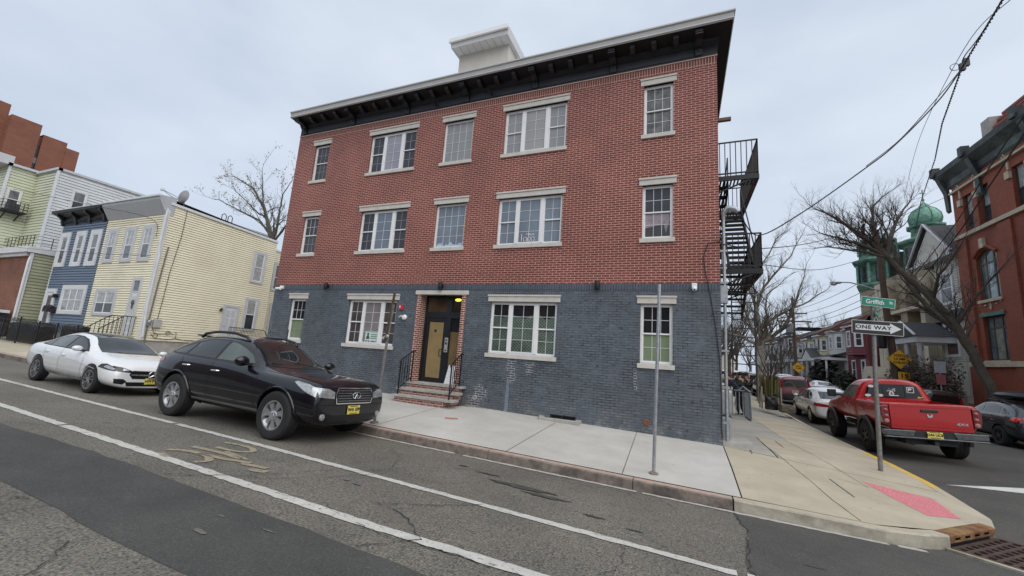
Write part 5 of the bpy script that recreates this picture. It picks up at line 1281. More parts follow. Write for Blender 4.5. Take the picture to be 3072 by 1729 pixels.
mb = MB(); mb.tube([(14.2, 21.2, -1.8), (14.2, 21.2, .6)], .03, 6); mb.build('post', BLACKP, gl); mb = MB(); mb.ball((14.2, 21.2, .8), .2, 12); mb.build('globe', mat('opal_globe', (.7, .7, .68), .3), gl, True); mb = MB(); mb.lathe([(.205, 0), (.205, .06)], (14.2, 21.2, .78), n=14); mb.build('band', BLACKP, gl); world_children(gl)

# cream gabled house
ch = at0('gabled_house', 'cream clapboard house with dark gable and columned porch beside the corner building', 'house', (16.5, 35.7, -1.5))
CRS = mat('cream_siding', (.50, .48, .42), .6, 0, .08, 2); SHING = mat('dark_shingle', (.055, .055, .06), .85, 0, .3, 5, .3)
mb = MB()
bay = [(33.2, 16.9), (33.9, 16.2), (36.3, 16.2), (37.2, 17.0), (38.0, 17.0)]
for (y0, x0), (y1, x1) in zip(bay, bay[1:]):
    def PB(u, v, o, y0=y0, x0=x0, y1=y1, x1=x1):
        L = sqrt((y1 - y0) ** 2 + (x1 - x0) ** 2); return (lerp(x0, x1, u / L) - o * (y1 - y0) / L, lerp(y0, y1, u / L) + o * (x1 - x0) / L, v)
    L = sqrt((y1 - y0) ** 2 + (x1 - x0) ** 2)
    siding_wall(mb, PB, 0, L, -.5, 8.4, .15, .03)
    if L > .9:
        for z0 in (1.9, 5.3): trim_window(ch, PB, L / 2 - min(.75, L * .42), L / 2 + min(.75, L * .42), z0, z0 + 2.2, .16, TRIMW, DKG, DKG, .5, 1 if L < 1.5 else 1, (3, 3))
mb.quad((17, 38, -1), (26, 38, -1), (26, 38, 8.4), (17, 38, 8.4)); mb.build('wall', CRS, ch)
mb = MB()
mb.add([(15.6, 33.0, 8.35), (15.6, 38.3, 8.35), (15.6, 35.7, 10.9), (26, 33.0, 8.35), (26, 38.3, 8.35), (26, 35.7, 10.9), (15.6, 33.0, 8.6), (15.6, 38.3, 8.6), (15.6, 35.7, 11.15)], [(0, 3, 5, 2), (1, 2, 5, 4), (0, 2, 8, 6), (1, 7, 8, 2)]); mb.build('roof', SHING, ch)
mb = MB(); mb.add([(15.75, 33.3, 8.4), (15.75, 38.0, 8.4), (15.75, 35.7, 10.6)], [(0, 1, 2)]); mb.build('gable', mat('gable_cream', (.55, .53, .47), .7), ch)
mb = MB(); mb.beam((15.58, 33.0, 8.45), (15.58, 35.7, 11.0), .18, .1); mb.beam((15.58, 38.3, 8.45), (15.58, 35.7, 11.0), .18, .1); mb.box(15.6, 16.2, 33.1, 38.2, 8.25, 8.4); mb.build('barge_board', TRIMG, ch)
mb = MB()
for (y0, x0), (y1, x1) in zip(bay, bay[1:]): mb.add([(x0 - .25, y0, 4.2), (x1 - .25, y1, 4.2), (x1, y1, 4.95), (x0, y0, 4.95)], [(0, 1, 2, 3)])
mb.build('skirt_roof', SHING, ch)
mb = MB(); mb.box(14.2, 16.3, 34.6, 38.0, 2.75, 3.15); mb.build('porch_beam', TRIMG, ch)
mb = MB(); mb.add([(14.1, 34.5, 3.15), (14.1, 38.1, 3.15), (14.1, 36.3, 4.2), (16.6, 34.5, 3.15), (16.6, 38.1, 3.15), (16.6, 36.3, 4.2)], [(0, 1, 2), (0, 2, 5, 3), (1, 4, 5, 2)]); mb.build('porch_roof', SHING, ch)
mb = MB(); mb.beam((14.08, 34.5, 3.2), (14.08, 36.3, 4.25), .1); mb.beam((14.08, 38.1, 3.2), (14.08, 36.3, 4.25), .1); mb.build('pediment_trim', TRIMW, ch)
for y in (34.8, 36.3, 37.8): mb = MB(); mb.lathe([(.16, -.5), (.14, 0), (.13, 2.5), (.18, 2.7)], (14.4, y, .1), n=10); mb.build('column', TRIMG, ch, True)
mb = MB(); mb.box(14.1, 16.3, 34.5, 38.0, -1.6, -.35); mb.build('porch_floor', CONC, ch); mb = MB(); mb.box(16.15, 16.22, 35.6, 36.6, -.3, 1.9); mb.build('door', mat('grey_door', (.28, .30, .30), .5), ch)
world_children(ch)

# church with copper domes
STONE = brick('tan_church_stone', (.36, .30, .20), (.29, .24, .155), (.22, .19, .14), .55, .26, .012, stain=((.16, .13, .09), .35, .5, .72), blotch=.35)
STONEL = mat('pale_church_stone', (.50, .45, .35), .8, 0, .15, 1.4, .2)
chq = at0('church', 'tan stone church with green copper onion domes', 'church', (18, 43, -1.4))
mb = MB(); mb.box(17.2, 34, 38.6, 46.8, -2, 9.2); mb.box(16.4, 17.2, 41.0, 42.0, -2, 7.5); mb.box(16.4, 17.2, 43.6, 44.6, -2, 7.5); mb.build('wall', STONE, chq)
mb = MB(); mb.box(16.7, 17.2, 39.2, 39.8, -1, 8); mb.box(16.3, 16.42, 40.9, 42.1, 3.2, 3.5); mb.box(16.2, 17.2, 38.5, 46.9, 5.6, 5.85)
for y in (40.2, 42.8, 45.6): mb.box(17.0, 17.2, y - .6, y + .6, -.2, .0); mb.box(17.0, 17.2, y - .55, y - .4, 0, 2.6); mb.box(17.0, 17.2, y + .4, y + .55, 0, 2.6)
mb.tube([(16.5, 44.9, -1), (16.5, 44.9, 8.6)], .32, 10); mb.tube([(16.5, 45.7, -1), (16.5, 45.7, 8.6)], .32, 10); mb.build('stone_trim', STONEL, chq)
for y in (40.2, 42.8, 45.6):
    for z0, h in ((.0, 2.5), (3.4, 1.9)):
        mb = MB(); mb.prism([(-.4, 0), (.4, 0), (.4, h - .5), (.28, h - .15), (0, h), (-.28, h - .15), (-.4, h - .5)], (17.2, y, z0), (0, 1, 0), (0, 0, 1), (-1, 0, 0), 0, .06); mb.build('window', DKG, chq)
def octo(cx, cy, prof, n=8, m=COPPER, nm='dome', sm=False):
    mb = MB(); mb.lathe(prof, (cx, cy, 0), n=n); return mb.build(nm, m, chq, sm)
# front tower with onion dome
tx, ty = 21, 47.7
octo(tx, ty, [(2.0, -2), (2.0, 10.2)], 8, STONE, 'tower')
octo(tx, ty, [(2.2, 10.1), (2.3, 10.3), (1.9, 10.5), (1.75, 12.6), (2.15, 12.8), (2.2, 13.0), (1.6, 13.3), (1.15, 13.4), (1.1, 14.2), (1.4, 14.35), (1.42, 14.5), (.95, 14.65)], 8, COPPERD, 'drum')
octo(tx, ty, [(.9, 14.6), (1.12, 14.85), (1.2, 15.2), (1.12, 15.6), (.8, 16.05), (.4, 16.35), (.15, 16.7), (.05, 17.0)], 16, COPPER, 'dome', True)
mb = MB(); 
for k in range(8): a = 2 * pi * k / 8; mb.tube([(tx + r * cos(a), ty + r * sin(a), z) for r, z in ((.92, 14.6), (1.15, 14.85), (1.22, 15.2), (1.14, 15.6), (.82, 16.05), (.41, 16.36), (.15, 16.72))], .035, 4)
mb.build('dome_rib', COPPERD, chq)
mb = MB(); mb.beam((tx, ty, 16.9), (tx, ty, 18.1), .06); mb.beam((tx - .22, ty, 17.75), (tx + .22, ty, 17.75), .05); mb.ball((tx, ty, 17.1), .12, 8); mb.build('cross', COPPERD, chq)
mb = MB()
for k in range(8):
    a = 2 * pi * (k + .5) / 8; mb.box(tx + 1.75 * cos(a) - .2, tx + 1.75 * cos(a) + .2, ty + 1.75 * sin(a) - .2, ty + 1.75 * sin(a) + .2, 10.8, 12.3)
mb.build('louvre', DKG, chq)
# second tower
tx, ty = 18.6, 51.2
octo(tx, ty, [(1.7, -2), (1.7, 9.2)], 8, STONE, 'tower')
octo(tx, ty, [(1.8, 9.0), (1.95, 9.5), (1.8, 9.7), (1.55, 9.75), (1.55, 11.5), (2.1, 11.8), (2.2, 12.0), (1.6, 12.3), (1.42, 12.6), (1.38, 13.9), (1.65, 14.0), (1.6, 14.15), (1.1, 14.55), (.5, 14.8), (.1, 14.95)], 8, COPPERD, 'drum')
for k in range(8):
    a = 2 * pi * (k + .5) / 8
    mb = MB(); mb.box(tx + 1.5 * cos(a) - .16, tx + 1.5 * cos(a) + .16, ty + 1.5 * sin(a) - .16, ty + 1.5 * sin(a) + .16, 9.9, 11.4); mb.box(tx + 1.42 * cos(a) - .16, tx + 1.42 * cos(a) + .16, ty + 1.42 * sin(a) - .16, ty + 1.42 * sin(a) + .16, 12.8, 13.7); mb.build('louvre', DKG, chq)
    mb = MB(); b_ = 2 * pi * k / 8; mb.tube([(tx + 1.78 * cos(b_), ty + 1.78 * sin(b_), 9.7), (tx + 1.76 * cos(b_), ty + 1.76 * sin(b_), 11.7)], .12, 6); mb.tube([(tx + 1.58 * cos(b_), ty + 1.58 * sin(b_), 12.6), (tx + 1.55 * cos(b_), ty + 1.55 * sin(b_), 14.1)], .1, 6); mb.build('colonnette', COPPER, chq)
mb = MB(); mb.add([(17.5, 38.6, 9.2), (17.5, 46.8, 9.2), (24, 46.8, 13.5), (24, 38.6, 13.5)], [(0, 1, 2, 3)]); mb.build('roof', COPPERD, chq)
# steps and the low grotto arch in front
mb = MB()
for k in range(8): mb.box(14.6 + k * .2, 17.2, 38.9, 42.2, -1.7 + k * .19, -1.5 + k * .19)
mb.build('steps', STONEL, chq)
mb = MB(); mb.beam((14.5, 42.3, -.9), (16.4, 42.3, .6), .35, .3); mb.beam((14.5, 38.7, -.9), (16.4, 38.7, .6), .35, .3); mb.build('parapet', STONEL, chq)
n = 12; outer = [(-1.6, -1.7), (-1.45, .4), (-.9, 1.3), (.9, 1.3), (1.45, .4), (1.6, -1.7)]; inner = [(.7 * cos(pi * k / n), -.6 + 1.1 * sin(pi * k / n)) for k in range(n + 1)]
mb = MB(); mb.prism(outer + [(.7, -1.7)] + inner + [(-.7, -1.7)], (15.2, 45.4, 0), (0, 1, 0), (0, 0, 1), (1, 0, 0), 0, 1.2); mb.build('grotto_arch', STONEL, chq)
mb = MB(); mb.box(15.7, 16.0, 44.6, 46.2, -1.7, .5); mb.build('grotto_niche', DKG, chq)
world_children(chq)

# row houses further down the street
def row_house(y0, y1, X, wallm, roofm, lab, z1, zb=-.6, trimm=TRIMW, bayw=.62, gable=False, porch=True, shutters=None, roofh=1.0, low=None, n=1):
    h = at0('row_house', lab, 'house', (X, (y0 + y1) / 2, -1.6), 'row houses down the side street')
    mb = MB(); siding_wall(mb, lambda u, v, o: (X - o, u, v), y0, y1, zb, z1, .22, .035); mb.quad((X, y1, -1.7), (X + 12, y1, -1.7), (X + 12, y1, z1), (X, y1, z1)); mb.quad((X, y0, -1.7), (X, y0, z1), (X + 12, y0, z1), (X + 12, y0, -1.7))
    w_ = y1 - y0; ba, bb = y0 + w_ * (.5 - bayw / 2 - .08), y0 + w_ * (.5 + bayw / 2 - .08); d = .75
    zlo = 2.4
    facets = [((ba, X), (ba + .7, X - d)), ((ba + .7, X - d), (bb - .7, X - d)), ((bb - .7, X - d), (bb, X))]
    for (ya, xa), (yb, xb) in facets:
        L = sqrt((yb - ya) ** 2 + (xb - xa) ** 2)
        def PB(u, v, o, ya=ya, xa=xa, yb=yb, xb=xb, L=L): return (lerp(xa, xb, u / L) - o * (yb - ya) / L, lerp(ya, yb, u / L) + o * (xb - xa) / L, v)
        siding_wall(mb, PB, 0, L, zlo, z1, .22, .035)
        hw = min(.5, L * .36); trim_window(h, PB, L / 2 - hw, L / 2 + hw, zlo + .75, z1 - .45, .12, trimm, CURT if random.random() < .4 else DKG, DKG, .5)
        if shutters and L > 1.2:
            s = MB()
            for c in (L / 2 - hw - .2, L / 2 + hw + .2):
                pts = [PB(u, v, o) for o in (.04, .08) for v in (zlo + .8, z1 - .5) for u in (c - .13, c + .13)]
                s.add(pts, [(0, 1, 3, 2), (4, 6, 7, 5), (0, 4, 5, 1), (2, 3, 7, 6), (0, 2, 6, 4), (1, 5, 7, 3)])
            s.build('shutter', shutters, h)
    mb.add([(X, ba, zlo), (X - d, ba + .7, zlo), (X - d, bb - .7, zlo), (X, bb, zlo)], [(0, 1, 2, 3)])
    mb.build('wall', wallm, h)
    for c in (y0 + w_ * .25, y0 + w_ * .7):
        trim_window(h, lambda u, v, o: (X - o, u, v), c - .5, c + .5, zb + .7, 2.0, .12, trimm, DKG, DKG, .5)
    # mansard / parapet cornice
    mb = MB(); o = d + .25
    mb.add([(X - .3, y0, z1), (X - .3, y1, z1), (X - .25, y1, z1 + .2), (X - .25, y0, z1 + .2), (X + .5, y1, z1 + .2 + roofh), (X + .5, y0, z1 + .2 + roofh)], [(0, 1, 2, 3), (3, 2, 4, 5)])
    mb.add([(X - o, ba + .4, z1), (X - o, bb - .4, z1), (X - o, bb - .4, z1 + .25), (X - o, ba + .4, z1 + .25), (X + .3, bb + .1, z1 + .2 + roofh * .8), (X + .3, ba - .1, z1 + .2 + roofh * .8), (X, bb + .2, z1), (X, ba - .2, z1)], [(0, 1, 2, 3), (3, 2, 4, 5), (1, 6, 4, 2), (0, 3, 5, 7)])
    mb.quad((X + .5, y0, z1 + .2 + roofh), (X + .5, y1, z1 + .2 + roofh), (X + 12, y1, z1 + .2 + roofh), (X + 12, y0, z1 + .2 + roofh)); mb.build('roof', roofm, h)
    mb = MB(); mb.box(X - o - .03, X, ba + .35, bb - .35, z1 - .12, z1 + .02); mb.box(X - .34, X, y0, y1, z1 - .1, z1 + .015); mb.build('cornice', trimm, h)
    if porch:
        mb = MB(); px = X - 1.9
        if gable:
            c = (y0 + y1) / 2; mb.add([(px, y0 + .3, 2.2), (px, y1 - .3, 2.2), (px, c, 3.5), (X, y0 + .3, 2.2), (X, y1 - .3, 2.2), (X, c, 3.5)], [(0, 3, 5, 2), (1, 2, 5, 4)]); mb.build('porch_roof', SHING, h)
            mb = MB(); mb.add([(px + .05, y0 + .5, 2.22), (px + .05, y1 - .5, 2.22), (px + .05, c, 3.3)], [(0, 1, 2)]); mb.build('gable', trimm, h)
        else:
            mb.add([(px, y0 + .1, 2.2), (px, y1 - .1, 2.2), (X, y1 - .1, 2.85), (X, y0 + .1, 2.85)], [(0, 1, 2, 3)]); mb.build('porch_roof', SHING, h)
        mb = MB(); mb.box(px - .05, X, y0 + .1, y1 - .1, 1.95, 2.2); mb.build('porch_beam', trimm, h)
        for y in (y0 + .3, (y0 + y1) / 2, y1 - .3): mb = MB(); mb.box(px + .05, px + .2, y - .08, y + .08, -.6, 1.95); mb.build('porch_post', trimm, h)
        mb = MB(); mb.box(px, X, y0, y1, -1.7, -.65); mb.build('porch_base', CONC, h)
        mb = MB()
        for q in (-.55, .15): mb.beam((px + .06, y0 + .3, q), (px + .06, y1 - .3, q), .04)
        for k in range(18): y = lerp(y0 + .3, y1 - .3, k / 17); mb.beam((px + .06, y, -.6), (px + .06, y, .15), .025)
        mb.build('porch_railing', BLACKP, h)
    world_children(h); return h
MAR = mat('maroon_siding', (.17, .035, .045), .6, 0, .1, 2); RBR = mat('red_brown_shingle', (.10, .045, .035), .85, 0, .25, 3, .3); WHS = mat('white_siding', (.62, .62, .60), .55, 0, .06, 2); CRY = mat('pale_yellow_siding', (.60, .55, .36), .6, 0, .08, 2); DKR = mat('dark_roof_shingle', (.04, .04, .05), .85, 0, .25, 4); GRB = mat('grey_brown_siding', (.16, .14, .125), .7, 0, .15, 2)
GRNSH = mat('pale_green_siding', (.40, .46, .42), .6, 0, .08, 2)
row_house(47.4, 52.6, 16, MAR, RBR, 'maroon row house with white bay windows next to the stone church', 5.2, gable=False, porch=False)
row_house(52.7, 57.6, 16, WHS, RBR, 'white row house with red brown parapet beyond the maroon house', 5.1, gable=False, roofh=1.2)
row_house(57.7, 62.6, 16, CRY, RBR, 'pale yellow row house with gabled porch and dark shutters', 5.0, gable=True, shutters=BLACKP)
row_house(62.7, 67.9, 16, CRY, DKR, 'pale yellow row house with flat porch and dark roof', 4.9, shutters=BLACKP)
row_house(68.0, 73.5, 16, WHS, RBR, 'white fronted row house with brown gabled porch', 5.0, gable=True)
row_house(73.6, 80, 16, GRB, DKR, 'dark grey row house behind the wooden pole', 6.2)
row_house(80.1, 87, 16, GRNSH, DKR, 'pale green row house far down the street', 5.6, gable=True)
row_house(87.1, 96, 16, GRB, RBR, 'brown row house far down the street', 5.8)
row_house(96.1, 110, 16, WHS, DKR, 'last pale row house visible down the street', 6.0)
# houses closing the view at the far end and the west side beyond the brick building
def plain_block(x0, x1, y0, y1, z1, m, lab, nw=4, face='s', nm='house'):
    h = at0(nm, lab, 'house', ((x0 + x1) / 2, y0, -1.5)); mb = MB(); mb.box(x0, x1, y0, y1, -2, z1); mb.build('wall', m, h)
    mb = MB(); mb.box(x0 - .2, x1 + .2, y0 - .2, y1 + .2, z1, z1 + .35); mb.build('roof', DKR, h)
    for i in range(nw):
        for z in (.2, 3.2):
            x = lerp(x0, x1, (i + .5) / nw); mb = MB(); mb.box(x - .5, x + .5, y0 - .06, y0 - .001, z, z + 1.6); w_ = mb.build('window', TRIMW, h); mb = MB(); mb.box(x - .4, x + .4, y0 - .08, y0 - .061, z + .1, z + 1.5); mb.build('pane', DKG, w_)
    world_children(h)
plain_block(-8, 2, 60, 80, 7.5, mat('faded_brick', (.24, .13, .10), .8, 0, .2, 1), 'faded brick house behind the bare trees beyond the fire escape', 4)
plain_block(-1, 16, 150, 170, 7, mat('pale_tan_wall', (.42, .36, .30), .8, 0, .2, .6), 'pale tan building closing the far end of the street', 6)
plain_block(-14, 1.2, 32, 44, 4.8, mat('tan_stucco', (.38, .33, .28), .8, 0, .15, 1), 'low tan house beside the pavement beyond the people', 4)

# the other side of the near street, behind the viewer (it is what the panes and paint reflect)
for k, (x0, x1, h_, m_) in enumerate(((-46, -30, 8.5, BRK2), (-29.8, -16, 7.5, GRB), (-15.8, -3, 8.8, RBRK), (-2.8, 9, 8.0, BRN))):
    b_ = at0('row_house', ('old orange brick house', 'grey brown clapboard house', 'deep red brick house', 'brown brick house')[k] + ' across the near street behind the viewer', 'house', ((x0 + x1) / 2, -14, -1.7)); mb = MB(); mb.box(x0, x1, -26, -14, -3, h_ - 1.7); mb.build('wall', m_, b_)
    for i in range(4):
        for z in (-.4, 2.8, 5.0)[:2]:
            x = lerp(x0, x1, (i + .5) / 4); mb = MB(); mb.box(x - .55, x + .55, -14, -13.94, z, z + 1.7); mb.build('window', DKG, b_)
    world_children(b_)
# ---------------------------------------------------------------- bare trees
def grow(mb, p, d, L, r, depth, rnd, up=.25, spread=.75, kids=3, sides=4, curl=.25):
    k = 3 if depth > 0 else 2; pts = [V(p)]; rr = [r]; d = V(d).normalized()
    for i in range(k):
        d = (d + V((rnd.uniform(-1, 1), rnd.uniform(-1, 1), rnd.uniform(-1, 1))) * curl + V((0, 0, up * .3))).normalized()
        pts.append(pts[-1] + d * L / k); rr.append(r * (1 - .62 * (i + 1) / k))
    mb.tube(pts, rr, sides if depth > 1 else 3, caps=False)
    if depth <= 0: return
    for j in range(kids):
        t = rnd.uniform(.25, 1); i = min(k - 1, int(t * k)); q = pts[i].lerp(pts[i + 1], t * k - i)
        nd = (d + V((rnd.uniform(-1, 1), rnd.uniform(-1, 1), rnd.uniform(-.6, 1))) * spread).normalized()
        grow(mb, q, nd, L * rnd.uniform(.5, .8), rr[i] * .6, depth - 1, rnd, up, spread, kids, sides, curl)
def limb_tree(name, label, base, limbs, bark, twig, seed, twigs=1.0, tl=1.3, up=.3, twr=.014, depth=3, group=None, kids=3, step=.45):
    """limbs: list of (points, r0, r1); twigs sprout from every limb"""
    t = at0(name, label, 'tree', base, group); rnd = random.Random(seed)
    mb = MB(); cw = MB()
    for li, (pts, r_0, r_1) in enumerate(limbs):
        P = [V(q) for q in pts]; D = [P[0]]
        for a, b in zip(P, P[1:]):
            m = max(2, int((b - a).length / .35))
            for k in range(1, m + 1): D.append(a.lerp(b, k / m) + (V((rnd.uniform(-1, 1), rnd.uniform(-1, 1), rnd.uniform(-1, 1))) * .03 if k < m else V((0, 0, 0))))
        n = len(D); rr = [lerp(r_0, r_1, i / (n - 1)) for i in range(n)]
        mb.tube(D, rr, 8, caps=True)
        acc = 0
        for i in range(1, n):
            tt = i / (n - 1)
            if li == 0 and tt < .85 and r_0 > .12: continue
            acc += (D[i] - D[i - 1]).length
            while acc > step / twigs:
                acc -= step / twigs
                d0 = (D[i] - D[i - 1]).normalized()
                nd = (d0 * .7 + V((rnd.uniform(-1, 1), rnd.uniform(-1, 1), rnd.uniform(-.3, 1))) * .8).normalized()
                grow(cw, D[i], nd, tl * rnd.uniform(.5, 1.1) * (1.15 - .5 * tt), max(twr, rr[i] * .38) if tt < .7 else twr, depth if rnd.random() < .75 else depth - 1, rnd, up, .75, kids)
        grow(cw, D[-1], (D[-1] - D[-2]), tl * .9, r_1 * .8, depth, rnd, up, .75, kids)
    mb.build('trunk', bark, t, True, fix=False); cw.build('crown', twig, t, False, fix=False)
    world_children(t); return t
BARK = mat('dark_bark', (.075, .062, .052), .9, 0, .35, 9, .6, dirt=(.10, .10, .075))
TWIG = mat('bare_twig', (.07, .058, .052), .85, 0, .3, 6)
PLANE = mat('plane_tree_bark', (.27, .25, .21), .8, 0, .35, 5, .3, dirt=(.13, .12, .08))
PTWIG = mat('plane_tree_twig', (.15, .13, .105), .85, 0, .3, 5)
limb_tree('street_tree', 'large leaning bare tree before the red corner building', (13.25, 25.9, -1.75), [
    ([(13.3, 25.9, -1.8), (13.11, 25.9, -.13), (12.7, 26, 1.5), (12.17, 26, 2.89), (11.44, 26, 4.15), (10.52, 26, 5.33), (9.74, 26, 6.48)], .23, .13),
    ([(12.7, 26.0, 1.9), (12.34, 26.6, 2.85), (11.72, 27, 3.8), (11.17, 27.3, 5.0), (10.9, 27.6, 6.4), (10.7, 28, 8.0)], .15, .05),
    ([(9.9, 26, 6.3), (9.34, 26, 6.98), (8.55, 25.5, 7.54), (7.82, 25, 7.95), (7.11, 24.5, 8.27), (6.5, 24, 8.39)], .15, .03),
    ([(9.7, 26, 6.55), (9.37, 26, 7.39), (9.45, 26.3, 8.43), (9.6, 26.5, 9.35), (10.0, 26.5, 9.8)], .12, .03),
    ([(9.8, 26, 6.4), (9.94, 26, 7.18), (10.49, 26.5, 8.36), (11.05, 27, 9.23), (11.6, 27.5, 9.9)], .12, .025),
    ([(9.8, 26, 6.4), (9.38, 26, 6.68), (8.28, 25.2, 6.95), (7.4, 24.6, 7.1), (6.5, 24, 7.2)], .12, .025),
    ([(9.8, 26, 6.35), (9.02, 25.8, 6.57), (7.77, 25, 6.58), (6.94, 24.3, 6.56), (6.5, 23.8, 6.4)], .07, .02),
    ([(11.44, 26, 4.15), (11.3, 25, 5.2), (11.9, 24.2, 6.6)], .09, .03), ([(12.17, 26, 2.89), (12.6, 25.2, 4.2), (13.4, 24.6, 5.6)], .08, .02)], BARK, TWIG, 11, 2.6, 1.4, .22, .011, 3, step=.40)
limb_tree('street_tree', 'bare plane tree with pale mottled bark beyond the fire escape', (4.7, 30, -1.6), [
    ([(4.66, 30, -1.7), (4.66, 30, .45), (4.66, 30, 1.74)], .30, .24),
    ([(4.66, 30, 1.6), (4.73, 30, 2.2), (4.64, 30.2, 2.86), (4.59, 30.4, 4.39), (5.0, 30.4, 5.55), (5.78, 30, 6.63), (6.54, 30, 7.57), (6.98, 30, 8.6)], .15, .02),
    ([(4.7, 30, 1.8), (4.9, 30, 2.08), (5.31, 30, 2.69), (5.02, 30, 4.13), (5.1, 29.8, 5.01), (5.74, 29.6, 5.6)], .12, .03),
    ([(4.75, 30, 1.75), (4.9, 30, 2.1), (5.41, 30, 2.43), (6.1, 30, 3.17), (6.53, 30, 4.23), (6.84, 30, 5.28), (7.21, 30, 6.4)], .15, .025),
    ([(4.7, 30.1, 2.7), (4.87, 30, 3.13), (5.68, 30, 3.68), (6.58, 30, 4.23), (7.35, 30, 4.63), (8.0, 30, 5.16)], .10, .03),
    ([(4.66, 30, 1.7), (4.61, 30, 1.87), (4.07, 30, 3.37), (3.86, 30, 4.04), (3.22, 30, 5.13), (2.9, 30, 6.4)], .12, .02),
    ([(4.6, 30, 1.6), (4.49, 30, 1.8), (3.58, 30, 2.28), (2.87, 30, 2.45), (2.2, 30, 2.9)], .11, .02),
    ([(4.59, 30.4, 4.2), (4.18, 30.4, 5.41), (4.26, 30, 6.1), (5.36, 30, 7.81), (5.73, 30, 8.71), (6.21, 30, 9.17), (6.4, 30, 9.6)], .09, .015)], PLANE, PTWIG, 5, 2.6, 1.3, .2, .010, 3, step=.45)
lt = limb_tree('backyard_tree', 'bare tree with a few dry leaves behind the yellow house', (-33.7, 24, -1), [
    ([(-33.8, 24, -1), (-33.7, 24, 7.5), (-33.63, 24, 8.76)], .26, .2),
    ([(-33.65, 24, 8.4), (-35.3, 24, 11.64), (-37.45, 24, 14.0), (-40.5, 24, 15.5), (-42.0, 24, 15.8)], .17, .02),
    ([(-33.8, 24, 8.8), (-34.12, 24, 9.81), (-35.73, 24, 12.39), (-36.7, 24, 15.9)], .12, .02),
    ([(-33.7, 24, 9.0), (-35.8, 24, 10.7), (-38.93, 24, 11.92), (-42.4, 24, 13.3), (-43.5, 24, 13.5)], .12, .02),
    ([(-33.6, 24, 8.6), (-33.32, 24, 9.42), (-33.27, 24, 13.0), (-32.4, 24, 14.2)], .13, .02),
    ([(-35, 24, 11), (-36.12, 24, 11.4), (-38.43, 24, 12.99), (-40.6, 24, 14.3)], .08, .015), ([(-33.6, 24, 8.3), (-31.8, 24, 10.4), (-30.6, 24, 12.8)], .1, .02)], BARK, TWIG, 21, 1.0, 1.9, .22, .014, 3, step=.8)
rnd = random.Random(4); mb = MB()
src = [c for c in lt.children if c.name.startswith('crown')][0].data
vs = [v.co + lt.location for v in src.vertices]
for i in range(1500):
    p = V(rnd.choice(vs)); s = rnd.uniform(.05, .11); a = V((rnd.uniform(-1, 1), rnd.uniform(-1, 1), rnd.uniform(-1, 1))).normalized(); b = a.orthogonal().normalized()
    mb.quad(p, p + a * s, p + a * s + b * s * .6 - Z3 * .03, p + b * s * .6)
o_ = mb.build("dry_leaves", mat("dry_leaf", (.26, .20, .13), .8, 0, .3, 3), lt, fix=False); o_.data.transform(Matrix.Translation(lt.location).inverted())
def bush_tree(x, y, h, seed, lab, r=.16, name='street_tree', twm=TWIG, z=-1.7, grp='bare trees further down the street', tw=.9, depth=3, tl=None):
    rnd = random.Random(seed); L = [([(x, y, z), (x + .05, y, z + h * .35)], r, r * .75)]
    for k in range(6):
        a = rnd.uniform(0, 2 * pi); e = rnd.uniform(.5, 1); w_ = h * .26
        L.append(([(x, y, z + h * .3), (x + cos(a) * w_ * .5, y + sin(a) * w_ * .5, z + h * (.3 + .25 * e)), (x + cos(a) * w_ * 1.0, y + sin(a) * w_, z + h * (.5 + .3 * e))], r * .5, r * .15))
    return limb_tree(name, lab, (x, y, z), L, BARK, twm, seed, tw, tl or h * .2, .5, max(.009, .0006 * y), depth, grp)
bush_tree(22, 78, 13, 31, 'broad bare tree rising behind the row house roofs', .3, tw=.8)
bush_tree(4.2, 44, 9, 32, 'bare tree on the left pavement just beyond the plane tree', .2, tw=.6)
bush_tree(3.2, 56, 11, 33, 'tall bare tree behind the drop ladder of the fire escape', .22, tw=.5)
bush_tree(5.2, 75, 10, 34, 'far bare tree at the left kerb deep in the street', .2, tw=.4)
bush_tree(12.4, 92, 9, 35, 'far bare tree at the right kerb deep in the street', .2, tw=.4)
bush_tree(24.5, 37.5, 15, 38, 'bare tree top showing between the dome and red building', .25, tw=.6)
bush_tree(2.2, 90, 12, 39, 'farthest bare tree seen past the fire escape', .2, tw=.4)
bush_tree(-2, 40, 8, 40, 'bare tree over the low tan house', .18, tw=.5)
bush_tree(6.8, 62, 10, 41, 'bare tree over parked cars left of the far wooden pole', .2, tw=.6)
bush_tree(12.6, 66, 8, 42, 'bare tree at the right kerb before the yellow row houses', .16, tw=.7)
bush_tree(2.6, 36, 8, 43, 'bare tree beside the wall just past the fire escape ladder', .16, tw=.8)
bush_tree(4.6, 66, 11, 44, 'bare tree in the middle of the left row', .2, tw=.6)
# small planted tree in its guard
pt = bush_tree(4.05, 23.8, 4.3, 36, 'young bare street tree in a mossy wooden guard by the kerb', .07, 'young_tree', tw=1.1, depth=2, z=-1.62, grp=None)
MOSS = mat('mossy_wood', (.10, .095, .035), .9, 0, .4, 12, .4)
gd = at0('tree_guard', 'yellow green mossy bundle round the young tree with bag beneath', 'tree guard', (4.05, 23.8, -1.6))
rnd = random.Random(2); mb = MB()
for k in range(40):
    a = rnd.uniform(0, 2 * pi); r = rnd.uniform(.15, .36); mb.beam((4.05 + r * cos(a), 23.8 + r * sin(a), -.95 + rnd.uniform(-.15, .1)), (4.05 + r * 1.2 * cos(a), 23.8 + r * 1.2 * sin(a), -.25 + rnd.uniform(-.1, .2)), .09, .05)
mb.build('bundle', MOSS, gd)
for dx, dy in ((.4, .3), (-.4, .3), (.4, -.3), (-.4, -.3)): mb = MB(); mb.beam((4.05 + dx, 23.8 + dy, -1.65), (4.05 + dx, 23.8 + dy, -.6), .06); mb.build('stake', mat('pale_stake', (.30, .27, .22), .8), gd)
world_children(gd)
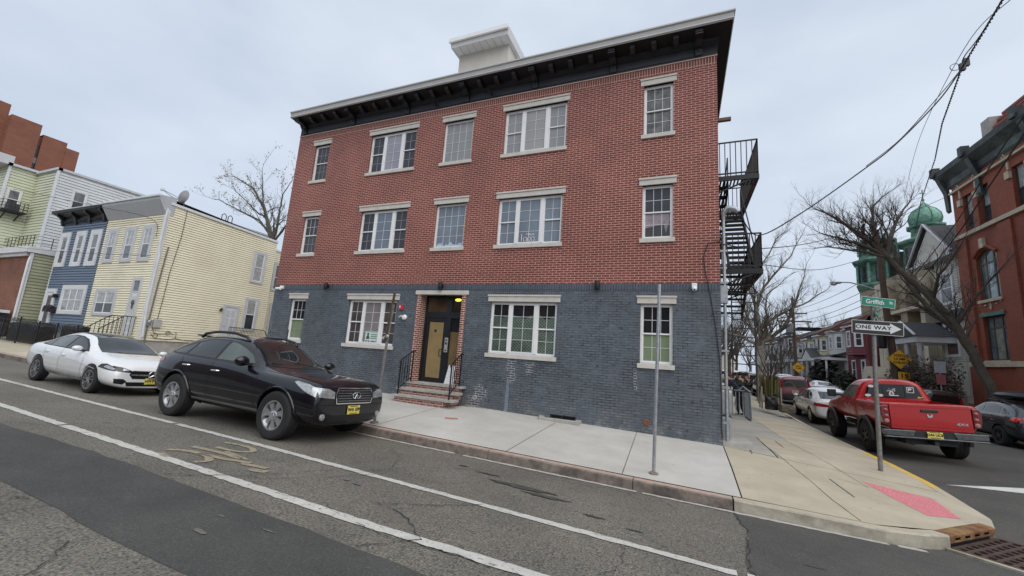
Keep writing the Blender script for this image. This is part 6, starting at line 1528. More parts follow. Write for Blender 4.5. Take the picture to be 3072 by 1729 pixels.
lumps('rubbish_bag', (3.72, 4.22, 22.9, 23.3, -1.64, -1.05), 4, TARP, 'black rubbish bag under the young tree guard', 'bag', 11)
lumps('timber_stump', (4.15, 4.7, 22.0, 22.7, -1.65, -1.3), 4, mat('old_log', (.12, .105, .08), .9, 0, .35, 10, .5), 'old log lying by the kerb before the young tree', 'log', 12)
# evergreen and shrubs by the church
def leaf_clump(name, lab, cat, c, rx, ry, rzz, n, m, seed, s=.12, stem=True):
    rnd = random.Random(seed); r = at0(name, lab, cat, (c[0], c[1], c[2] - rzz)); mb = MB()
    for i in range(n):
        a = rnd.uniform(0, 2 * pi); u = rnd.uniform(-1, 1); q = rnd.random() ** .4; w_ = sqrt(1 - u * u)
        lump = 1 + .28 * sin(a * 3 + seed) * cos(u * 4 + seed)
        p = V((c[0] + rx * q * w_ * cos(a) * lump, c[1] + ry * q * w_ * sin(a) * lump, c[2] + rzz * q * u * lump))
        d = V((rnd.uniform(-1, 1), rnd.uniform(-1, 1), rnd.uniform(-.4, 1))).normalized(); e = d.orthogonal().normalized(); k = s * rnd.uniform(.6, 1.4)
        mb.quad(p - e * k * .4, p + d * k, p + e * k * .4, p - d * k * .3)
    mb.build('foliage', m, r, fix=False)
    mb = MB(); mb.tube([(c[0], c[1], c[2] - rzz - .5), c], .08, 6); mb.build('stem', BARK, r); world_children(r)
DARKGR = mat('dark_evergreen', (.022, .030, .02), .8, 0, .5, 5); REDSH = mat('winter_shrub', (.075, .055, .045), .85, 0, .4, 5)
leaf_clump('evergreen_bush', 'dark evergreen bush before the white and yellow row houses', 'bush', (14.4, 54.5, .4), 1.2, 1.8, 1.5, 1700, DARKGR, 3, .3)
leaf_clump('evergreen_bush', 'dark evergreen bush beside the stone arch of the church', 'bush', (14.6, 49.2, -.1), .8, 1.0, .9, 800, DARKGR, 4, .25)
leaf_clump('winter_shrub', 'tall brown winter shrub in front of the cream house porch', 'bush', (13.9, 35, .3), 1.0, 1.7, 1.5, 2600, REDSH, 6, .14)
leaf_clump('winter_shrub', 'dark shrub between cream house and leaning tree', 'bush', (14.2, 32.2, .1), .8, 1.3, 1.6, 1900, REDSH, 7, .13)

# ---------------------------------------------------------------- poles, lamp and wires
WOOD = mat('creosote_pole', (.085, .055, .04), .9, 0, .3, 6, .4)
p1 = at0('utility_pole', 'brown wooden utility pole with street lamp arm before the church', 'utility pole', (12.95, 34.5, -1.7), 'wooden utility poles')
mb = MB(); mb.tube([(13.1, 34.5, -1.8), (12.97, 34.5, .26), (12.75, 34.5, 4.7), (12.55, 34.5, 10.4)], [.24, .22, .19, .15], 10); mb.build('pole', WOOD, p1, True)
mb = MB(); mb.lathe([(.22, 0), (.25, .1), (.25, .9), (.2, 1)], (12.3, 34.3, 2.2), n=12); mb.box(12.3, 12.9, 34.2, 34.5, 3.0, 3.6); mb.build('equipment_box', BLACKP, p1); world_children(p1)
sl = at0('street_lamp', 'grey cobra head street lamp on a curved arm', 'street lamp', (12.7, 34.5, 6.0))
mb = MB(); mb.tube([(12.7, 34.5, 6.03), (12.2, 34.5, 6.2), (11.4, 34.5, 6.52), (10.89, 34.5, 6.68), (10.4, 34.5, 6.70)], .045, 7); mb.build('arm', GALV, sl, True)
mb = MB(); mb.ball((10.1, 34.5, 6.68), .32, 12, 1.15, .5, .32); mb.build('head', GALV, sl, True); mb = MB(); mb.ball((9.95, 34.5, 6.58), .2, 10, 1, .7, .6); mb.build('lens', mat('lamp_lens', (.42, .40, .42), .2), sl, True); world_children(sl)
p2 = at0('utility_pole', 'wooden utility pole with transformer far down the right kerb', 'utility pole', (12.8, 59, -1.7), 'wooden utility poles')
mb = MB(); mb.tube([(12.82, 59, -1.8), (12.82, 59, 1.2), (12.75, 59, 9.5)], [.22, .2, .15], 8); mb.build('pole', WOOD, p2, True)
mb = MB(); mb.beam((11.0, 59, 6.6), (14.6, 59, 6.6), .14, .16); mb.beam((11.4, 59, 7.6), (14.2, 59, 7.6), .12, .14); mb.build('crossarm', WOOD, p2)
mb = MB(); mb.lathe([(.36, 0), (.4, .1), (.4, 1.0), (.3, 1.1)], (12.3, 58.8, 5.2), n=12); mb.build('transformer', mat('transformer_grey', (.22, .23, .24), .5), p2, True); world_children(p2)
def wire(pts, r, lab, sag=0, m=WIREM, grp='overhead cables'):
    P = [V(p) for p in pts]; D = []
    if len(P) == 2:
        a, b = P
        for k in range(25): t = k / 24; q = a.lerp(b, t); q.z -= sag * 4 * t * (1 - t); D.append(q)
    else:
        for i in range(len(P) - 1):
            p0, p1_, p2_, p3 = P[max(i - 1, 0)], P[i], P[i + 1], P[min(i + 2, len(P) - 1)]
            for k in range(8):
                t = k / 8; D.append(.5 * ((2 * p1_) + (-p0 + p2_) * t + (2 * p0 - 5 * p1_ + 4 * p2_ - p3) * t * t + (-p0 + 3 * p1_ - 3 * p2_ + p3) * t ** 3))
        D.append(P[-1])
    mb = MB(); mb.tube(D, r, 5)
    return tag(mb.build('overhead_cable', m, None, True, fix=False), lab, 'cable', grp)
def twist(pts, r, off, lab, n=120, turns=60):
    P = [V(p) for p in pts]; mb = MB()
    for ph in (0, pi):
        D = []
        for k in range(n + 1):
            t = k / n * (len(P) - 1); i = min(len(P) - 2, int(t)); q = P[i].lerp(P[i + 1], t - i)
            a = ph + turns * 2 * pi * k / n / 6; D.append(q + V((cos(a), 0, sin(a))) * off)
        mb.tube(D, r, 5)
    return tag(mb.build('overhead_cable', WIREM, None, True, fix=False), lab, 'cable', 'overhead cables')
J = (6.24, 12, 7.56)
twist([(4.9, 7.3, 6.7), (5.39, 9, 7.01), J, (7.7, 16, 8.25), (9.3, 20, 8.85), (11.8, 27, 9.6), (14.4, 34, 9.9)], .011, .018, 'thick twisted cable dropping from the top right towards the leaning tree', 240, 420)
wire([(5.0, 7.3, 6.3), (5.49, 9, 6.94), (6.31, 12, 8.04), (8.9, 20, 9.8), (12.53, 30, 11.67), (14, 34, 12.4)], .008, 'thin straight wire beside the thick twisted cable')
wire([(5.15, 8, 6.95), (5.7, 10.2, 7.2), (6.2, 11.8, 7.72), J], .012, 'short strand joining the cable bundle at the splice')
wire([J, (5.76, 12, 6.80), (4.9, 12, 5.80), (4.28, 12, 5.25), (2.85, 12, 4.14), (1.95, 12.3, 3.70), (1.4, 11.2, 3.9)], .016, 'service cable swooping from the splice to the fire escape corner')
wire([J, (5.8, 12.02, 6.95), (5.0, 12.02, 5.93), (4.28, 12.02, 5.29)], .010, 'upper strand of the service cable near the splice')
mb = MB(); mb.tube([(6.24 + .09 * cos(t * .5) - .12, 12, 7.62 + .09 * sin(t * .5)) for t in range(14)], .008, 5); mb.box(6.2, 6.3, 11.96, 12.04, 7.5, 7.68); mb.box(6.28, 6.38, 11.965, 12.035, 7.6, 7.8); tag(mb.build('cable_splice', DARKP), 'cluster of cable clamps and a small loop at the splice', 'cable clamp')
wire([(.93, 10.75, 3.05), (2.43, 14, 3.79), (5.63, 20, 5.72), (11.28, 28, 9.16), (16, 33.2, 12.13)], .014, 'black wire from the brick corner up to the red building cornice')
wire([(2.0, 15.5, 3.6), (2.6, 16, 3.74), (6.79, 25, 5.55), (12.4, 34.5, 8.6)], .014, 'black wire from the fire escape to the near wooden pole')
wire([(13.34, 34.2, 5.1), (12.32, 26, 7.0), (10.68, 20, 7.45), (8.9, 15, 7.15), (8.04, 13, 6.76), (6.5, 9.5, 6.0)], .024, 'lower of two thick cables slanting over the red building')
wire([(13.31, 34.2, 5.74), (12.39, 26, 7.7), (10.62, 20, 7.95), (8.77, 15, 7.38), (8.09, 13, 7.2), (6.6, 9.5, 6.6)], .021, 'upper of two thick cables slanting over the red building')
for i, (za, zb, sag) in enumerate(((5.2, 5.6, .5), (5.8, 6.2, .45), (6.3, 6.6, .4), (6.8, 7.4, .5), (7.6, 8.0, .4), (5.0, 4.9, .6))):
    wire([(12.75, 34.5, za), (12.8 + .3 * (i % 3 - 1), 59, zb)], .02, 'pole to pole cable number along the row houses'.replace('number ', ''), sag)
    wire([(12.8, 59, zb), (12.8 + .3 * (i % 3 - 1), 95, zb + .3)], .025, 'pole to pole cable along the row houses', sag)
for k, (x, z) in enumerate(((-30, 5.6), (-34, 5.0), (-25.5, 4.4))):
    pass
wire([(-50, 10.3, 10.3), (-37, 10.6, 7.9), (-30.5, 10.9, 6.7), (-25.2, 11.3, 5.7), (-24.6, 11.42, 4.7)], .012, 'thin wire drooping across the green building to the yellow house')
wire([(-50, 10.2, 5.6), (-37, 10.4, 4.4), (-30, 10.8, 3.9), (-24.7, 11.42, 3.75)], .010, 'lower thin wire across the blue house front')
wire([(2.0, 14, 2.6), (5.2, 28, 3.9), (12.7, 59, 7.0)], .016, 'wire from the lower fire escape to the far wooden pole')
wire([(1.2, 20, 2.9), (12.7, 59, 6.5)], .016, 'second wire crossing behind the plane tree', 1.2)

# ---------------------------------------------------------------- sign posts
def post(name, lab, base, top, r, m, upost=False):
    s = at0(name, lab, 'post', base); mb = MB(); mb.tube([V(base) - Z3 * .05, base, top], r, 10); mb.build('pole', m, s, True)
    return s
# bare galvanised pole at the kerb before the right window
s = post('bare_pole', 'bare galvanised pole standing on the pavement before the right ground floor window', (-.43, 7.8, wz(-.43, 7.8)), (-.36, 7.8, 1.49), .03, GALV)
mb = MB(); mb.lathe([(.085, -.01), (.08, .02), (.04, .035)], (-.43, 7.8, wz(-.43, 7.8)), n=10); mb.build('base_collar', mat('rusted_collar', (.22, .17, .13), .8, .2, .4, 20), s); world_children(s)
# leaning brown post with edge-on parking sign
s = at0('parking_sign', 'brown weathered sign post with edge on sign beside the dark car bonnet', 'sign', (-6.33, 7.62, wz(-6.33, 7.62)))
mb = MB(); mb.tube([(-6.34, 7.62, -1.75), (-6.33, 7.62, -1.68), (-6.22, 7.6, .35), (-6.17, 7.6, 1.0)], .03, 8); mb.build('pole', STEELD, s, True)
mb = MB(); a = V((-6.255, 7.56, .18)); b = V((-6.14, 7.56, 1.27)); t = V((-.50, .86, 0)).normalized(); 
mb.add([a - t * .16, a + t * .16, b + t * .16, b - t * .16] + [q + V((.006, 0, 0)) for q in (a - t * .16, a + t * .16, b + t * .16, b - t * .16)], [(0, 1, 2, 3), (7, 6, 5, 4), (0, 4, 5, 1), (1, 5, 6, 2), (2, 6, 7, 3), (3, 7, 4, 0)]); mb.build('sign_plate', mat('sign_back_brown', (.17, .12, .07), .5, .3, .25, 6), s)
mb = MB(); mb.beam((-6.31, 7.55, .2), (-6.19, 7.55, .27), .06, .05); mb.build('bracket', mat('white_clamp', (.6, .6, .6), .5), s)
mb = MB(); mb.lathe([(.1, -.02), (.09, .04), (.045, .06)], (-6.33, 7.62, -1.69), n=8); mb.build('base_collar', STEELD, s); world_children(s)
# corner sign post
SGREEN = mat('street_sign_green', (.004, .21, .13), .4, 0, .05, 3); SWHITE = mat('sign_white', (.66, .67, .68), .4, 0, 0); SBLACK = mat('sign_black', (.018, .018, .02), .45, 0, 0)
PX, PY = 3.92, 11.33; pz = corner_h(3.87, PY)
s = at0('sign_post', 'weathered steel post carrying the street name and one way signs', 'post', (3.87, PY, pz))
mb = MB(); mb.tube([(3.87, PY, pz - .05), (3.90, PY, 0), (3.96, PY, 1.9)], .042, 10); mb.build('pole', STEELD, s, True); world_children(s)
def flat_sign(name, lab, c, right, up, w_, h, rim, m_face, m_rim, rad=.02, t=.004):
    right = V(right).normalized(); up = V(up); up = (up - right * up.dot(right)).normalized(); n = right.cross(up)
    r = at0(name, lab, 'sign', c); 
    def rr(w2, h2, rd):
        L = []
        for cx, cy, a0 in ((w2 - rd, h2 - rd, 0), (-w2 + rd, h2 - rd, 90), (-w2 + rd, -h2 + rd, 180), (w2 - rd, -h2 + rd, 270)):
            for k in range(5): a = radians(a0 + 22.5 * k); L.append((cx + rd * cos(a), cy + rd * sin(a)))
        return L
    mb = MB(); mb.prism(rr(w_ / 2, h / 2, rad), c, right, up, n, -t, 0); mb.build('plate', m_rim, r)
    mb = MB(); mb.prism(rr(w_ / 2 - rim, h / 2 - rim, max(.004, rad - rim)), c, right, up, n, .0, .0015); mb.build('face', m_face, r)
    return r, V(c), right, up, n
R1 = (.995, .02, -.13)
r, c, ri, up, n = flat_sign('street_name_sign', 'green Griffith St street name sign on top of the corner post', (4.03, 11.27, 1.735), R1, (.0, .0, 1), .60, .205, .008, SGREEN, SWHITE, .012)
place(text_mesh('Griffith', .135, SWHITE, 'lettering', r, bold=.003, sx=.84), c + n * .0035 - ri * .055 - up * .005, ri, up); place(text_mesh('St', .082, SWHITE, 'lettering', r, bold=.002), c + n * .0035 + ri * .225 + up * .012, ri, up); world_children(r)
r, c, ri, up, n = flat_sign('street_name_sign', 'small green crossing street sign seen at an angle under the Griffith sign', (4.0, 11.3, 1.49), (.42, .9, -.03), (0, 0, 1), .55, .16, .006, SGREEN, mat('sign_green_edge', (.05, .22, .16), .5), .01)
place(text_mesh('Sherman Av', .09, mat('faded_sign_white', (.35, .5, .45), .5), 'lettering', r, sx=.9), c + n * .0035, ri, up); world_children(r)
r, c, ri, up, n = flat_sign('one_way_sign', 'black and white ONE WAY arrow sign on the corner post', (3.975, 11.25, 1.165), (.9985, .02, -.048), (0, 0, 1), .905, .30, .009, SBLACK, SWHITE, .025)
mb = MB(); aw = [(-.385, .065), (.22, .065), (.22, .115), (.41, 0), (.22, -.115), (.22, -.065), (-.385, -.065)]; mb.prism(aw, c, ri, up, n, .0015, .003); mb.build('arrow', SWHITE, r)
place(text_mesh('ONE WAY', .112, SBLACK, 'lettering', r, bold=.003, sx=1.12, spacing=1.1), c + n * .0045 - ri * .07, ri, up); world_children(r)
SYEL = mat('warning_yellow', (.66, .36, .025), .45, 0, .06, 4)
def diamond(lab, c, s_, lines, size):
    r = at0('warning_sign', lab, 'sign', c, 'yellow diamond warning signs'); c = V(c); ri, up, n = V((1, 0, 0)), V((0, 0, 1)), V((0, -1, 0))
    mb = MB(); mb.prism([(s_, 0), (0, s_), (-s_, 0), (0, -s_)], c, ri, up, n, -.01, 0); mb.build('plate', SBLACK, r); k = s_ * .96; mb = MB(); mb.prism([(k, 0), (0, k), (-k, 0), (0, -k)], c, ri, up, n, 0, .003); mb.build('face', SYEL, r)
    for i, t in enumerate(lines): place(text_mesh(t, size, SBLACK, 'lettering', r, bold=.004), c + n * .006 + up * (size * 1.05 * ((len(lines) - 1) / 2 - i)), ri, up)
    world_children(r)
diamond('yellow SPEED HUMP AHEAD diamond sign on the near wooden pole', (13.1, 34.2, 1.55), .66, ['SPEED', 'HUMP', 'AHEAD'], .215)
r = at0('speed_sign', 'small yellow 15 speed plate below the speed hump diamond', 'sign', (13.25, 34.2, .42)); c = V((13.25, 34.2, .42))
mb = MB(); mb.box(12.93, 13.57, 34.2, 34.22, .12, .76); mb.build('plate', SBLACK, r); mb = MB(); mb.box(12.95, 13.55, 34.19, 34.199, .14, .74); mb.build('face', SYEL, r)
place(text_mesh('15', .38, SBLACK, 'lettering', r, bold=.012, sx=1.15), c + V((0, -.015, .06)), (1, 0, 0), Z3); place(text_mesh('M.P.H.', .11, SBLACK, 'lettering', r, bold=.003), c + V((0, -.015, -.21)), (1, 0, 0), Z3); world_children(r)
diamond('yellow diamond SPEED HUMP sign on the far wooden pole', (12.95, 58.5, 1.05), .70, ['SPEED', 'HUMP'], .23)
r = at0('stop_notice', 'pale blurred parking notice on a pole right of the 15 plate', 'sign', (13.6, 31, -1.6)); mb = MB(); mb.tube([(13.6, 31, -1.7), (13.6, 31, 1.4)], .03, 6); mb.build('pole', GALV, r); mb = MB(); mb.box(13.35, 13.85, 30.93, 30.96, .75, 1.4); mb.build('plate', mat('pale_notice', (.35, .38, .42), .5), r); mb = MB(); mb.box(13.4, 13.8, 30.93, 30.96, .1, .65); mb.build('red_plate', mat('dull_red_notice', (.30, .10, .11), .5), r); world_children(r)
r = at0('parking_sign', 'thin grey sign post on the left pavement before the parked maroon car', 'sign', (4.1, 27.5, -1.5)); mb = MB(); mb.tube([(4.1, 27.5, -1.65), (4.1, 27.5, 1.0)], .035, 6); mb.build('pole', STEELD, r); mb = MB(); mb.box(3.95, 4.25, 27.46, 27.49, .5, 1.0); mb.build('sign_plate', mat('pale_notice', (.35, .38, .42), .5), r); world_children(r)

# storm drain at the corner
RUST = mat('rusted_iron', (.155, .065, .028), .85, .2, .4, 9, .5, dirt=(.30, .19, .08)); GRATE = mat('grate_iron', (.085, .055, .045), .8, .3, .35, 8, .4)
dr = at0('storm_drain', 'rusty iron storm drain inlet set in the corner kerb', 'drain', (3.7, 8.1, -2.1))
A, B = V((3.28, 7.64, 0)), V((4.2, 8.6, 0)); e = (B - A).normalized(); nn = V((-e.y, e.x, 0)); Lh = (B - A).length
za, zb_ = rz(A.x, A.y), rz(B.x, B.y); zt_a, zt_b = corner_h(A.x, A.y) + .005, corner_h(B.x, B.y) + .005
mb = MB(); H = lambda u, o, z: tuple(A + e * u + nn * o) [:2] + (z,)
zt = lambda u: lerp(zt_a, zt_b, u / Lh); zb2 = lambda u: lerp(za, zb_, u / Lh)
mb.add([H(0, 0, zt(0) - .02), H(Lh, 0, zt(Lh) - .02), H(Lh, .03, zt(Lh)), H(0, .03, zt(0)), H(Lh, .42, zt(Lh) + .005), H(0, .42, zt(0) + .005)], [(0, 1, 2, 3), (3, 2, 4, 5)])
slots = [(.14, .29), (.42, .57), (.70, .85), (.98, 1.13)]
us = [0] + [q for s_ in slots for q in s_] + [Lh]
f = lambda u, t: H(u, 0, lerp(zt(u) - .02, zb2(u) + .075, t))
for a, b in zip(us, us[1:]):
    hole = any(abs(a - s_[0]) < 1e-6 for s_ in slots)
    if not hole: mb.add([f(a, 0), f(b, 0), f(b, 1), f(a, 1)], [(0, 1, 2, 3)])
    else:
        mb.add([f(a, 0), f(b, 0), f(b, .3), f(a, .3)], [(0, 1, 2, 3)]); mb.add([f(a, .65), f(b, .65), f(b, 1), f(a, 1)], [(0, 1, 2, 3)])
mb.build('inlet', RUST, dr); mb = MB(); mb.add([H(0, .06, zt(0) - .03), H(Lh, .06, zt(Lh) - .03), H(Lh, .06, zb2(Lh) - .3), H(0, .06, zb2(0) - .3)], [(0, 1, 2, 3)]); mb.build('void', mat('void_black', (.006, .006, .007), .7, 0, 0), dr); world_children(dr)
gr = at0('drain_grate', 'iron grate with square holes in the road before the storm drain', 'grate', (4.2, 7.5, -2.1))
mb = MB(); W2 = 1.05
G = lambda u, o, dz=0: V((A.x, A.y, 0)) + e * u - nn * o + Z3 * (rz((A + e * u - nn * o).x, (A + e * u - nn * o).y) + .016 + dz)
for k in range(9): u = lerp(.0, Lh, k / 8); mb.beam(G(u, .02), G(u, W2), .045, .03)
for k in range(9): o = lerp(.02, W2, k / 8); mb.beam(G(0, o), G(Lh, o), .045, .028)
mb.build('bars', GRATE, gr); mb = MB(); mb.add([G(0, 0, -.009), G(Lh, 0, -.009), G(Lh, W2, -.009), G(0, W2, -.009)], [(0, 1, 2, 3)]); mb.build('void', mat('void_black', (.006, .006, .007), .7, 0, 0), gr)
mb = MB(); 
for a, b in (((-.08, -.0), (-.08, W2 + .06)), ((-.08, W2 + .06), (Lh + .08, W2 + .06))): mb.beam(G(*a), G(*b), .07, .03)
mb.build('frame', KERBC, gr); world_children(gr)
mb = MB(); p = G(.9, .5, .03); mb.beam(p, p + V((.02, .12, .0)), .07, .02); tag(mb.build('yellow_scrap', mat('scrap_yellow', (.65, .45, .08), .6)), 'scrap of yellow plastic lying on the drain grate', 'litter')
mb = MB(); q = wz(-5.2, 9.2); mb.beam((-5.35, 9.0, q + .012), (-5.05, 9.12, q + .012), .03, .015); tag(mb.build('red_stick', mat('scrap_red', (.50, .10, .08), .6)), 'thin red stick lying on the pavement before the steps', 'litter')
# gate beside the building
gt = at0('metal_gate', 'grey metal gate and fence projecting from the brick building side', 'gate', (1.7, 18.2, -1.7)); mb = MB(); zg = corner_h(1.6, 18.2)
mb.beam((.92, 18.2, zg + 1.05), (2.25, 18.2, zg + 1.05), .07, .05); mb.beam((.92, 18.2, zg + .12), (2.25, 18.2, zg + .12), .06); mb.tube([(2.05, 18.2, zg + 1.05), (2.2, 18.2, zg + 1.22), (2.42, 18.2, zg + 1.05), (2.45, 18.2, zg + .05)], .04, 6)
for k in range(11): x = lerp(.98, 2.2, k / 10); mb.beam((x, 18.2, zg + .1), (x, 18.2, zg + 1.05), .03)
mb.build('gate_panel', mat('grey_blue_steel', (.20, .23, .25), .5, .4, .2, 8), gt); mb = MB(); mb.beam((2.45, 18.2, zg), (2.45, 19.6, zg), .05); mb.beam((2.45, 18.2, zg + 1.05), (2.45, 19.8, zg + 1.05), .05)
for k in range(9): y = 18.2 + k * .2; mb.beam((2.45, y, zg), (2.45, y, zg + 1.05), .025)
mb.build('fence_panel', mat('grey_blue_steel', (.20, .23, .25)), gt); world_children(gt)
lumps('white_bags', (1.0, 1.9, 18.5, 19.4, -1.7, -.72), 3, mat('white_bag', (.6, .61, .63), .5, 0, .12, 5), 'white bags piled behind the grey metal gate', 'bag', 14)
# ---------------------------------------------------------------- vehicles
def paint(name, c, rough=.28, metal=.0, coat=1):
    m, nt, b = _new(name); b.inputs['Base Color'].default_value = c4(c); b.inputs['Roughness'].default_value = rough; b.inputs['Metallic'].default_value = metal
    b.inputs['Coat Weight'].default_value = coat; b.inputs['Coat Roughness'].default_value = .03
    p = texco(nt); r = ramp(nt, noise(nt, 3, 5, .6, p), [(.35, (rough - .05,) * 3), (.7, (rough + .12,) * 3)]); nt.links.new(r, b.inputs['Roughness'])
    o = mixc(nt, ramp(nt, noise(nt, 2, 6, .7, p), [(.5, (0,) * 3), (.8, (.25,) * 3)]), c, [x * .92 + .001 for x in c]); nt.links.new(o, b.inputs['Base Color'])
    return m
def sub_eval(o):
    dg = bpy.context.evaluated_depsgraph_get(); dg.update()
    me = bpy.data.meshes.new_from_object(o.evaluated_get(dg)); return me
def loft(stations, levels=2):
    """stations (x, yb,zb, ym,zm, ys,zs, yg,zg, yc,zc, yr,zr, zt) -> smooth closed mesh"""
    mb = MB(); n = 14
    for s in stations:
        x = s[0]; h = [(0, s[2])] + [(s[i], s[i + 1]) for i in range(1, 13, 2)] + [(0, s[13])]
        ring = [(x, y, z) for y, z in h] + [(x, -y, z) for y, z in h[-2:0:-1]]
        mb.v += ring
    m = len(stations)
    for i in range(m - 1):
        for k in range(n): mb.f.append([i * n + k, i * n + (k + 1) % n, (i + 1) * n + (k + 1) % n, (i + 1) * n + k]); mb.mi.append(0)
    def cap(b):
        for k in range(3): mb.f.append([b + k, b + k + 1, b + (n - k - 1) % n, b + (n - k) % n]); mb.mi.append(0)
        for k in range(3, 7): mb.f.append([b + k, b + k + 1, b + n - k - 1, b + n - k] if k < 6 else [b + 6, b + 7, b + 8]); mb.mi.append(0)
    cap(0); cap((m - 1) * n)
    o = mb.build('cage', [DARKP]); bm = bmesh.new(); bm.from_mesh(o.data); bmesh.ops.remove_doubles(bm, verts=bm.verts, dist=1e-4); bmesh.ops.recalc_face_normals(bm, faces=bm.faces); bm.to_mesh(o.data); bm.free()
    md = o.modifiers.new('s', 'SUBSURF'); md.levels = md.render_levels = levels
    me = sub_eval(o); bpy.data.objects.remove(o)
    # the smoothed skin shrinks: stretch it back to the drawn outline
    vz = max(v.co.z for v in me.vertices); vy = max(v.co.y for v in me.vertices); tz = max(s[13] for s in stations); ty = max(s[3] for s in stations); zb = .7
    xs = [v.co.x for v in me.vertices]; xc = (stations[0][0] + stations[-1][0]) / 2; kx_ = (stations[-1][0] - stations[0][0]) / (max(xs) - min(xs))
    for v in me.vertices:
        if v.co.z > zb: v.co.z = zb + (v.co.z - zb) * (tz - zb) / (vz - zb)
        v.co.y *= ty / vy; v.co.x = xc + (v.co.x - xc) * kx_
    return me
def boolean(me, cutters, pm, dark):
    o = bpy.data.objects.new('tmp', me); COL.objects.link(o); me.materials.clear(); me.materials.append(pm); me.materials.append(dark)
    for p in me.polygons: p.material_index = 0
    cs = []
    for mb in cutters:
        c = mb.build('cut', [pm, dark]); c.data.polygons.foreach_set('material_index', [1] * len(c.data.polygons)); cs.append(c)
        md = o.modifiers.new('b', 'BOOLEAN'); md.object = c; md.operation = 'DIFFERENCE'; md.solver = 'EXACT'
    r = sub_eval(o); bpy.data.objects.remove(o)
    for c in cs: bpy.data.objects.remove(c)
    r.materials.clear(); r.materials.append(pm); r.materials.append(dark)
    for p in r.polygons: p.use_smooth = True
    try: r.set_sharp_from_angle(angle=radians(35))
    except Exception: pass
    return r
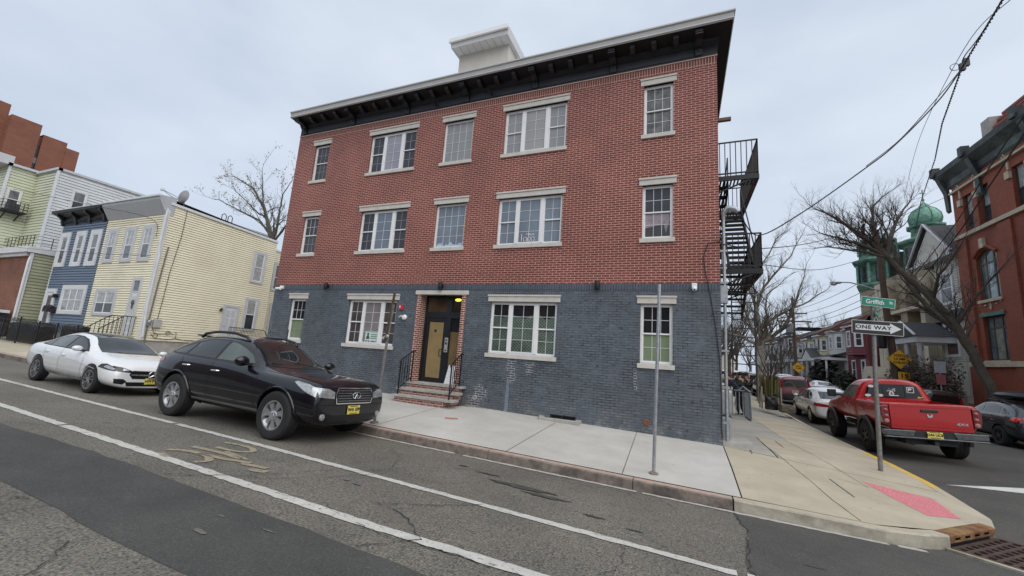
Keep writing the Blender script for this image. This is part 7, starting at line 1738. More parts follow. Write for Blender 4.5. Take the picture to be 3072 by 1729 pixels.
class Car:
    def __init__(s, name, label, cat, group=None):
        s.root = thing(name, label, cat, group=group)
    def body(s, st, pm, axles, wr, ty, dark=None, levels=2, gap=.055, extra=()):
        me = loft(st, levels); s.bvh = BVHTree.FromPolygons([v.co.copy() for v in me.vertices], [tuple(p.vertices) for p in me.polygons])
        cut = []
        for ax in axles:
            for sg in (1, -1):
                mb = MB(); mb.lathe([(wr + gap, -.17), (wr + gap, .25)], (ax, sg * ty, wr + .01), (0, sg, 0), 28); cut.append(mb)
        me2 = boolean(me, cut + list(extra), pm, dark or DARKP); me2.name = 'body'
        s.bodyo = bpy.data.objects.new('body', me2); COL.objects.link(s.bodyo); s.bodyo.parent = s.root; s.pm = pm
    def hit(s, p, d):
        r = s.bvh.ray_cast(V(p), V(d), 20)
        if r[0] is None:
            r = s.bvh.find_nearest(V(p) + V(d) * 1.2); return r[0], -V(d)
        n = r[1]; n = n if n.dot(V(d)) < 0 else -n
        return r[0], n
    def decal(s, name, poly, m, view='side', off=.004, step=.07, parent=None, sides=(1, -1), smooth=True, yaw=0):
        out = []
        for sg in (sides if view in ('side', 'corner_f', 'corner_r') else (1,)):
            if view == 'side': o, u, v, d = V((0, 4 * sg, 0)), V((1, 0, 0)), Z3, V((0, -sg, 0))
            elif view == 'front': o, u, v, d = V((5, 0, 0)), V((0, 1, 0)), Z3, V((-1, 0, 0))
            elif view == 'rear': o, u, v, d = V((-5, 0, 0)), V((0, 1, 0)), Z3, V((1, 0, 0))
            elif view == 'top': o, u, v, d = V((0, 0, 4)), V((1, 0, 0)), V((0, 1, 0)), V((0, 0, -1))
            elif view == 'corner_f': a = radians(yaw); d = V((-cos(a), -sg * sin(a), 0)); u = V((sin(a), -sg * cos(a), 0)); v = Z3; o = -d * 6
            elif view == 'corner_r': a = radians(yaw); d = V((cos(a), -sg * sin(a), 0)); u = V((-sin(a), -sg * cos(a), 0)); v = Z3; o = -d * 6
            P = [V(p) for p in poly]; ed = []
            for a, b in zip(P, P[1:] + P[:1]):
                k = max(1, int((b - a).length / step)); ed += [a.lerp(b, i / k) for i in range(k)]
            n = len(ed); xs = [p.x for p in ed]; ys = [p.y for p in ed]; inn = []
            nx = int((max(xs) - min(xs)) / step); ny = int((max(ys) - min(ys)) / step)
            for i in range(1, nx + 1):
                for j in range(1, ny + 1): inn.append(V((min(xs) + i * step - step * .47, min(ys) + j * step - step * .53)))
            vs, es, fs, *_ = delaunay_2d_cdt(ed + inn, [(i, (i + 1) % n) for i in range(n)], [], 1, 1e-5)
            mb = MB(); q = []
            for p in vs:
                h, nn = s.hit(o + u * p.x + v * p.y, d); q.append(h + nn * off)
            mb.add(q, fs)
            # skirt back to the body
            base = len(mb.v); idx = {}
            for i, p in enumerate(ed):
                h, nn = s.hit(o + u * p.x + v * p.y, d); mb.v.append(tuple(h + nn * off)); mb.v.append(tuple(h - nn * .01))
            for i in range(n):
                j = (i + 1) % n; mb.f.append([base + 2 * i, base + 2 * j, base + 2 * j + 1, base + 2 * i + 1]); mb.mi.append(0)
            ob = mb.build(name, m, parent or s.root, smooth)
            out.append(ob)
        return out
    def line(s, name, pts, w_, m, view='side', off=.003, sides=(1, -1), parent=None):
        for sg in (sides if view == 'side' else (1,)):
            if view == 'side': o, u, v, d = V((0, 4 * sg, 0)), V((1, 0, 0)), Z3, V((0, -sg, 0))
            elif view == 'front': o, u, v, d = V((5, 0, 0)), V((0, 1, 0)), Z3, V((-1, 0, 0))
            elif view == 'rear': o, u, v, d = V((-5, 0, 0)), V((0, 1, 0)), Z3, V((1, 0, 0))
            else: o, u, v, d = V((0, 0, 4)), V((1, 0, 0)), V((0, 1, 0)), V((0, 0, -1))
            D = []
            for a, b in zip(pts, pts[1:]):
                a, b = V(a), V(b); k = max(1, int((b - a).length / .06)); D += [a.lerp(b, i / k) for i in range(k)]
            D.append(V(pts[-1])); mb = MB(); q = []
            for i, p in enumerate(D):
                t = (D[min(i + 1, len(D) - 1)] - D[max(i - 1, 0)]).normalized(); nn2 = V((-t.y, t.x))
                for k in (-.5, .5):
                    pp = p + nn2 * k * w_; h, nn = s.hit(o + u * pp.x + v * pp.y, d); q.append(h + nn * off)
            mb.add(q, [(2 * i, 2 * i + 1, 2 * i + 3, 2 * i + 2) for i in range(len(D) - 1)]); mb.build(name, m, parent or s.bodyo, True)
    def wheel(s, x, y, r, w_, rimr, spokes, sm, style=0, hubm=None, back=None):
        sg = 1 if y > 0 else -1
        mb = MB(); ax = (0, sg, 0); c = (x, y, r)
        mb.lathe([(rimr, -w_ * .5), (r - .035, -w_ * .5), (r, -w_ * .4), (r + .001, -w_ * .12), (r - .006, -w_ * .115), (r - .006, -w_ * .09), (r + .001, -w_ * .085), (r + .001, w_ * .085), (r - .006, w_ * .09), (r - .006, w_ * .115), (r + .001, w_ * .12), (r, w_ * .38), (r - .035, w_ * .5), (rimr + .02, w_ * .52), (rimr, w_ * .47)], c, ax, 40, caps=False)
        wh = mb.build('wheel', RUBBER, s.root, True)
        mb = MB(); mb.lathe([(rimr * .97, w_ * .1), (rimr * .97, w_ * .12)], c, ax, 30); mb.lathe([(rimr + .004, w_ * .12), (rimr + .004, w_ * .485), (rimr - .018, w_ * .485), (rimr - .03, w_ * .12)], c, ax, 40, caps=False); rm = mb.build('rim', [sm], wh, True)
        mb = MB(); mb.lathe([(rimr * .95, w_ * .13), (rimr * .95, w_ * .135)], c, ax, 24); mb.build('brake_disc', back or DARKP, rm)
        mb = MB(); u0_ = V((1, 0, 0)); v0_ = Z3; o0 = V(c); wv = V(ax)
        for k in range(spokes):
            a = 2 * pi * k / spokes + .3; u = u0_ * cos(a) + v0_ * sin(a); v = -u0_ * sin(a) + v0_ * cos(a)
            if style == 0:   # broad petal
                pr = [(.04, -.03), (rimr * .55, -.042), (rimr * .97, -.075), (rimr * .97, -.02), (rimr * .97, .075), (rimr * .55, .042), (.04, .03)]
                n = len(pr); vs = [o0 + u * p + v * q + wv * (w_ * (.44 - .05 * (p / rimr)) - abs(q) * .18) for p, q in pr] + [o0 + u * p + v * q + wv * (w_ * .2) for p, q in pr]
                cc = [o0 + u * p + wv * (w_ * .46) for p in (.04, rimr * .55, rimr * .95)]
                mb.add(vs, [tuple(range(n)), tuple(range(2 * n - 1, n - 1, -1))] + [(i, (i + 1) % n, n + (i + 1) % n, n + i) for i in range(n)])
            else:
                for dd in (-.045, .045) if style == 1 else (0,):
                    mb.beam(o0 + u * .03 + wv * w_ * .42, o0 + u * rimr * .97 + v * dd * (1.2 if style == 1 else 0) + wv * w_ * .40, .022 if style == 1 else .05, .04, wv)
        mb.lathe([(.075, w_ * .2), (.075, w_ * .44), (.05, w_ * .47), (.03, w_ * .47)], c, ax, 16); mb.build('spokes', sm, rm)
        mb = MB(); mb.lathe([(.033, w_ * .47), (.033, w_ * .485)], c, ax, 12); mb.build('hub_cap', hubm or CHROME, rm)
        return wh
    def mirror(s, x, z, y, m, size=(.12, .24, .17), sides=(1, -1)):
        for sg in sides:
            mb = MB(); mb.ball((x, sg * (y + size[1] * .45), z), 1, 14, size[0] * .6, size[1] * .5, size[2] * .5); k = mb.build('mirror', m, s.root, True)
            mb = MB(); mb.beam((x, sg * (y - .06), z - .05), (x, sg * (y + .12), z - .04), .09, .045); mb.build('mirror_arm', DARKP, k)
    def handle(s, pts, m, ln=.17):
        for x, z in pts:
            for sg in (1, -1):
                h, nn = s.hit((x, sg * 4, z), (0, -sg, 0)); h2, _ = s.hit((x + ln, sg * 4, z + .006), (0, -sg, 0)); o = V((0, sg * .028, 0))
                mb = MB(); mb.tube([h, h.lerp(h2, .12) + o, h.lerp(h2, .88) + o, h2], [.012, .017, .017, .012], 7); mb.build('door_handle', m, s.root, True)
    def plate(s, text, x, z, rear=True, tilt=0, m=None, y=0, w_=.305, h=.152):
        sg = -1 if rear else 1; r_ = V((0, 1 * (-1 if not rear else -1), 0)) if rear else V((0, 1, 0))
        n = V((sg, 0, tilt)).normalized(); up = Z3 - n * n.z; up.normalize(); ri = up.cross(n)
        c = V((x, y, z)); mb = MB(); mb.prism([(-w_ / 2, -h / 2), (w_ / 2, -h / 2), (w_ / 2, h / 2), (-w_ / 2, h / 2)], c, ri, up, n, -.005, .004); p = mb.build('license_plate', m or YPLATE, s.root)
        if text: place(text_mesh(text, .085, INK, 'lettering', p, bold=.003, sx=.92), c + n * .0055, ri, up)
        mb = MB(); mb.box(0, 0, 0, 0, 0, 0) if False else None
        for zz in (.062, -.062):
            k = MB(); k.prism([(-.1, -.006), (.1, -.006), (.1, .006), (-.1, .006)], c + up * zz, ri, up, n, .004, .0055); k.build('plate_print', INK, p)
    def set(s, pos_axes, heading, scale=1):
        """pos_axes: list of wheel ground points (world) used for the best plane; heading (x, y)"""
        P = [V(p) for p in pos_axes]; c = sum(P, V((0, 0, 0))) / len(P)
        a = (P[1] - P[0]); b = (P[3] - P[0]); n = a.cross(b).normalized()
        if n.z < 0: n = -n
        f = V((heading[0], heading[1], 0)); f = (f - n * f.dot(n)).normalized(); l = n.cross(f)
        M = Matrix((f, l, n)).transposed().to_4x4() @ Matrix.Scale(scale, 4); M.translation = c; s.root.matrix_world = M
def on_ground(cx, cy, head, wb, tr):
    h = V(head).normalized(); l = V((-h.y, h.x)); P = []
    for a, b in ((-1, -1), (1, -1), (1, 1), (-1, 1)):
        q = V((cx, cy)) + h * a * wb / 2 + l * b * tr / 2; P.append((q.x, q.y, rz(q.x, q.y)))
    return P
AUTOG = glass('tinted_car_glass', (.008, .009, .010), .02, .6, 0); AUTOG.node_tree.nodes['Principled BSDF'].inputs['Coat Weight'].default_value = .25
AUTOL = glass('clear_car_glass', (.075, .095, .09), .03, .6, .3, 2)
AUTOS = glass('windscreen_glass', (.016, .020, .022), .02, .5, .5, 1.5); AUTOS.node_tree.nodes['Principled BSDF'].inputs['Coat Weight'].default_value = .15
LAMPC = mat('headlamp_clear', (.40, .41, .42), .12, .5, .35, 16); LAMPR = mat('tail_lamp_red', (.28, .008, .010), .15, 0, .25, 14, coat=1); LAMPA = mat('lamp_amber', (.55, .16, .02), .2, 0, .1, 8)
SEAM = mat('panel_gap', (.004, .004, .005), .7, 0, 0); GRILB = mat('grille_black', (.008, .008, .009), .4, 0, .2, 30)

# --- black crossover
BLK = paint('black_car_paint', (.003, .0035, .007), .35); BLK.node_tree.nodes['Principled BSDF'].inputs['Specular IOR Level'].default_value = .15
C = Car('parked_car', 'black crossover with chrome slatted grille parked before the brick building', 'car')
SUVST = [(-2.36, .70, .40, .80, .64, .77, .96, .70, 1.04, .62, 1.07, .35, 1.10, 1.10), (-2.29, .80, .33, .90, .66, .87, 1.04, .78, 1.12, .66, 1.17, .36, 1.22, 1.23), (-2.05, .85, .28, .955, .68, .93, 1.12, .84, 1.18, .66, 1.35, .39, 1.43, 1.445),
 (-1.60, .86, .26, .97, .68, .945, 1.14, .87, 1.19, .68, 1.53, .44, 1.615, 1.63), (-1.0, .86, .26, .965, .68, .95, 1.13, .88, 1.18, .69, 1.60, .47, 1.68, 1.695), (-.5, .86, .26, .96, .68, .95, 1.12, .88, 1.17, .70, 1.605, .48, 1.69, 1.705), (-.12, .86, .26, .96, .68, .95, 1.115, .88, 1.16, .71, 1.555, .49, 1.65, 1.665),
 (.22, .86, .26, .96, .66, .95, 1.09, .88, 1.135, .74, 1.39, .50, 1.49, 1.51), (.58, .86, .26, .96, .66, .95, 1.06, .87, 1.10, .78, 1.20, .51, 1.28, 1.295), (.88, .86, .26, .965, .66, .945, 1.02, .86, 1.075, .76, 1.115, .49, 1.15, 1.16),
 (1.45, .86, .27, .975, .66, .945, .99, .84, 1.065, .72, 1.105, .46, 1.14, 1.15), (1.88, .85, .27, .965, .64, .915, .95, .81, 1.035, .69, 1.07, .44, 1.10, 1.11), (2.12, .82, .28, .925, .62, .88, .92, .78, 1.01, .65, 1.045, .41, 1.07, 1.08), (2.23, .78, .30, .87, .56, .84, .83, .76, .93, .62, .96, .39, .985, .99), (2.27, .70, .36, .79, .54, .76, .72, .69, .82, .56, .85, .35, .87, .875)]
C.body(SUVST, BLK, (-1.425, 1.425), .405, .93, levels=2, gap=.045)
C.decal('windscreen', [(-.67, 1.18), (.67, 1.18), (.64, 1.38), (.54, 1.575), (.25, 1.61), (-.25, 1.61), (-.54, 1.575), (-.64, 1.38)], AUTOS, 'front', .005)
C.decal('rear_window', [(-.55, 1.22), (.55, 1.22), (.46, 1.46), (-.46, 1.46)], AUTOG, 'rear', .005)
C.decal('window_trim', [(.66, 1.15), (.42, 1.295), (.12, 1.45), (-.18, 1.55), (-.50, 1.59), (-.98, 1.58), (-1.38, 1.51), (-1.75, 1.36), (-2.02, 1.22), (-1.85, 1.20), (-.4, 1.17)], DARKP, 'side', .0035)
C.decal('side_window', [(.52, 1.20), (.32, 1.335), (.06, 1.45), (-.20, 1.525), (-.38, 1.55), (-.43, 1.20)], AUTOL, 'side', .008)
C.decal('side_window', [(-.50, 1.20), (-.46, 1.555), (-.95, 1.545), (-1.26, 1.475), (-1.38, 1.215)], AUTOG, 'side', .008)
C.decal('side_window', [(-1.44, 1.22), (-1.34, 1.45), (-1.70, 1.325), (-1.88, 1.225)], AUTOG, 'side', .008)
for pts in ([(-.45, 1.16), (-.47, .85), (-.47, .40)], [(.78, 1.13), (.86, .85), (.84, .42), (.7, .36), (-.47, .38)], [(-.47, .38), (-.95, .38), (-1.02, .6), (-1.32, .92), (-1.42, 1.16)]): C.line('door_gap', pts, .010, SEAM)
C.decal('side_moulding', [(.92, .40), (.92, .435), (-.98, .435), (-.98, .40)], mat('grey_moulding', (.18, .18, .19), .35, .3), 'side', .012)
C.line('bonnet_gap', [(.9, .80), (1.5, .79), (2.1, .72), (2.24, .64)], .010, SEAM, 'top'); C.line('bonnet_gap', [(.9, -.80), (1.5, -.79), (2.1, -.72), (2.24, -.64)], .010, SEAM, 'top')
C.decal('headlamp', [(-.44, .66), (.08, .63), (.10, .70), (-.08, .76), (-.36, .88), (-.50, .93), (-.56, .92)], LAMPC, 'corner_f', .010, yaw=38, step=.05) if False else None
hl = C.decal('headlamp', [(2.20, .80), (1.98, .875), (1.70, 1.0), (1.74, 1.02), (2.02, .985), (2.19, .93)], LAMPC, 'side', .006, .04)
C.decal('headlamp_inner', [(-.82, .80), (-.50, .775), (-.50, .885), (-.63, .94), (-.83, .95)], LAMPC, 'front', .006, .04); C.decal('headlamp_inner', [(.82, .80), (.50, .775), (.50, .885), (.63, .94), (.83, .95)], LAMPC, 'front', .006, .04)
for h in hl[:]:
    pass
C.decal('grille', [(-.43, .70), (.43, .70), (.46, .85), (.41, .94), (-.41, .94), (-.46, .85)], GRILB, 'front', .006, .05)
for k, z in enumerate((.735, .78, .825, .87, .91)):
    w_ = .41 + .03 * (1 - abs(z - .85) / .12)
    C.line('grille_slat', [(-w_, z), (w_, z)], .013, mat('dull_slat', (.30, .30, .31), .3, .8, .1, 9), 'front', .014)
C.line('grille_rim', [(-.44, .69), (.44, .69), (.475, .85), (.42, .95), (-.42, .95), (-.475, .85), (-.44, .69)], .018, CHROME, 'front', .014)
h, nn = C.hit((5, 0, .83), (-1, 0, 0))
mb = MB(); pts = []
for k in range(20): a = -pi / 2 + .45 + (2 * pi - .9) * k / 19; pts.append((h.x + .035, .10 * cos(a), .83 + .062 * sin(a)))
mb.tube(pts, .009, 6); mb.tube([(h.x + .035, .035, .775), (h.x + .035, 0, .86), (h.x + .035, -.035, .775)], .009, 6); mb.build('emblem', CHROME, C.root, True)
C.decal('lower_intake', [(-.56, .38), (.56, .38), (.62, .49), (-.62, .49)], GRILB, 'front', .005, .06)
for sg in (1, -1):
    h, nn = C.hit((5, sg * .70, .47), (-1, 0, 0)); mb = MB(); mb.lathe([(.055, 0), (.055, .02), (.04, .028)], h, (1, 0, 0), 14); mb.build('fog_lamp', LAMPC, C.root)
h, nn = C.hit((5, 0, .57), (-1, 0, 0)); C.plate('W41 5FP', h.x + .02, .575, False, .05); C.line('bumper_crease', [(-.80, .665), (.80, .665)], .014, SEAM, 'front', .003)
C.decal('tail_lamp', [(-2.0, 1.02), (-2.02, 1.10), (-2.2, 1.12), (-2.27, 1.07), (-2.22, .99)], LAMPR, 'side', .012, .05)
for sg in (1, -1):
    for ax in (1.425, -1.425):
        mb = MB(); R_ = .405 + .055; pts = []
        for k in range(22):
            a = -.25 + (pi + .5) * k / 21; x, z = ax + R_ * cos(a), .415 + R_ * sin(a)
            hh, _ = C.hit((x, sg * 4, max(z, .3)), (0, -sg, 0)); pts.append((x, hh.y + sg * .004, z))
        mb.tube(pts, .02, 6); mb.build('wheel_arch', BLK, C.root, True)
for sg in (1, -1):
    mb = MB(); mb.tube([(-.12, sg * .56, 1.60), (-.22, sg * .57, 1.68), (-.6, sg * .58, 1.735), (-1.1, sg * .575, 1.725), (-1.5, sg * .56, 1.665), (-1.62, sg * .55, 1.585)], [.03, .03, .028, .028, .03, .03], 7); mb.build('roof_rail', DARKP, C.root, True)
mb = MB(); mb.box(-1.9, -1.55, -.5, .5, 1.60, 1.63); mb.build('spoiler', BLK, C.root, bevel=.012)
mb = MB(); mb.tube([(-.15, .3, 1.62), (-.18, .3, 1.95)], .010, 5); mb.build('antenna', DARKP, C.root)
C.mirror(.46, 1.235, .92, BLK, (.17, .27, .19)); C.handle([(-.40, .985), (-1.29, 1.01)], CHROME, .2)
mb = MB(); mb.beam((.80, .5, 1.195), (.68, -.1, 1.27), .02); mb.beam((.80, -.05, 1.21), (.68, -.6, 1.24), .02); mb.build('wiper', DARKP, C.root)
for ax in (1.425, -1.425):
    for sg in (1, -1): C.wheel(ax, sg * .845, .405, .26, .245, 7, SILVER, 0)
mb = MB(); mb.box(.85, .98, -.96, -.78, .22, .42) if False else None
C.set(on_ground(-8.27, 6.36, (1, 0), 2.97, 1.75), (1, .012), 1.045)

# --- white saloon
WHT = paint('white_car_paint', (.72, .73, .74), .22)
C = Car('parked_car', 'white saloon with black roof and star grille behind the dark crossover', 'car')
SEDST = [(-2.31, .68, .36, .78, .58, .74, .88, .66, .95, .56, .98, .32, 1.0, 1.0), (-2.18, .76, .26, .86, .56, .82, .92, .72, .99, .60, 1.02, .36, 1.04, 1.045), (-1.80, .80, .20, .89, .56, .86, .945, .76, 1.0, .63, 1.065, .40, 1.105, 1.115), (-1.35, .81, .18, .895, .56, .87, .94, .79, .985, .62, 1.20, .42, 1.28, 1.30), (-.85, .81, .18, .89, .56, .87, .93, .80, .97, .60, 1.325, .42, 1.40, 1.415), (-.30, .81, .18, .89, .56, .87, .92, .80, .96, .60, 1.365, .42, 1.435, 1.45), (.2, .81, .18, .89, .56, .87, .91, .80, .95, .62, 1.31, .42, 1.395, 1.41),
 (.60, .81, .18, .89, .56, .87, .895, .79, .94, .68, 1.15, .46, 1.23, 1.245), (.95, .81, .18, .89, .56, .87, .87, .78, .93, .72, .985, .48, 1.03, 1.04), (1.2, .81, .18, .90, .55, .865, .85, .76, .905, .68, .94, .45, .97, .98), (1.6, .81, .18, .90, .52, .85, .80, .74, .86, .63, .89, .40, .92, .93), (1.95, .79, .18, .87, .46, .80, .71, .71, .775, .58, .80, .37, .83, .84), (2.17, .73, .19, .79, .42, .73, .62, .64, .69, .52, .715, .33, .735, .74), (2.24, .62, .23, .67, .40, .62, .55, .54, .61, .43, .63, .28, .645, .65)]
C.body(SEDST, WHT, (-1.365, 1.365), .325, .86, levels=2)
C.decal('windscreen', [(-.64, .985), (.64, .985), (.60, 1.15), (.50, 1.33), (.25, 1.36), (-.25, 1.36), (-.50, 1.33), (-.60, 1.15)], AUTOS, 'front', .005)
C.decal('roof_panel', [(.28, -.50), (.28, .50), (-.2, .52), (-.9, .48), (-.9, -.48), (-.2, -.52)], AUTOG, 'top', .004)
C.decal('rear_window', [(-.55, 1.08), (.55, 1.08), (.46, 1.30), (-.46, 1.30)], AUTOG, 'rear', .005)
C.decal('window_trim', [(.80, .965), (.55, 1.12), (.25, 1.26), (-.1, 1.325), (-.5, 1.335), (-.95, 1.265), (-1.35, 1.12), (-1.62, 1.0), (-1.5, .985), (-.2, .965)], DARKP, 'side', .0035)
C.decal('side_window', [(.70, .98), (.50, 1.11), (.22, 1.235), (-.08, 1.295), (-.18, 1.30), (-.24, .98)], AUTOS, 'side', .008)
C.decal('side_window', [(-.32, .985), (-.26, 1.305), (-.55, 1.305), (-.92, 1.235), (-1.10, 1.16), (-1.10, .99)], AUTOL, 'side', .008)
C.decal('side_window', [(-1.14, .995), (-1.14, 1.14), (-1.32, 1.08), (-1.46, 1.005)], AUTOG, 'side', .008)
for pts in ([(-.27, .96), (-.29, .6), (-.27, .28)], [(.84, .93), (.88, .7), (.84, .33), (.7, .27), (-.27, .26)], [(-.27, .26), (-.85, .27), (-1.02, .5), (-1.15, .75), (-1.2, .97)]): C.line('door_gap', pts, .008, SEAM)
C.line('shoulder_crease', [(1.5, .60), (.6, .70), (-.6, .76), (-1.6, .79)], .012, mat('white_crease_shade', (.55, .56, .57), .3), off=.004)  # shade of the body crease painted as a darker line
C.decal('sill', [(1.0, .20), (1.0, .26), (-1.0, .26), (-1.0, .20)], mat('sill_silver', (.5, .5, .51), .35), 'side', .012)
C.decal('headlamp', [(1.62, .66), (1.66, .735), (1.80, .755), (2.02, .70), (2.14, .655), (2.13, .60), (1.95, .615)], AUTOG, 'side', .006, .04)
C.decal('headlamp', [(-.72, .60), (-.47, .585), (-.45, .62), (-.60, .69), (-.76, .72)], AUTOG, 'front', .006, .04); C.decal('headlamp', [(.72, .60), (.47, .585), (.45, .62), (.60, .69), (.76, .72)], AUTOG, 'front', .006, .04)
C.decal('headlamp_lens', [(1.80, .675), (1.86, .72), (2.0, .69), (2.10, .65), (2.08, .62), (1.95, .64)], LAMPC, 'side', .012, .04); C.decal('headlamp_lens', [(-.64, .625), (-.52, .615), (-.52, .635), (-.62, .675)], LAMPC, 'front', .012, .03); C.decal('headlamp_lens', [(.64, .625), (.52, .615), (.52, .635), (.62, .675)], LAMPC, 'front', .012, .03)
C.decal('grille', [(-.42, .44), (.42, .44), (.50, .54), (.44, .635), (-.44, .635), (-.50, .54)], GRILB, 'front', .006, .05)
C.line('grille_bar', [(-.46, .535), (-.10, .535)], .034, SILVER, 'front', .016); C.line('grille_bar', [(.10, .535), (.46, .535)], .034, SILVER, 'front', .016)
h, nn = C.hit((5, 0, .535), (-1, 0, 0)); hx = h.x + .028
mb = MB(); mb.tube([(hx, .105 * cos(2 * pi * k / 24), .535 + .105 * sin(2 * pi * k / 24)) for k in range(25)], .011, 6)
for k in range(3): a = pi / 2 + 2 * pi * k / 3; mb.tube([(hx + .004, 0, .535), (hx, .10 * cos(a), .535 + .10 * sin(a))], [.02, .005], 6)
mb.build('emblem', CHROME, C.root, True); mb = MB(); mb.lathe([(.10, 0), (.10, .012)], (hx - .02, 0, .535), (1, 0, 0), 20); mb.build('emblem_disc', GRILB, C.root)
C.decal('lower_intake', [(-.50, .26), (.50, .26), (.54, .36), (-.54, .36)], GRILB, 'front', .006, .05)
C.decal('side_intake', [(-.74, .32), (-.58, .30), (-.52, .38), (-.60, .43), (-.76, .43)], GRILB, 'front', .006, .05); C.decal('side_intake', [(.74, .32), (.58, .30), (.52, .38), (.60, .43), (.76, .43)], GRILB, 'front', .006, .05)
h, nn = C.hit((5, .12, .40), (-1, 0, 0)); C.plate('H74 PYC', h.x + .02, .385, False, .03)
C.mirror(.62, 1.02, .86, WHT, (.13, .22, .14)); C.handle([(-.20, .80), (-1.08, .83)], WHT, .17)
for ax in (1.365, -1.365):
    for sg in (1, -1): C.wheel(ax, sg * .785, .325, .22, .228, 5, mat('dark_alloy', (.36, .36, .37), .3, .8, .1, 9), 1, back=DARKP)
C.set(on_ground(-14.87, 6.39, (1, 0), 2.73, 1.6), (1, .01), 1.0)

# --- red pickup
RED = paint('red_truck_paint', (.40, .008, .009), .3); RED.node_tree.nodes['Principled BSDF'].inputs['Coat Weight'].default_value = .7
C = Car('pickup_truck', 'red pickup truck with black flares parked behind the one way sign', 'truck')
z0 = .72
CAB = [(-.78, .80, z0, .94, 1.0, .95, 1.38, .86, 1.46, .70, 1.92, .45, 2.0, 2.01), (-.70, .84, z0, .96, 1.0, .965, 1.38, .88, 1.46, .73, 1.93, .47, 2.03, 2.045), (-.2, .84, z0, .965, 1.0, .97, 1.38, .89, 1.45, .74, 1.95, .48, 2.055, 2.07), (.2, .84, z0, .965, 1.0, .97, 1.38, .89, 1.44, .74, 1.91, .48, 2.02, 2.035), (.55, .84, z0, .965, 1.0, .97, 1.36, .89, 1.43, .79, 1.70, .5, 1.80, 1.81), (.90, .84, z0, .965, 1.0, .97, 1.34, .88, 1.41, .82, 1.48, .5, 1.53, 1.54), (1.2, .84, z0, .965, .98, .96, 1.28, .86, 1.36, .72, 1.40, .45, 1.45, 1.46), (1.75, .84, .70, .965, .95, .95, 1.22, .84, 1.30, .70, 1.36, .42, 1.40, 1.41), (2.25, .80, .66, .93, .92, .90, 1.15, .80, 1.22, .66, 1.30, .40, 1.34, 1.35), (2.5, .72, .62, .84, .9, .80, 1.08, .70, 1.14, .58, 1.18, .36, 1.2, 1.21)]
C.body(CAB, RED, (1.53,), .43, .95, levels=2, gap=.10)
def bedmesh():
    st = []
    for x, k in ((-2.72, 0), (-2.68, 0), (-2.1, .015), (-1.5, .03), (-1.0, .015), (-.86, 0), (-.82, 0)):
        st.append((x, .82, .74, .955 + k, .95, .965 + k, 1.2, .96, 1.40, .93, 1.455, .5, 1.46, 1.46))
    return st
me = loft(bedmesh(), 2); bvc, C.bvh_cab = C.bvh, C.bvh
bb = BVHTree.FromPolygons([v.co.copy() for v in me.vertices], [tuple(p.vertices) for p in me.polygons])
cut = []
for sg in (1, -1): mb = MB(); mb.lathe([(.53, -.17), (.53, .25)], (-1.53, sg * .95, .44), (0, sg, 0), 28); cut.append(mb)
mb = MB(); mb.box(-2.62, -.86, -.80, .80, .95, 1.8); cut.append(mb)
me = boolean(me, cut, RED, DARKP); bd = bpy.data.objects.new('cargo_bed', me); COL.objects.link(bd); bd.parent = C.root
C.decal('rear_window', [(-.70, 1.50), (.70, 1.50), (.58, 1.86), (.40, 1.90), (-.40, 1.90), (-.58, 1.86)], AUTOG, 'rear', .006)
C.line('slider_frame', [(-.28, 1.50), (-.28, 1.88), (.24, 1.88), (.24, 1.50)], .012, SEAM, 'rear', .012)
C.decal('side_window', [(.66, 1.48), (.40, 1.70), (.15, 1.84), (-.50, 1.85), (-.55, 1.47)], AUTOL, 'side', .006)
C.line('door_gap', [(-.60, 1.44), (-.60, .80), (.8, .80), (.9, 1.1), (.85, 1.42)], .010, SEAM)
C.decal('windscreen', [(-.66, 1.56), (.66, 1.56), (.55, 1.92), (-.55, 1.92)], AUTOS, 'front', .006)
for sg in (1, -1):
    mb = MB(); mb.box(.58, .70, sg * 1.04, sg * 1.28, 1.42, 1.66); k = mb.build('mirror', DARKP, C.root, bevel=.03); mb = MB(); mb.beam((.64, sg * .88, 1.47), (.64, sg * 1.06, 1.49), .08, .06); mb.build('mirror_arm', DARKP, k)
C.handle([(-.5, 1.22)], RED, .18)
# stickers on the rear window
h, nn = C.hit((-5, 0, 1.7), (1, 0, 0)); n_ = V((-1, 0, -.14)).normalized() if nn.x > 0 else nn
def stick(y, z, poly, m=SWHITE, nm='sticker'):
    P = [];
    for a, b in poly:
        hh, n2 = C.hit((-5, y - a, z + b), (1, 0, 0)); P.append(hh + n2 * .011)
    mb = MB(); mb.add(P, [tuple(range(len(P)))]); mb.build(nm, m, C.root)
el = [(.075 * cos(2 * pi * k / 16), .04 * sin(2 * pi * k / 16)) for k in range(16)]
stick(.50, 1.83, el); stick(.60, 1.555, el); stick(.30, 1.565, el)
stick(-.02, 1.57, [(-.11, -.01), (.11, -.01), (.11, .02), (.05, .012), (-.11, .03)])
stick(.03, 1.66, [(-.07, -.055), (.07, -.055), (.03, .05), (-.03, .05)]); stick(.03, 1.655, [(-.025, -.04), (.025, -.04), (.008, .02), (-.008, .02)], INK)
for a in (.6, 2.2, -.5, -2.6): stick(.03, 1.74, [(.012 * cos(a + 1.57), .012 * sin(a + 1.57)), (.11 * cos(a), .06 * sin(a) + .01), (.11 * cos(a) + .02 * sin(a), .06 * sin(a) - .02)])
for q, m in ((.085, SWHITE), (.068, INK), (.05, SWHITE), (.035, INK)): stick(-.42, 1.76, [(-q, -q), (q, -q), (q, q), (-q, q)], m) if False else None
def frame_st(y, z, q, t): 
    for a, b, c, d in ((-q, q, q - t, q), (-q, q, -q, -q + t), (-q, -q + t, -q, q), (q - t, q, -q, q)): stick(y, z, [(a, c), (b, c), (b, d), (a, d)])
frame_st(-.42, 1.75, .085, .016)
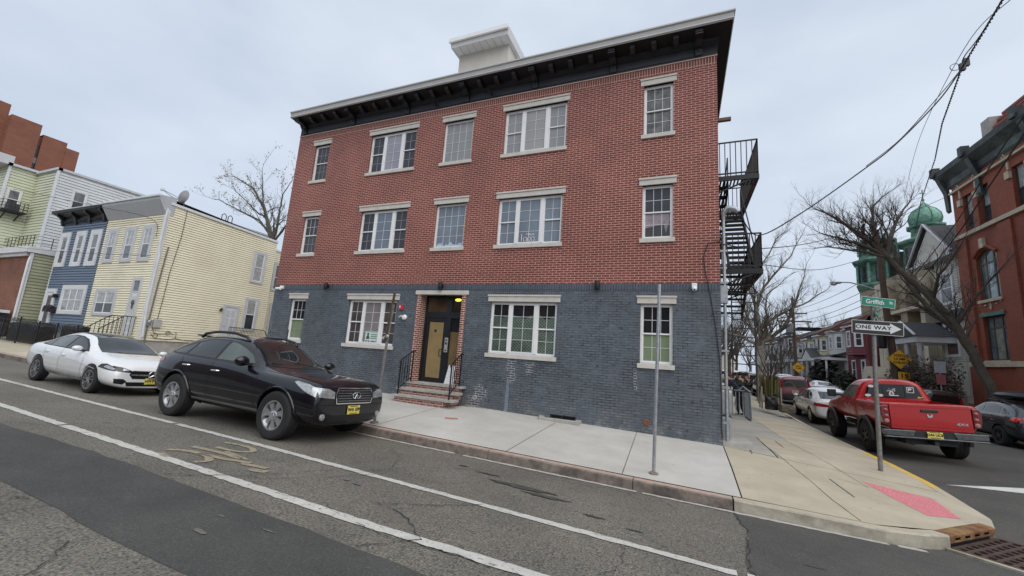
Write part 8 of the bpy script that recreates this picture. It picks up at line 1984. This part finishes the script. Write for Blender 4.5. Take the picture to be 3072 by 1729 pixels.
stick(-.41, 1.755, [(-.04, -.04), (-.02, -.04), (-.02, -.01), (.04, -.01), (.04, .045), (-.04, .045)]); stick(-.415, 1.765, [(-.02, 0), (.02, 0), (.02, .02), (-.02, .02)], INK)
stick(-.62, 1.545, [(-.06, -.025), (.0, -.03), (.09, .01), (.08, .025), (.02, 0), (-.04, .025)], mat('sticker_yellow', (.6, .45, .05), .5))
# tailgate, lights, bumper, wheels
mb = MB(); mb.prism([(-.80, .80), (.80, .80), (.80, 1.40), (.78, 1.44), (-.78, 1.44), (-.80, 1.40)], (-2.725, 0, 0), (0, 1, 0), (0, 0, 1), (-1, 0, 0), -.01, .028); tg = mb.build('tailgate', RED, C.root, bevel=.012)
mb = MB(); mb.box(-2.757, -2.7, -.80, .80, .875, .885); mb.box(-2.757, -2.7, -.80, .80, 1.36, 1.367); mb.build('tailgate_crease', mat('red_crease_shade', (.22, .008, .01), .3), tg)  # crease shade painted as thin strips of darker red
mb = MB(); mb.box(-2.775, -2.75, -.17, .17, 1.245, 1.315); mb.build('tailgate_handle', DARKP, tg, bevel=.01)
mb = MB()
for sg in (1, -1): mb.prism([(0, -.04), (.03, -.045), (.055, .0), (.05, .04), (.025, .05), (.03, .02), (0, .0)], (-2.753, 0, 1.16), (0, sg, 0), (0, 0, 1), (-1, 0, 0), 0, .014)
mb.build('emblem', CHROME, tg)
place(text_mesh('4X4', .085, CHROME, 'lettering', tg, extrude=.004, bold=.003, sx=1.5), (-2.757, -.60, .985), (0, -1, 0), (0, 0, 1))
TAILD = mat('tail_lamp_dark', (.12, .006, .008), .15, 0, .2, 14, coat=1)
for sg in (1, -1):
    mb = MB(); mb.prism([(.815, .90), (.955, .92), (.99, 1.12), (.985, 1.34), (.95, 1.385), (.82, 1.385)], (-2.735, 0, 0), (0, sg, 0), (0, 0, 1), (-1, 0, 0), -.14, .02); tl = mb.build('tail_lamp', TAILD, C.root, bevel=.015)
    for zc, m_ in ((1.25, LAMPR), (1.10, LAMPR), (.985, mat('reverse_lamp', (.35, .18, .16), .15))): mb = MB(); mb.ball((-2.755, sg * .885, zc), .055, 12, .25, 1, 1); mb.build('lens', m_, tl, True)
BUMP = mat('bumper_grey', (.14, .14, .145), .3, .7, .25, 9)
mb = MB()
for sg in (1, -1): mb.prism([(.42, .62), (1.0, .64), (1.01, .78), (.36, .78)], (-2.86, 0, 0), (0, sg, 0), (0, 0, 1), (-1, 0, 0), -.16, .0)
mb.box(-2.83, -2.72, -.42, .42, .60, .735); mb.box(-2.88, -2.74, -1.0, 1.0, .585, .62); bp = mb.build('bumper', BUMP, C.root, bevel=.012)
mb = MB(); mb.box(-2.84, -2.70, -.40, .40, .63, .77); mb.build('bumper_step', DARKP, C.root)
C.plate('D44 UCE', -2.872, .70, True, .03, y=.0)
mb = MB(); mb.beam((-2.9, 0, .50), (-2.3, 0, .50), .08); mb.box(-2.6, -2.3, -.5, .5, .42, .58); mb.ball((-1.53, .0, .45), .18, 10); mb.beam((-1.53, -.9, .44), (-1.53, .9, .44), .1); mb.box(-2.2, 1.9, -.5, -.4, .52, .66); mb.box(-2.2, 1.9, .4, .5, .52, .66); mb.build('chassis', DARKP, C.root)
for sg in (1, -1):
    for ax in (-1.53, 1.53):
        mb = MB(); pts = []
        for k in range(20):
            a = -.1 + (pi + .2) * k / 19; pts.append((ax + .53 * cos(a), sg * 1.0, .44 + .52 * sin(a)))
        mb.tube(pts, .055, 7); mb.build('wheel_arch', DARKP, C.root, True)
DK = mat('dark_rim', (.03, .03, .032), .4, .5, .2, 8)
for ax in (-1.53, 1.53):
    for sg in (1, -1): C.wheel(ax, sg * .87, .43, .32, .23, 6, DK, 2, DK)
C.set(on_ground(6.05, 16.93, (0, 1), 3.06, 1.75), (.02, 1), 1.0)

# --- white saloon seen from behind, maroon box SUV, dark hatch with roof box
def light_saloon(label, pm, c, head, grp=None, plate='', red=True, first=False):
    C = Car('parked_car', label, 'car', grp); C.body(SEDST, pm, (-1.365, 1.365), .325, .86, levels=2)
    C.decal('windscreen', [(-.64, .985), (.64, .985), (.50, 1.33), (-.50, 1.33)], AUTOS, 'front', .005, .1); C.decal('rear_window', [(-.58, 1.07), (.58, 1.07), (.48, 1.31), (-.48, 1.31)], AUTOS, 'rear', .005, .1)
    C.decal('side_window', [(.72, .975), (.50, 1.12), (.22, 1.25), (-.10, 1.31), (-.24, 1.315), (-.26, .975)], AUTOG, 'side', .006, .1); C.decal('side_window', [(-.32, .98), (-.28, 1.315), (-.55, 1.315), (-.95, 1.24), (-1.40, 1.06), (-1.40, .995)], AUTOG, 'side', .006, .1)
    C.decal('tail_lamp', [(-.80, .78), (-.40, .77), (-.42, .86), (-.80, .93)], LAMPR, 'rear', .008, .06); C.decal('tail_lamp', [(.80, .78), (.40, .77), (.42, .86), (.80, .93)], LAMPR, 'rear', .008, .06); C.decal('tail_lamp', [(-1.95, .84), (-2.25, .78), (-2.27, .90), (-2.05, .92)], LAMPR, 'side', .008, .06)
    C.decal('headlamp', [(1.70, .68), (1.80, .75), (2.1, .66), (2.12, .6)], LAMPC, 'side', .006, .08)
    C.decal('rear_diffuser', [(-.70, .27), (.70, .27), (.76, .40), (-.76, .40)], DARKP, 'rear', .008, .1)
    C.line('door_gap', [(-.27, .96), (-.29, .6), (-.27, .28)], .009, SEAM); C.line('door_gap', [(.84, .93), (.88, .7), (.84, .33), (-.27, .28), (-.85, .29), (-1.15, .75), (-1.2, .97)], .009, SEAM)
    h, nn = C.hit((-5, 0, .6), (1, 0, 0)); C.plate(plate, h.x - .015, .60, True, 0, m=mat('pale_plate', (.6, .56, .38), .4)); C.mirror(.62, 1.0, .86, pm, (.12, .2, .13)); C.handle([(-.20, .80), (-1.08, .83)], CHROME, .16)
    for ax in (1.365, -1.365):
        for sg in (1, -1): C.wheel(ax, sg * .785, .335, .22, .22, 10, SILVER, 2)
    C.set(on_ground(c[0], c[1], head, 2.73, 1.6), head, 1.04); return C
BOXST = [(-2.15, .70, .42, .80, .65, .80, 1.0, .74, 1.08, .64, 1.50, .40, 1.55, 1.56), (-2.10, .78, .36, .87, .65, .86, 1.02, .80, 1.10, .70, 1.60, .45, 1.69, 1.70), (-1.9, .82, .32, .89, .65, .88, 1.03, .82, 1.10, .72, 1.63, .47, 1.73, 1.74), (-1.2, .82, .30, .89, .65, .88, 1.02, .82, 1.08, .72, 1.64, .47, 1.745, 1.755), (-.3, .82, .30, .89, .65, .88, 1.01, .82, 1.06, .71, 1.62, .47, 1.73, 1.74), (.25, .82, .30, .89, .65, .88, 1.0, .82, 1.05, .72, 1.50, .47, 1.62, 1.63), (.65, .82, .30, .89, .65, .88, .99, .81, 1.04, .76, 1.22, .5, 1.30, 1.31), (.95, .82, .30, .89, .65, .88, .98, .80, 1.03, .72, 1.08, .48, 1.12, 1.13), (1.5, .82, .30, .89, .62, .86, .92, .76, .98, .66, 1.02, .42, 1.05, 1.06), (1.95, .78, .30, .85, .58, .80, .82, .70, .88, .58, .92, .38, .95, .96), (2.1, .68, .34, .74, .55, .70, .72, .60, .78, .5, .80, .34, .82, .82)]
def box_suv(label, pm, c, head, grp=None, plate='', lowdark=True, scale=1.0, roofbox=False):
    C = Car('parked_car', label, 'car', grp); C.body(BOXST, pm, (-1.30, 1.30), .345, .85, levels=2)
    C.decal('rear_window', [(-.62, 1.12), (.62, 1.12), (.56, 1.52), (-.56, 1.52)], AUTOG, 'rear', .006, .1); C.decal('windscreen', [(-.64, 1.10), (.64, 1.10), (.54, 1.56), (-.54, 1.56)], AUTOS, 'front', .006, .1)
    for a, b in ((.62, -.20), (-.28, -1.08), (-1.16, -1.92)): C.decal('side_window', [(a, 1.07), (a - (.42 if a > .5 else .03), 1.55), (b, 1.56), (b + .02, 1.07)], AUTOG, 'side', .006, .1)
    for sg in (1, -1):
        C.decal('tail_lamp', [(sg * .66, 1.06), (sg * .78, 1.06), (sg * .70, 1.58), (sg * .62, 1.58)], LAMPR if pm.name != 'x' else LAMPR, 'rear', .012, .08)
        C.decal('tail_lamp', [(sg * .66, .88), (sg * .82, .88), (sg * .80, 1.04), (sg * .66, 1.04)], LAMPA if lowdark else LAMPR, 'rear', .012, .08)
    if lowdark:
        C.decal('rear_bumper', [(-.84, .40), (.84, .40), (.86, .70), (-.86, .70)], DARKP, 'rear', .02, .1); C.decal('side_cladding', [(.9, .36), (.9, .50), (-.85, .50), (-.85, .36)], DARKP, 'side', .01, .1)
    h, nn = C.hit((-5, 0, .85), (1, 0, 0)); C.plate(plate, h.x - .015, .84, True, 0, m=mat('pale_plate', (.6, .56, .38), .4)); C.mirror(.55, 1.12, .88, DARKP, (.12, .2, .15)); C.handle([(-.15, .92), (-1.02, .93)], DARKP, .16)
    C.decal('headlamp', [(1.75, .80), (1.72, .90), (2.0, .88), (2.06, .74)], LAMPC, 'side', .006, .08)
    for ax in (1.30, -1.30):
        for sg in (1, -1): C.wheel(ax, sg * .79, .345, .22, .22, 5, SILVER, 2)
    C.set(on_ground(c[0], c[1], head, 2.6, 1.6), head, scale); return C
N = (.02, 1)
WH2 = paint('pearl_white_paint', (.62, .63, .64), .25); MRN = paint('maroon_car_paint', (.16, .012, .028), .28); DKB = paint('dark_blue_grey_paint', (.014, .018, .024), .25); GRYP = paint('grey_green_car_paint', (.06, .062, .055), .3)
k1 = light_saloon('white saloon parked nose to tail between red pickup and maroon SUV', WH2, (6.28, 23.85), N)
mr = box_suv('maroon box shaped SUV parked ahead of the white saloon', MRN, (6.3, 31.2), N, plate='PSZ 14R')
# dark hatch with a roof box at the right edge
C = Car('parked_car', 'dark blue grey crossover with black roof box at the right edge', 'car')
C.body([tuple(q * (.94 if i in (2, 4, 6, 8, 10, 12, 13) else .95) for i, q in enumerate(s_)) for s_ in SUVST], DKB, (-1.33, 1.33), .345, .88, levels=2)
C.decal('side_window', [(.50, 1.12), (.30, 1.25), (.04, 1.37), (-.2, 1.43), (-.36, 1.445), (-.40, 1.12)], AUTOG, 'side', .007, .08); C.decal('side_window', [(-.48, 1.12), (-.44, 1.45), (-.88, 1.44), (-1.18, 1.375), (-1.30, 1.13)], AUTOG, 'side', .007, .08); C.decal('side_window', [(-1.38, 1.135), (-1.27, 1.35), (-1.58, 1.24), (-1.75, 1.14)], AUTOG, 'side', .007, .08)
C.decal('rear_window', [(-.56, 1.14), (.56, 1.14), (.46, 1.37), (-.46, 1.37)], AUTOS, 'rear', .006, .08); C.decal('windscreen', [(-.60, 1.03), (.60, 1.03), (.5, 1.42), (-.5, 1.42)], AUTOS, 'front', .006, .1)
for sg in (1, -1): C.decal('tail_lamp', [(sg * .80, .90), (sg * .45, .92), (sg * .50, 1.02), (sg * .80, 1.07)], LAMPR, 'rear', .01, .06); C.decal('reverse_lamp', [(sg * .62, .93), (sg * .48, .94), (sg * .50, .98), (sg * .62, .99)], LAMPC, 'rear', .014, .05)
C.decal('tail_lamp', [(-1.86, .93), (-2.14, .91), (-2.17, 1.05), (-1.95, 1.07)], mat('bright_tail_lamp', (.62, .03, .025), .2, 0, .1, 9, coat=1), 'side', .012, .06)
C.line('door_gap', [(-.42, 1.0), (-.44, .6), (-.42, .36)], .010, SEAM); C.decal('side_cladding', [(.9, .28), (.9, .38), (-.9, .38), (-.9, .28)], DARKP, 'side', .01, .1); C.decal('rear_bumper', [(-.8, .36), (.8, .36), (.84, .56), (-.84, .56)], DARKP, 'rear', .012, .1)
for sg in (1, -1): mb = MB(); mb.tube([(-.05, sg * .56, 1.50), (-.2, sg * .57, 1.60), (-.9, sg * .56, 1.60), (-1.3, sg * .54, 1.50)], .025, 6); mb.build('roof_rail', DARKP, C.root, True)
mb = MB()
for x in (0, -.8): mb.beam((x, -.62, 1.63), (x, .62, 1.63), .05, .03)
mb.build('roof_bar', DARKP, C.root)
mb = MB(); mb.ball((-.5, -.08, 1.80), 1, 18, 1.05, .42, .19); mb.build('roof_box', mat('matt_black_shell', (.012, .012, .013), .35, 0, .1, 4), C.root, True)
for ax in (1.33, -1.33):
    for sg in (1, -1): C.wheel(ax, sg * .81, .345, .23, .23, 5, mat('two_tone_alloy', (.09, .09, .095), .35, .7, .2, 12), 1)
C.mirror(.6, 1.05, .88, DKB, (.13, .22, .15)); C.handle([(-.34, .84), (-1.2, .86)], DKB, .18); C.set(on_ground(11.5, 22.25, (0, 1), 2.66, 1.62), (.0, 1), 1.0)
box_suv('dark estate car with reddish rear parked right of the pickup bed', paint('dark_red_grey_paint', (.022, .012, .014), .28), (11.55, 28.5), (0, 1), lowdark=False, scale=.96)
G_ = 'cars parked far down the side street'
def far_copy(car, pos, head, lab, wb=2.6):
    r = copy_tree(car.root); r['label'] = lab; r['group'] = G_
    d = Car.__new__(Car); d.root = r; d.set(on_ground(pos[0], pos[1], head, wb, 1.6), head, 1.0); return r
wv = box_suv('white SUV parked at the left kerb beyond the maroon SUV', WH2, (6.25, 43.5), N, G_, lowdark=False)
gv = box_suv('grey green SUV just beyond the maroon SUV', GRYP, (6.2, 37.2), N, G_, lowdark=False)
far_copy(wv, (11.6, 60), (0, 1), 'white SUV parked at the right kerb by the yellow row houses')
far_copy(k1, (11.6, 45.5), (0, 1), 'white saloon parked at the right kerb by the church')
far_copy(gv, (6.3, 50), N, 'grey green SUV second beyond the maroon SUV'); far_copy(wv, (6.35, 57), N, 'white SUV at the left kerb in the distance'); far_copy(k1, (6.4, 63.5), N, 'white saloon at the left kerb in the distance'); far_copy(gv, (11.6, 70), (0, 1), 'grey green SUV at the right kerb in the distance'); far_copy(wv, (6.4, 72), N, 'farthest white SUV at the left kerb'); far_copy(k1, (11.6, 80), (0, 1), 'farthest white saloon at the right kerb'); far_copy(wv, (2.6, 110), (1, 0), 'white SUV crossing at the far end of the street')
# ---------------------------------------------------------------- people by the gate
def skin_mesh(name, verts, edges, m, parent, root=0, lv=1):
    me = bpy.data.meshes.new(name); me.from_pydata([v[:3] for v in verts], edges, [])
    o = bpy.data.objects.new(name, me); COL.objects.link(o)
    bm = bmesh.new(); bm.from_mesh(me); sk = bm.verts.layers.skin.verify(); bm.verts.ensure_lookup_table()
    for i, v in enumerate(bm.verts):
        r = verts[i][3]; v[sk].radius = (r, r) if not isinstance(r, tuple) else r
        v[sk].use_root = i == root
    bm.to_mesh(me); bm.free()
    o.modifiers.new('k', 'SKIN').use_smooth_shade = True; s = o.modifiers.new('s', 'SUBSURF'); s.levels = s.render_levels = lv
    r = sub_eval(o); bpy.data.objects.remove(o); r.materials.clear(); r.materials.append(m)
    for p in r.polygons: p.use_smooth = True
    q = bpy.data.objects.new(name, r); COL.objects.link(q); q.parent = parent; return q
SKIN = mat('skin_tone', (.36, .21, .15), .6, 0, .05, 9); HAIR = mat('dark_hair', (.03, .022, .018), .7, 0, .2, 20)
NAVY = mat('navy_coat', (.010, .013, .026), .8, 0, .2, 9); BLKC = mat('black_clothing', (.008, .008, .009), .85, 0, .2, 9); SHOE = mat('dark_shoe', (.012, .011, .011), .6, 0, 0)
def person(label, loc, rot, J, coat, trous, cap=None):
    """J: joint name -> (x fwd, y left, z)"""
    r = thing('person', label, 'person', loc, rot, None)
    names = ['pelvis', 'waist', 'chest', 'neck', 'head0', 'head1', 'head2']
    rad = {'pelvis': (.15, .11), 'waist': (.13, .095), 'chest': (.165, .11), 'neck': .055, 'head0': .075, 'head1': .095, 'head2': .07}
    vs = [J[n] + (rad[n],) for n in names]; es = [(i, i + 1) for i in range(6)]
    nv = V(J['head1']) + V(J['face']) * .10; vs.append((nv.x, nv.y, nv.z, .018)); es.append((5, len(vs) - 1))
    f = V(J['face']); side = f.cross(Z3).normalized()
    for s in (1, -1):
        e = V(J['head1']) + side * s * .10; vs.append((e.x, e.y, e.z - .01, .02)); es.append((5, len(vs) - 1))
    for s in ('l', 'r'):
        b = len(vs)
        for n, rr in (('hip', .085), ('knee', .058), ('ankle', .04), ('toe', .035)): vs.append(J[n + s] + (rr,))
        es += [(0, b), (b, b + 1), (b + 1, b + 2), (b + 2, b + 3)]
        b = len(vs)
        for n, rr in (('sh', .06), ('el', .044), ('wr', .030), ('hand', (.042, .02))): vs.append(J[n + s] + (rr,))
        es += [(2, b), (b, b + 1), (b + 1, b + 2), (b + 2, b + 3)]
        h = V(J['hand' + s]); d = (h - V(J['wr' + s])).normalized(); sd = d.cross(Z3 if abs(d.z) < .9 else V((1, 0, 0))).normalized()
        for k, (o_, ln) in enumerate(((-.03, .06), (-.01, .075), (.012, .072), (.032, .055), (.055, .04))):
            q = h + sd * o_ + d * (.03 + ln if k < 4 else .01) + V((0, 0, -.02)); p = h + sd * o_ * .8 + d * (.03 if k < 4 else -.01)
            vs.append((p.x, p.y, p.z, .010)); es.append((b + 3, len(vs) - 1)); vs.append((q.x, q.y, q.z, .008)); es.append((len(vs) - 2, len(vs) - 1))
    body = skin_mesh('body', vs, es, SKIN, r)
    # coat
    cv = [J['pelvis'] + ((.20, .16),), J['waist'] + ((.175, .135),), J['chest'] + ((.20, .15),), J['neck'] + (.085,)]; ce = [(0, 1), (1, 2), (2, 3)]
    lp = V(J['pelvis']) + (V(J['kneel']) + V(J['kneer']) - V(J['pelvis']) * 2) * .16; cv.append((lp.x, lp.y, lp.z, (.21, .17))); ce.append((0, 4))
    for s in ('l', 'r'):
        b = len(cv)
        for n, rr in (('sh', .085), ('el', .066), ('wr', .05)): cv.append(J[n + s] + (rr,))
        ce += [(2, b), (b, b + 1), (b + 1, b + 2)]
    skin_mesh('coat', cv, ce, coat, r)
    tv = [J['pelvis'] + ((.16, .13),)]; te = []
    for s in ('l', 'r'):
        b = len(tv); 
        for n, rr in (('hip', .105), ('knee', .078), ('ankle', .062)): tv.append(J[n + s] + (rr,))
        te += [(0, b), (b, b + 1), (b + 1, b + 2)]
    skin_mesh('trousers', tv, te, trous, r)
    for s in ('l', 'r'):
        a, t = V(J['ankle' + s]), V(J['toe' + s]); mb = MB(); mb.tube([a - (t - a) * .35 + V((0, 0, -.03)), a + V((0, 0, -.02)), t], [.05, .055, .04], 8); mb.build('shoe', SHOE, r, True)
    h = V(J['head1']) + Z3 * .035 - f * .02; mb = MB(); mb.ball(h, .112, 12, 1, 1, .95); mb.build('cap' if cap else 'hair', cap or HAIR, r, True)
    return r
P1 = dict(pelvis=(0, 0, .95), waist=(.07, 0, 1.12), chest=(.24, 0, 1.33), neck=(.34, 0, 1.46), head0=(.40, 0, 1.53), head1=(.45, 0, 1.60), head2=(.47, 0, 1.67), face=(.93, 0, -.35), hipl=(0, .1, .9), hipr=(0, -.1, .9), kneel=(.08, .11, .5), kneer=(-.08, -.11, .5), anklel=(-.02, .11, .09), ankler=(-.16, -.11, .09), toel=(.15, .12, .04), toer=(.02, -.12, .04),
          shl=(.25, .19, 1.36), shr=(.25, -.19, 1.36), ell=(.44, .22, 1.16), elr=(.46, -.20, 1.15), wrl=(.66, .16, 1.09), wrr=(.68, -.12, 1.09), handl=(.75, .14, 1.07), handr=(.77, -.1, 1.07))
person('person in navy coat leaning forward over the metal gate', (2.25, 19.9, corner_h(2.25, 19.9)), pi * .93, P1, NAVY, BLKC)
P2 = dict(pelvis=(0, 0, .95), waist=(.01, 0, 1.12), chest=(.04, 0, 1.36), neck=(.06, 0, 1.5), head0=(.07, 0, 1.57), head1=(.09, 0, 1.64), head2=(.08, 0, 1.71), face=(.98, 0, -.15), hipl=(0, .1, .9), hipr=(0, -.1, .9), kneel=(.14, .11, .52), kneer=(-.10, -.11, .5), anklel=(.12, .11, .09), ankler=(-.28, -.11, .12), toel=(.29, .12, .04), toer=(-.12, -.12, .04),
          shl=(.04, .20, 1.40), shr=(.04, -.20, 1.40), ell=(-.06, .26, 1.13), elr=(.12, -.26, 1.14), wrl=(.10, .22, .92), wrr=(.32, -.2, .98), handl=(.16, .2, .85), handr=(.41, -.17, .96))
person('person in black coat and hat walking away on the pavement', (2.75, 23.6, corner_h(2.75, 23.6)), pi * .55, P2, BLKC, BLKC, BLKC)
P3 = dict(P2); P3.update(kneel=(-.08, .11, .5), kneer=(.14, -.11, .52), anklel=(-.26, .11, .12), ankler=(.12, -.11, .09), toel=(-.1, .12, .04), toer=(.29, -.12, .04))
person('bareheaded person in dark clothes right behind the walker in the black hat', (3.15, 24.6, corner_h(3.15, 24.6)), pi * .5, P3, mat('charcoal_jacket', (.02, .02, .023), .85, 0, .2, 9), BLKC)
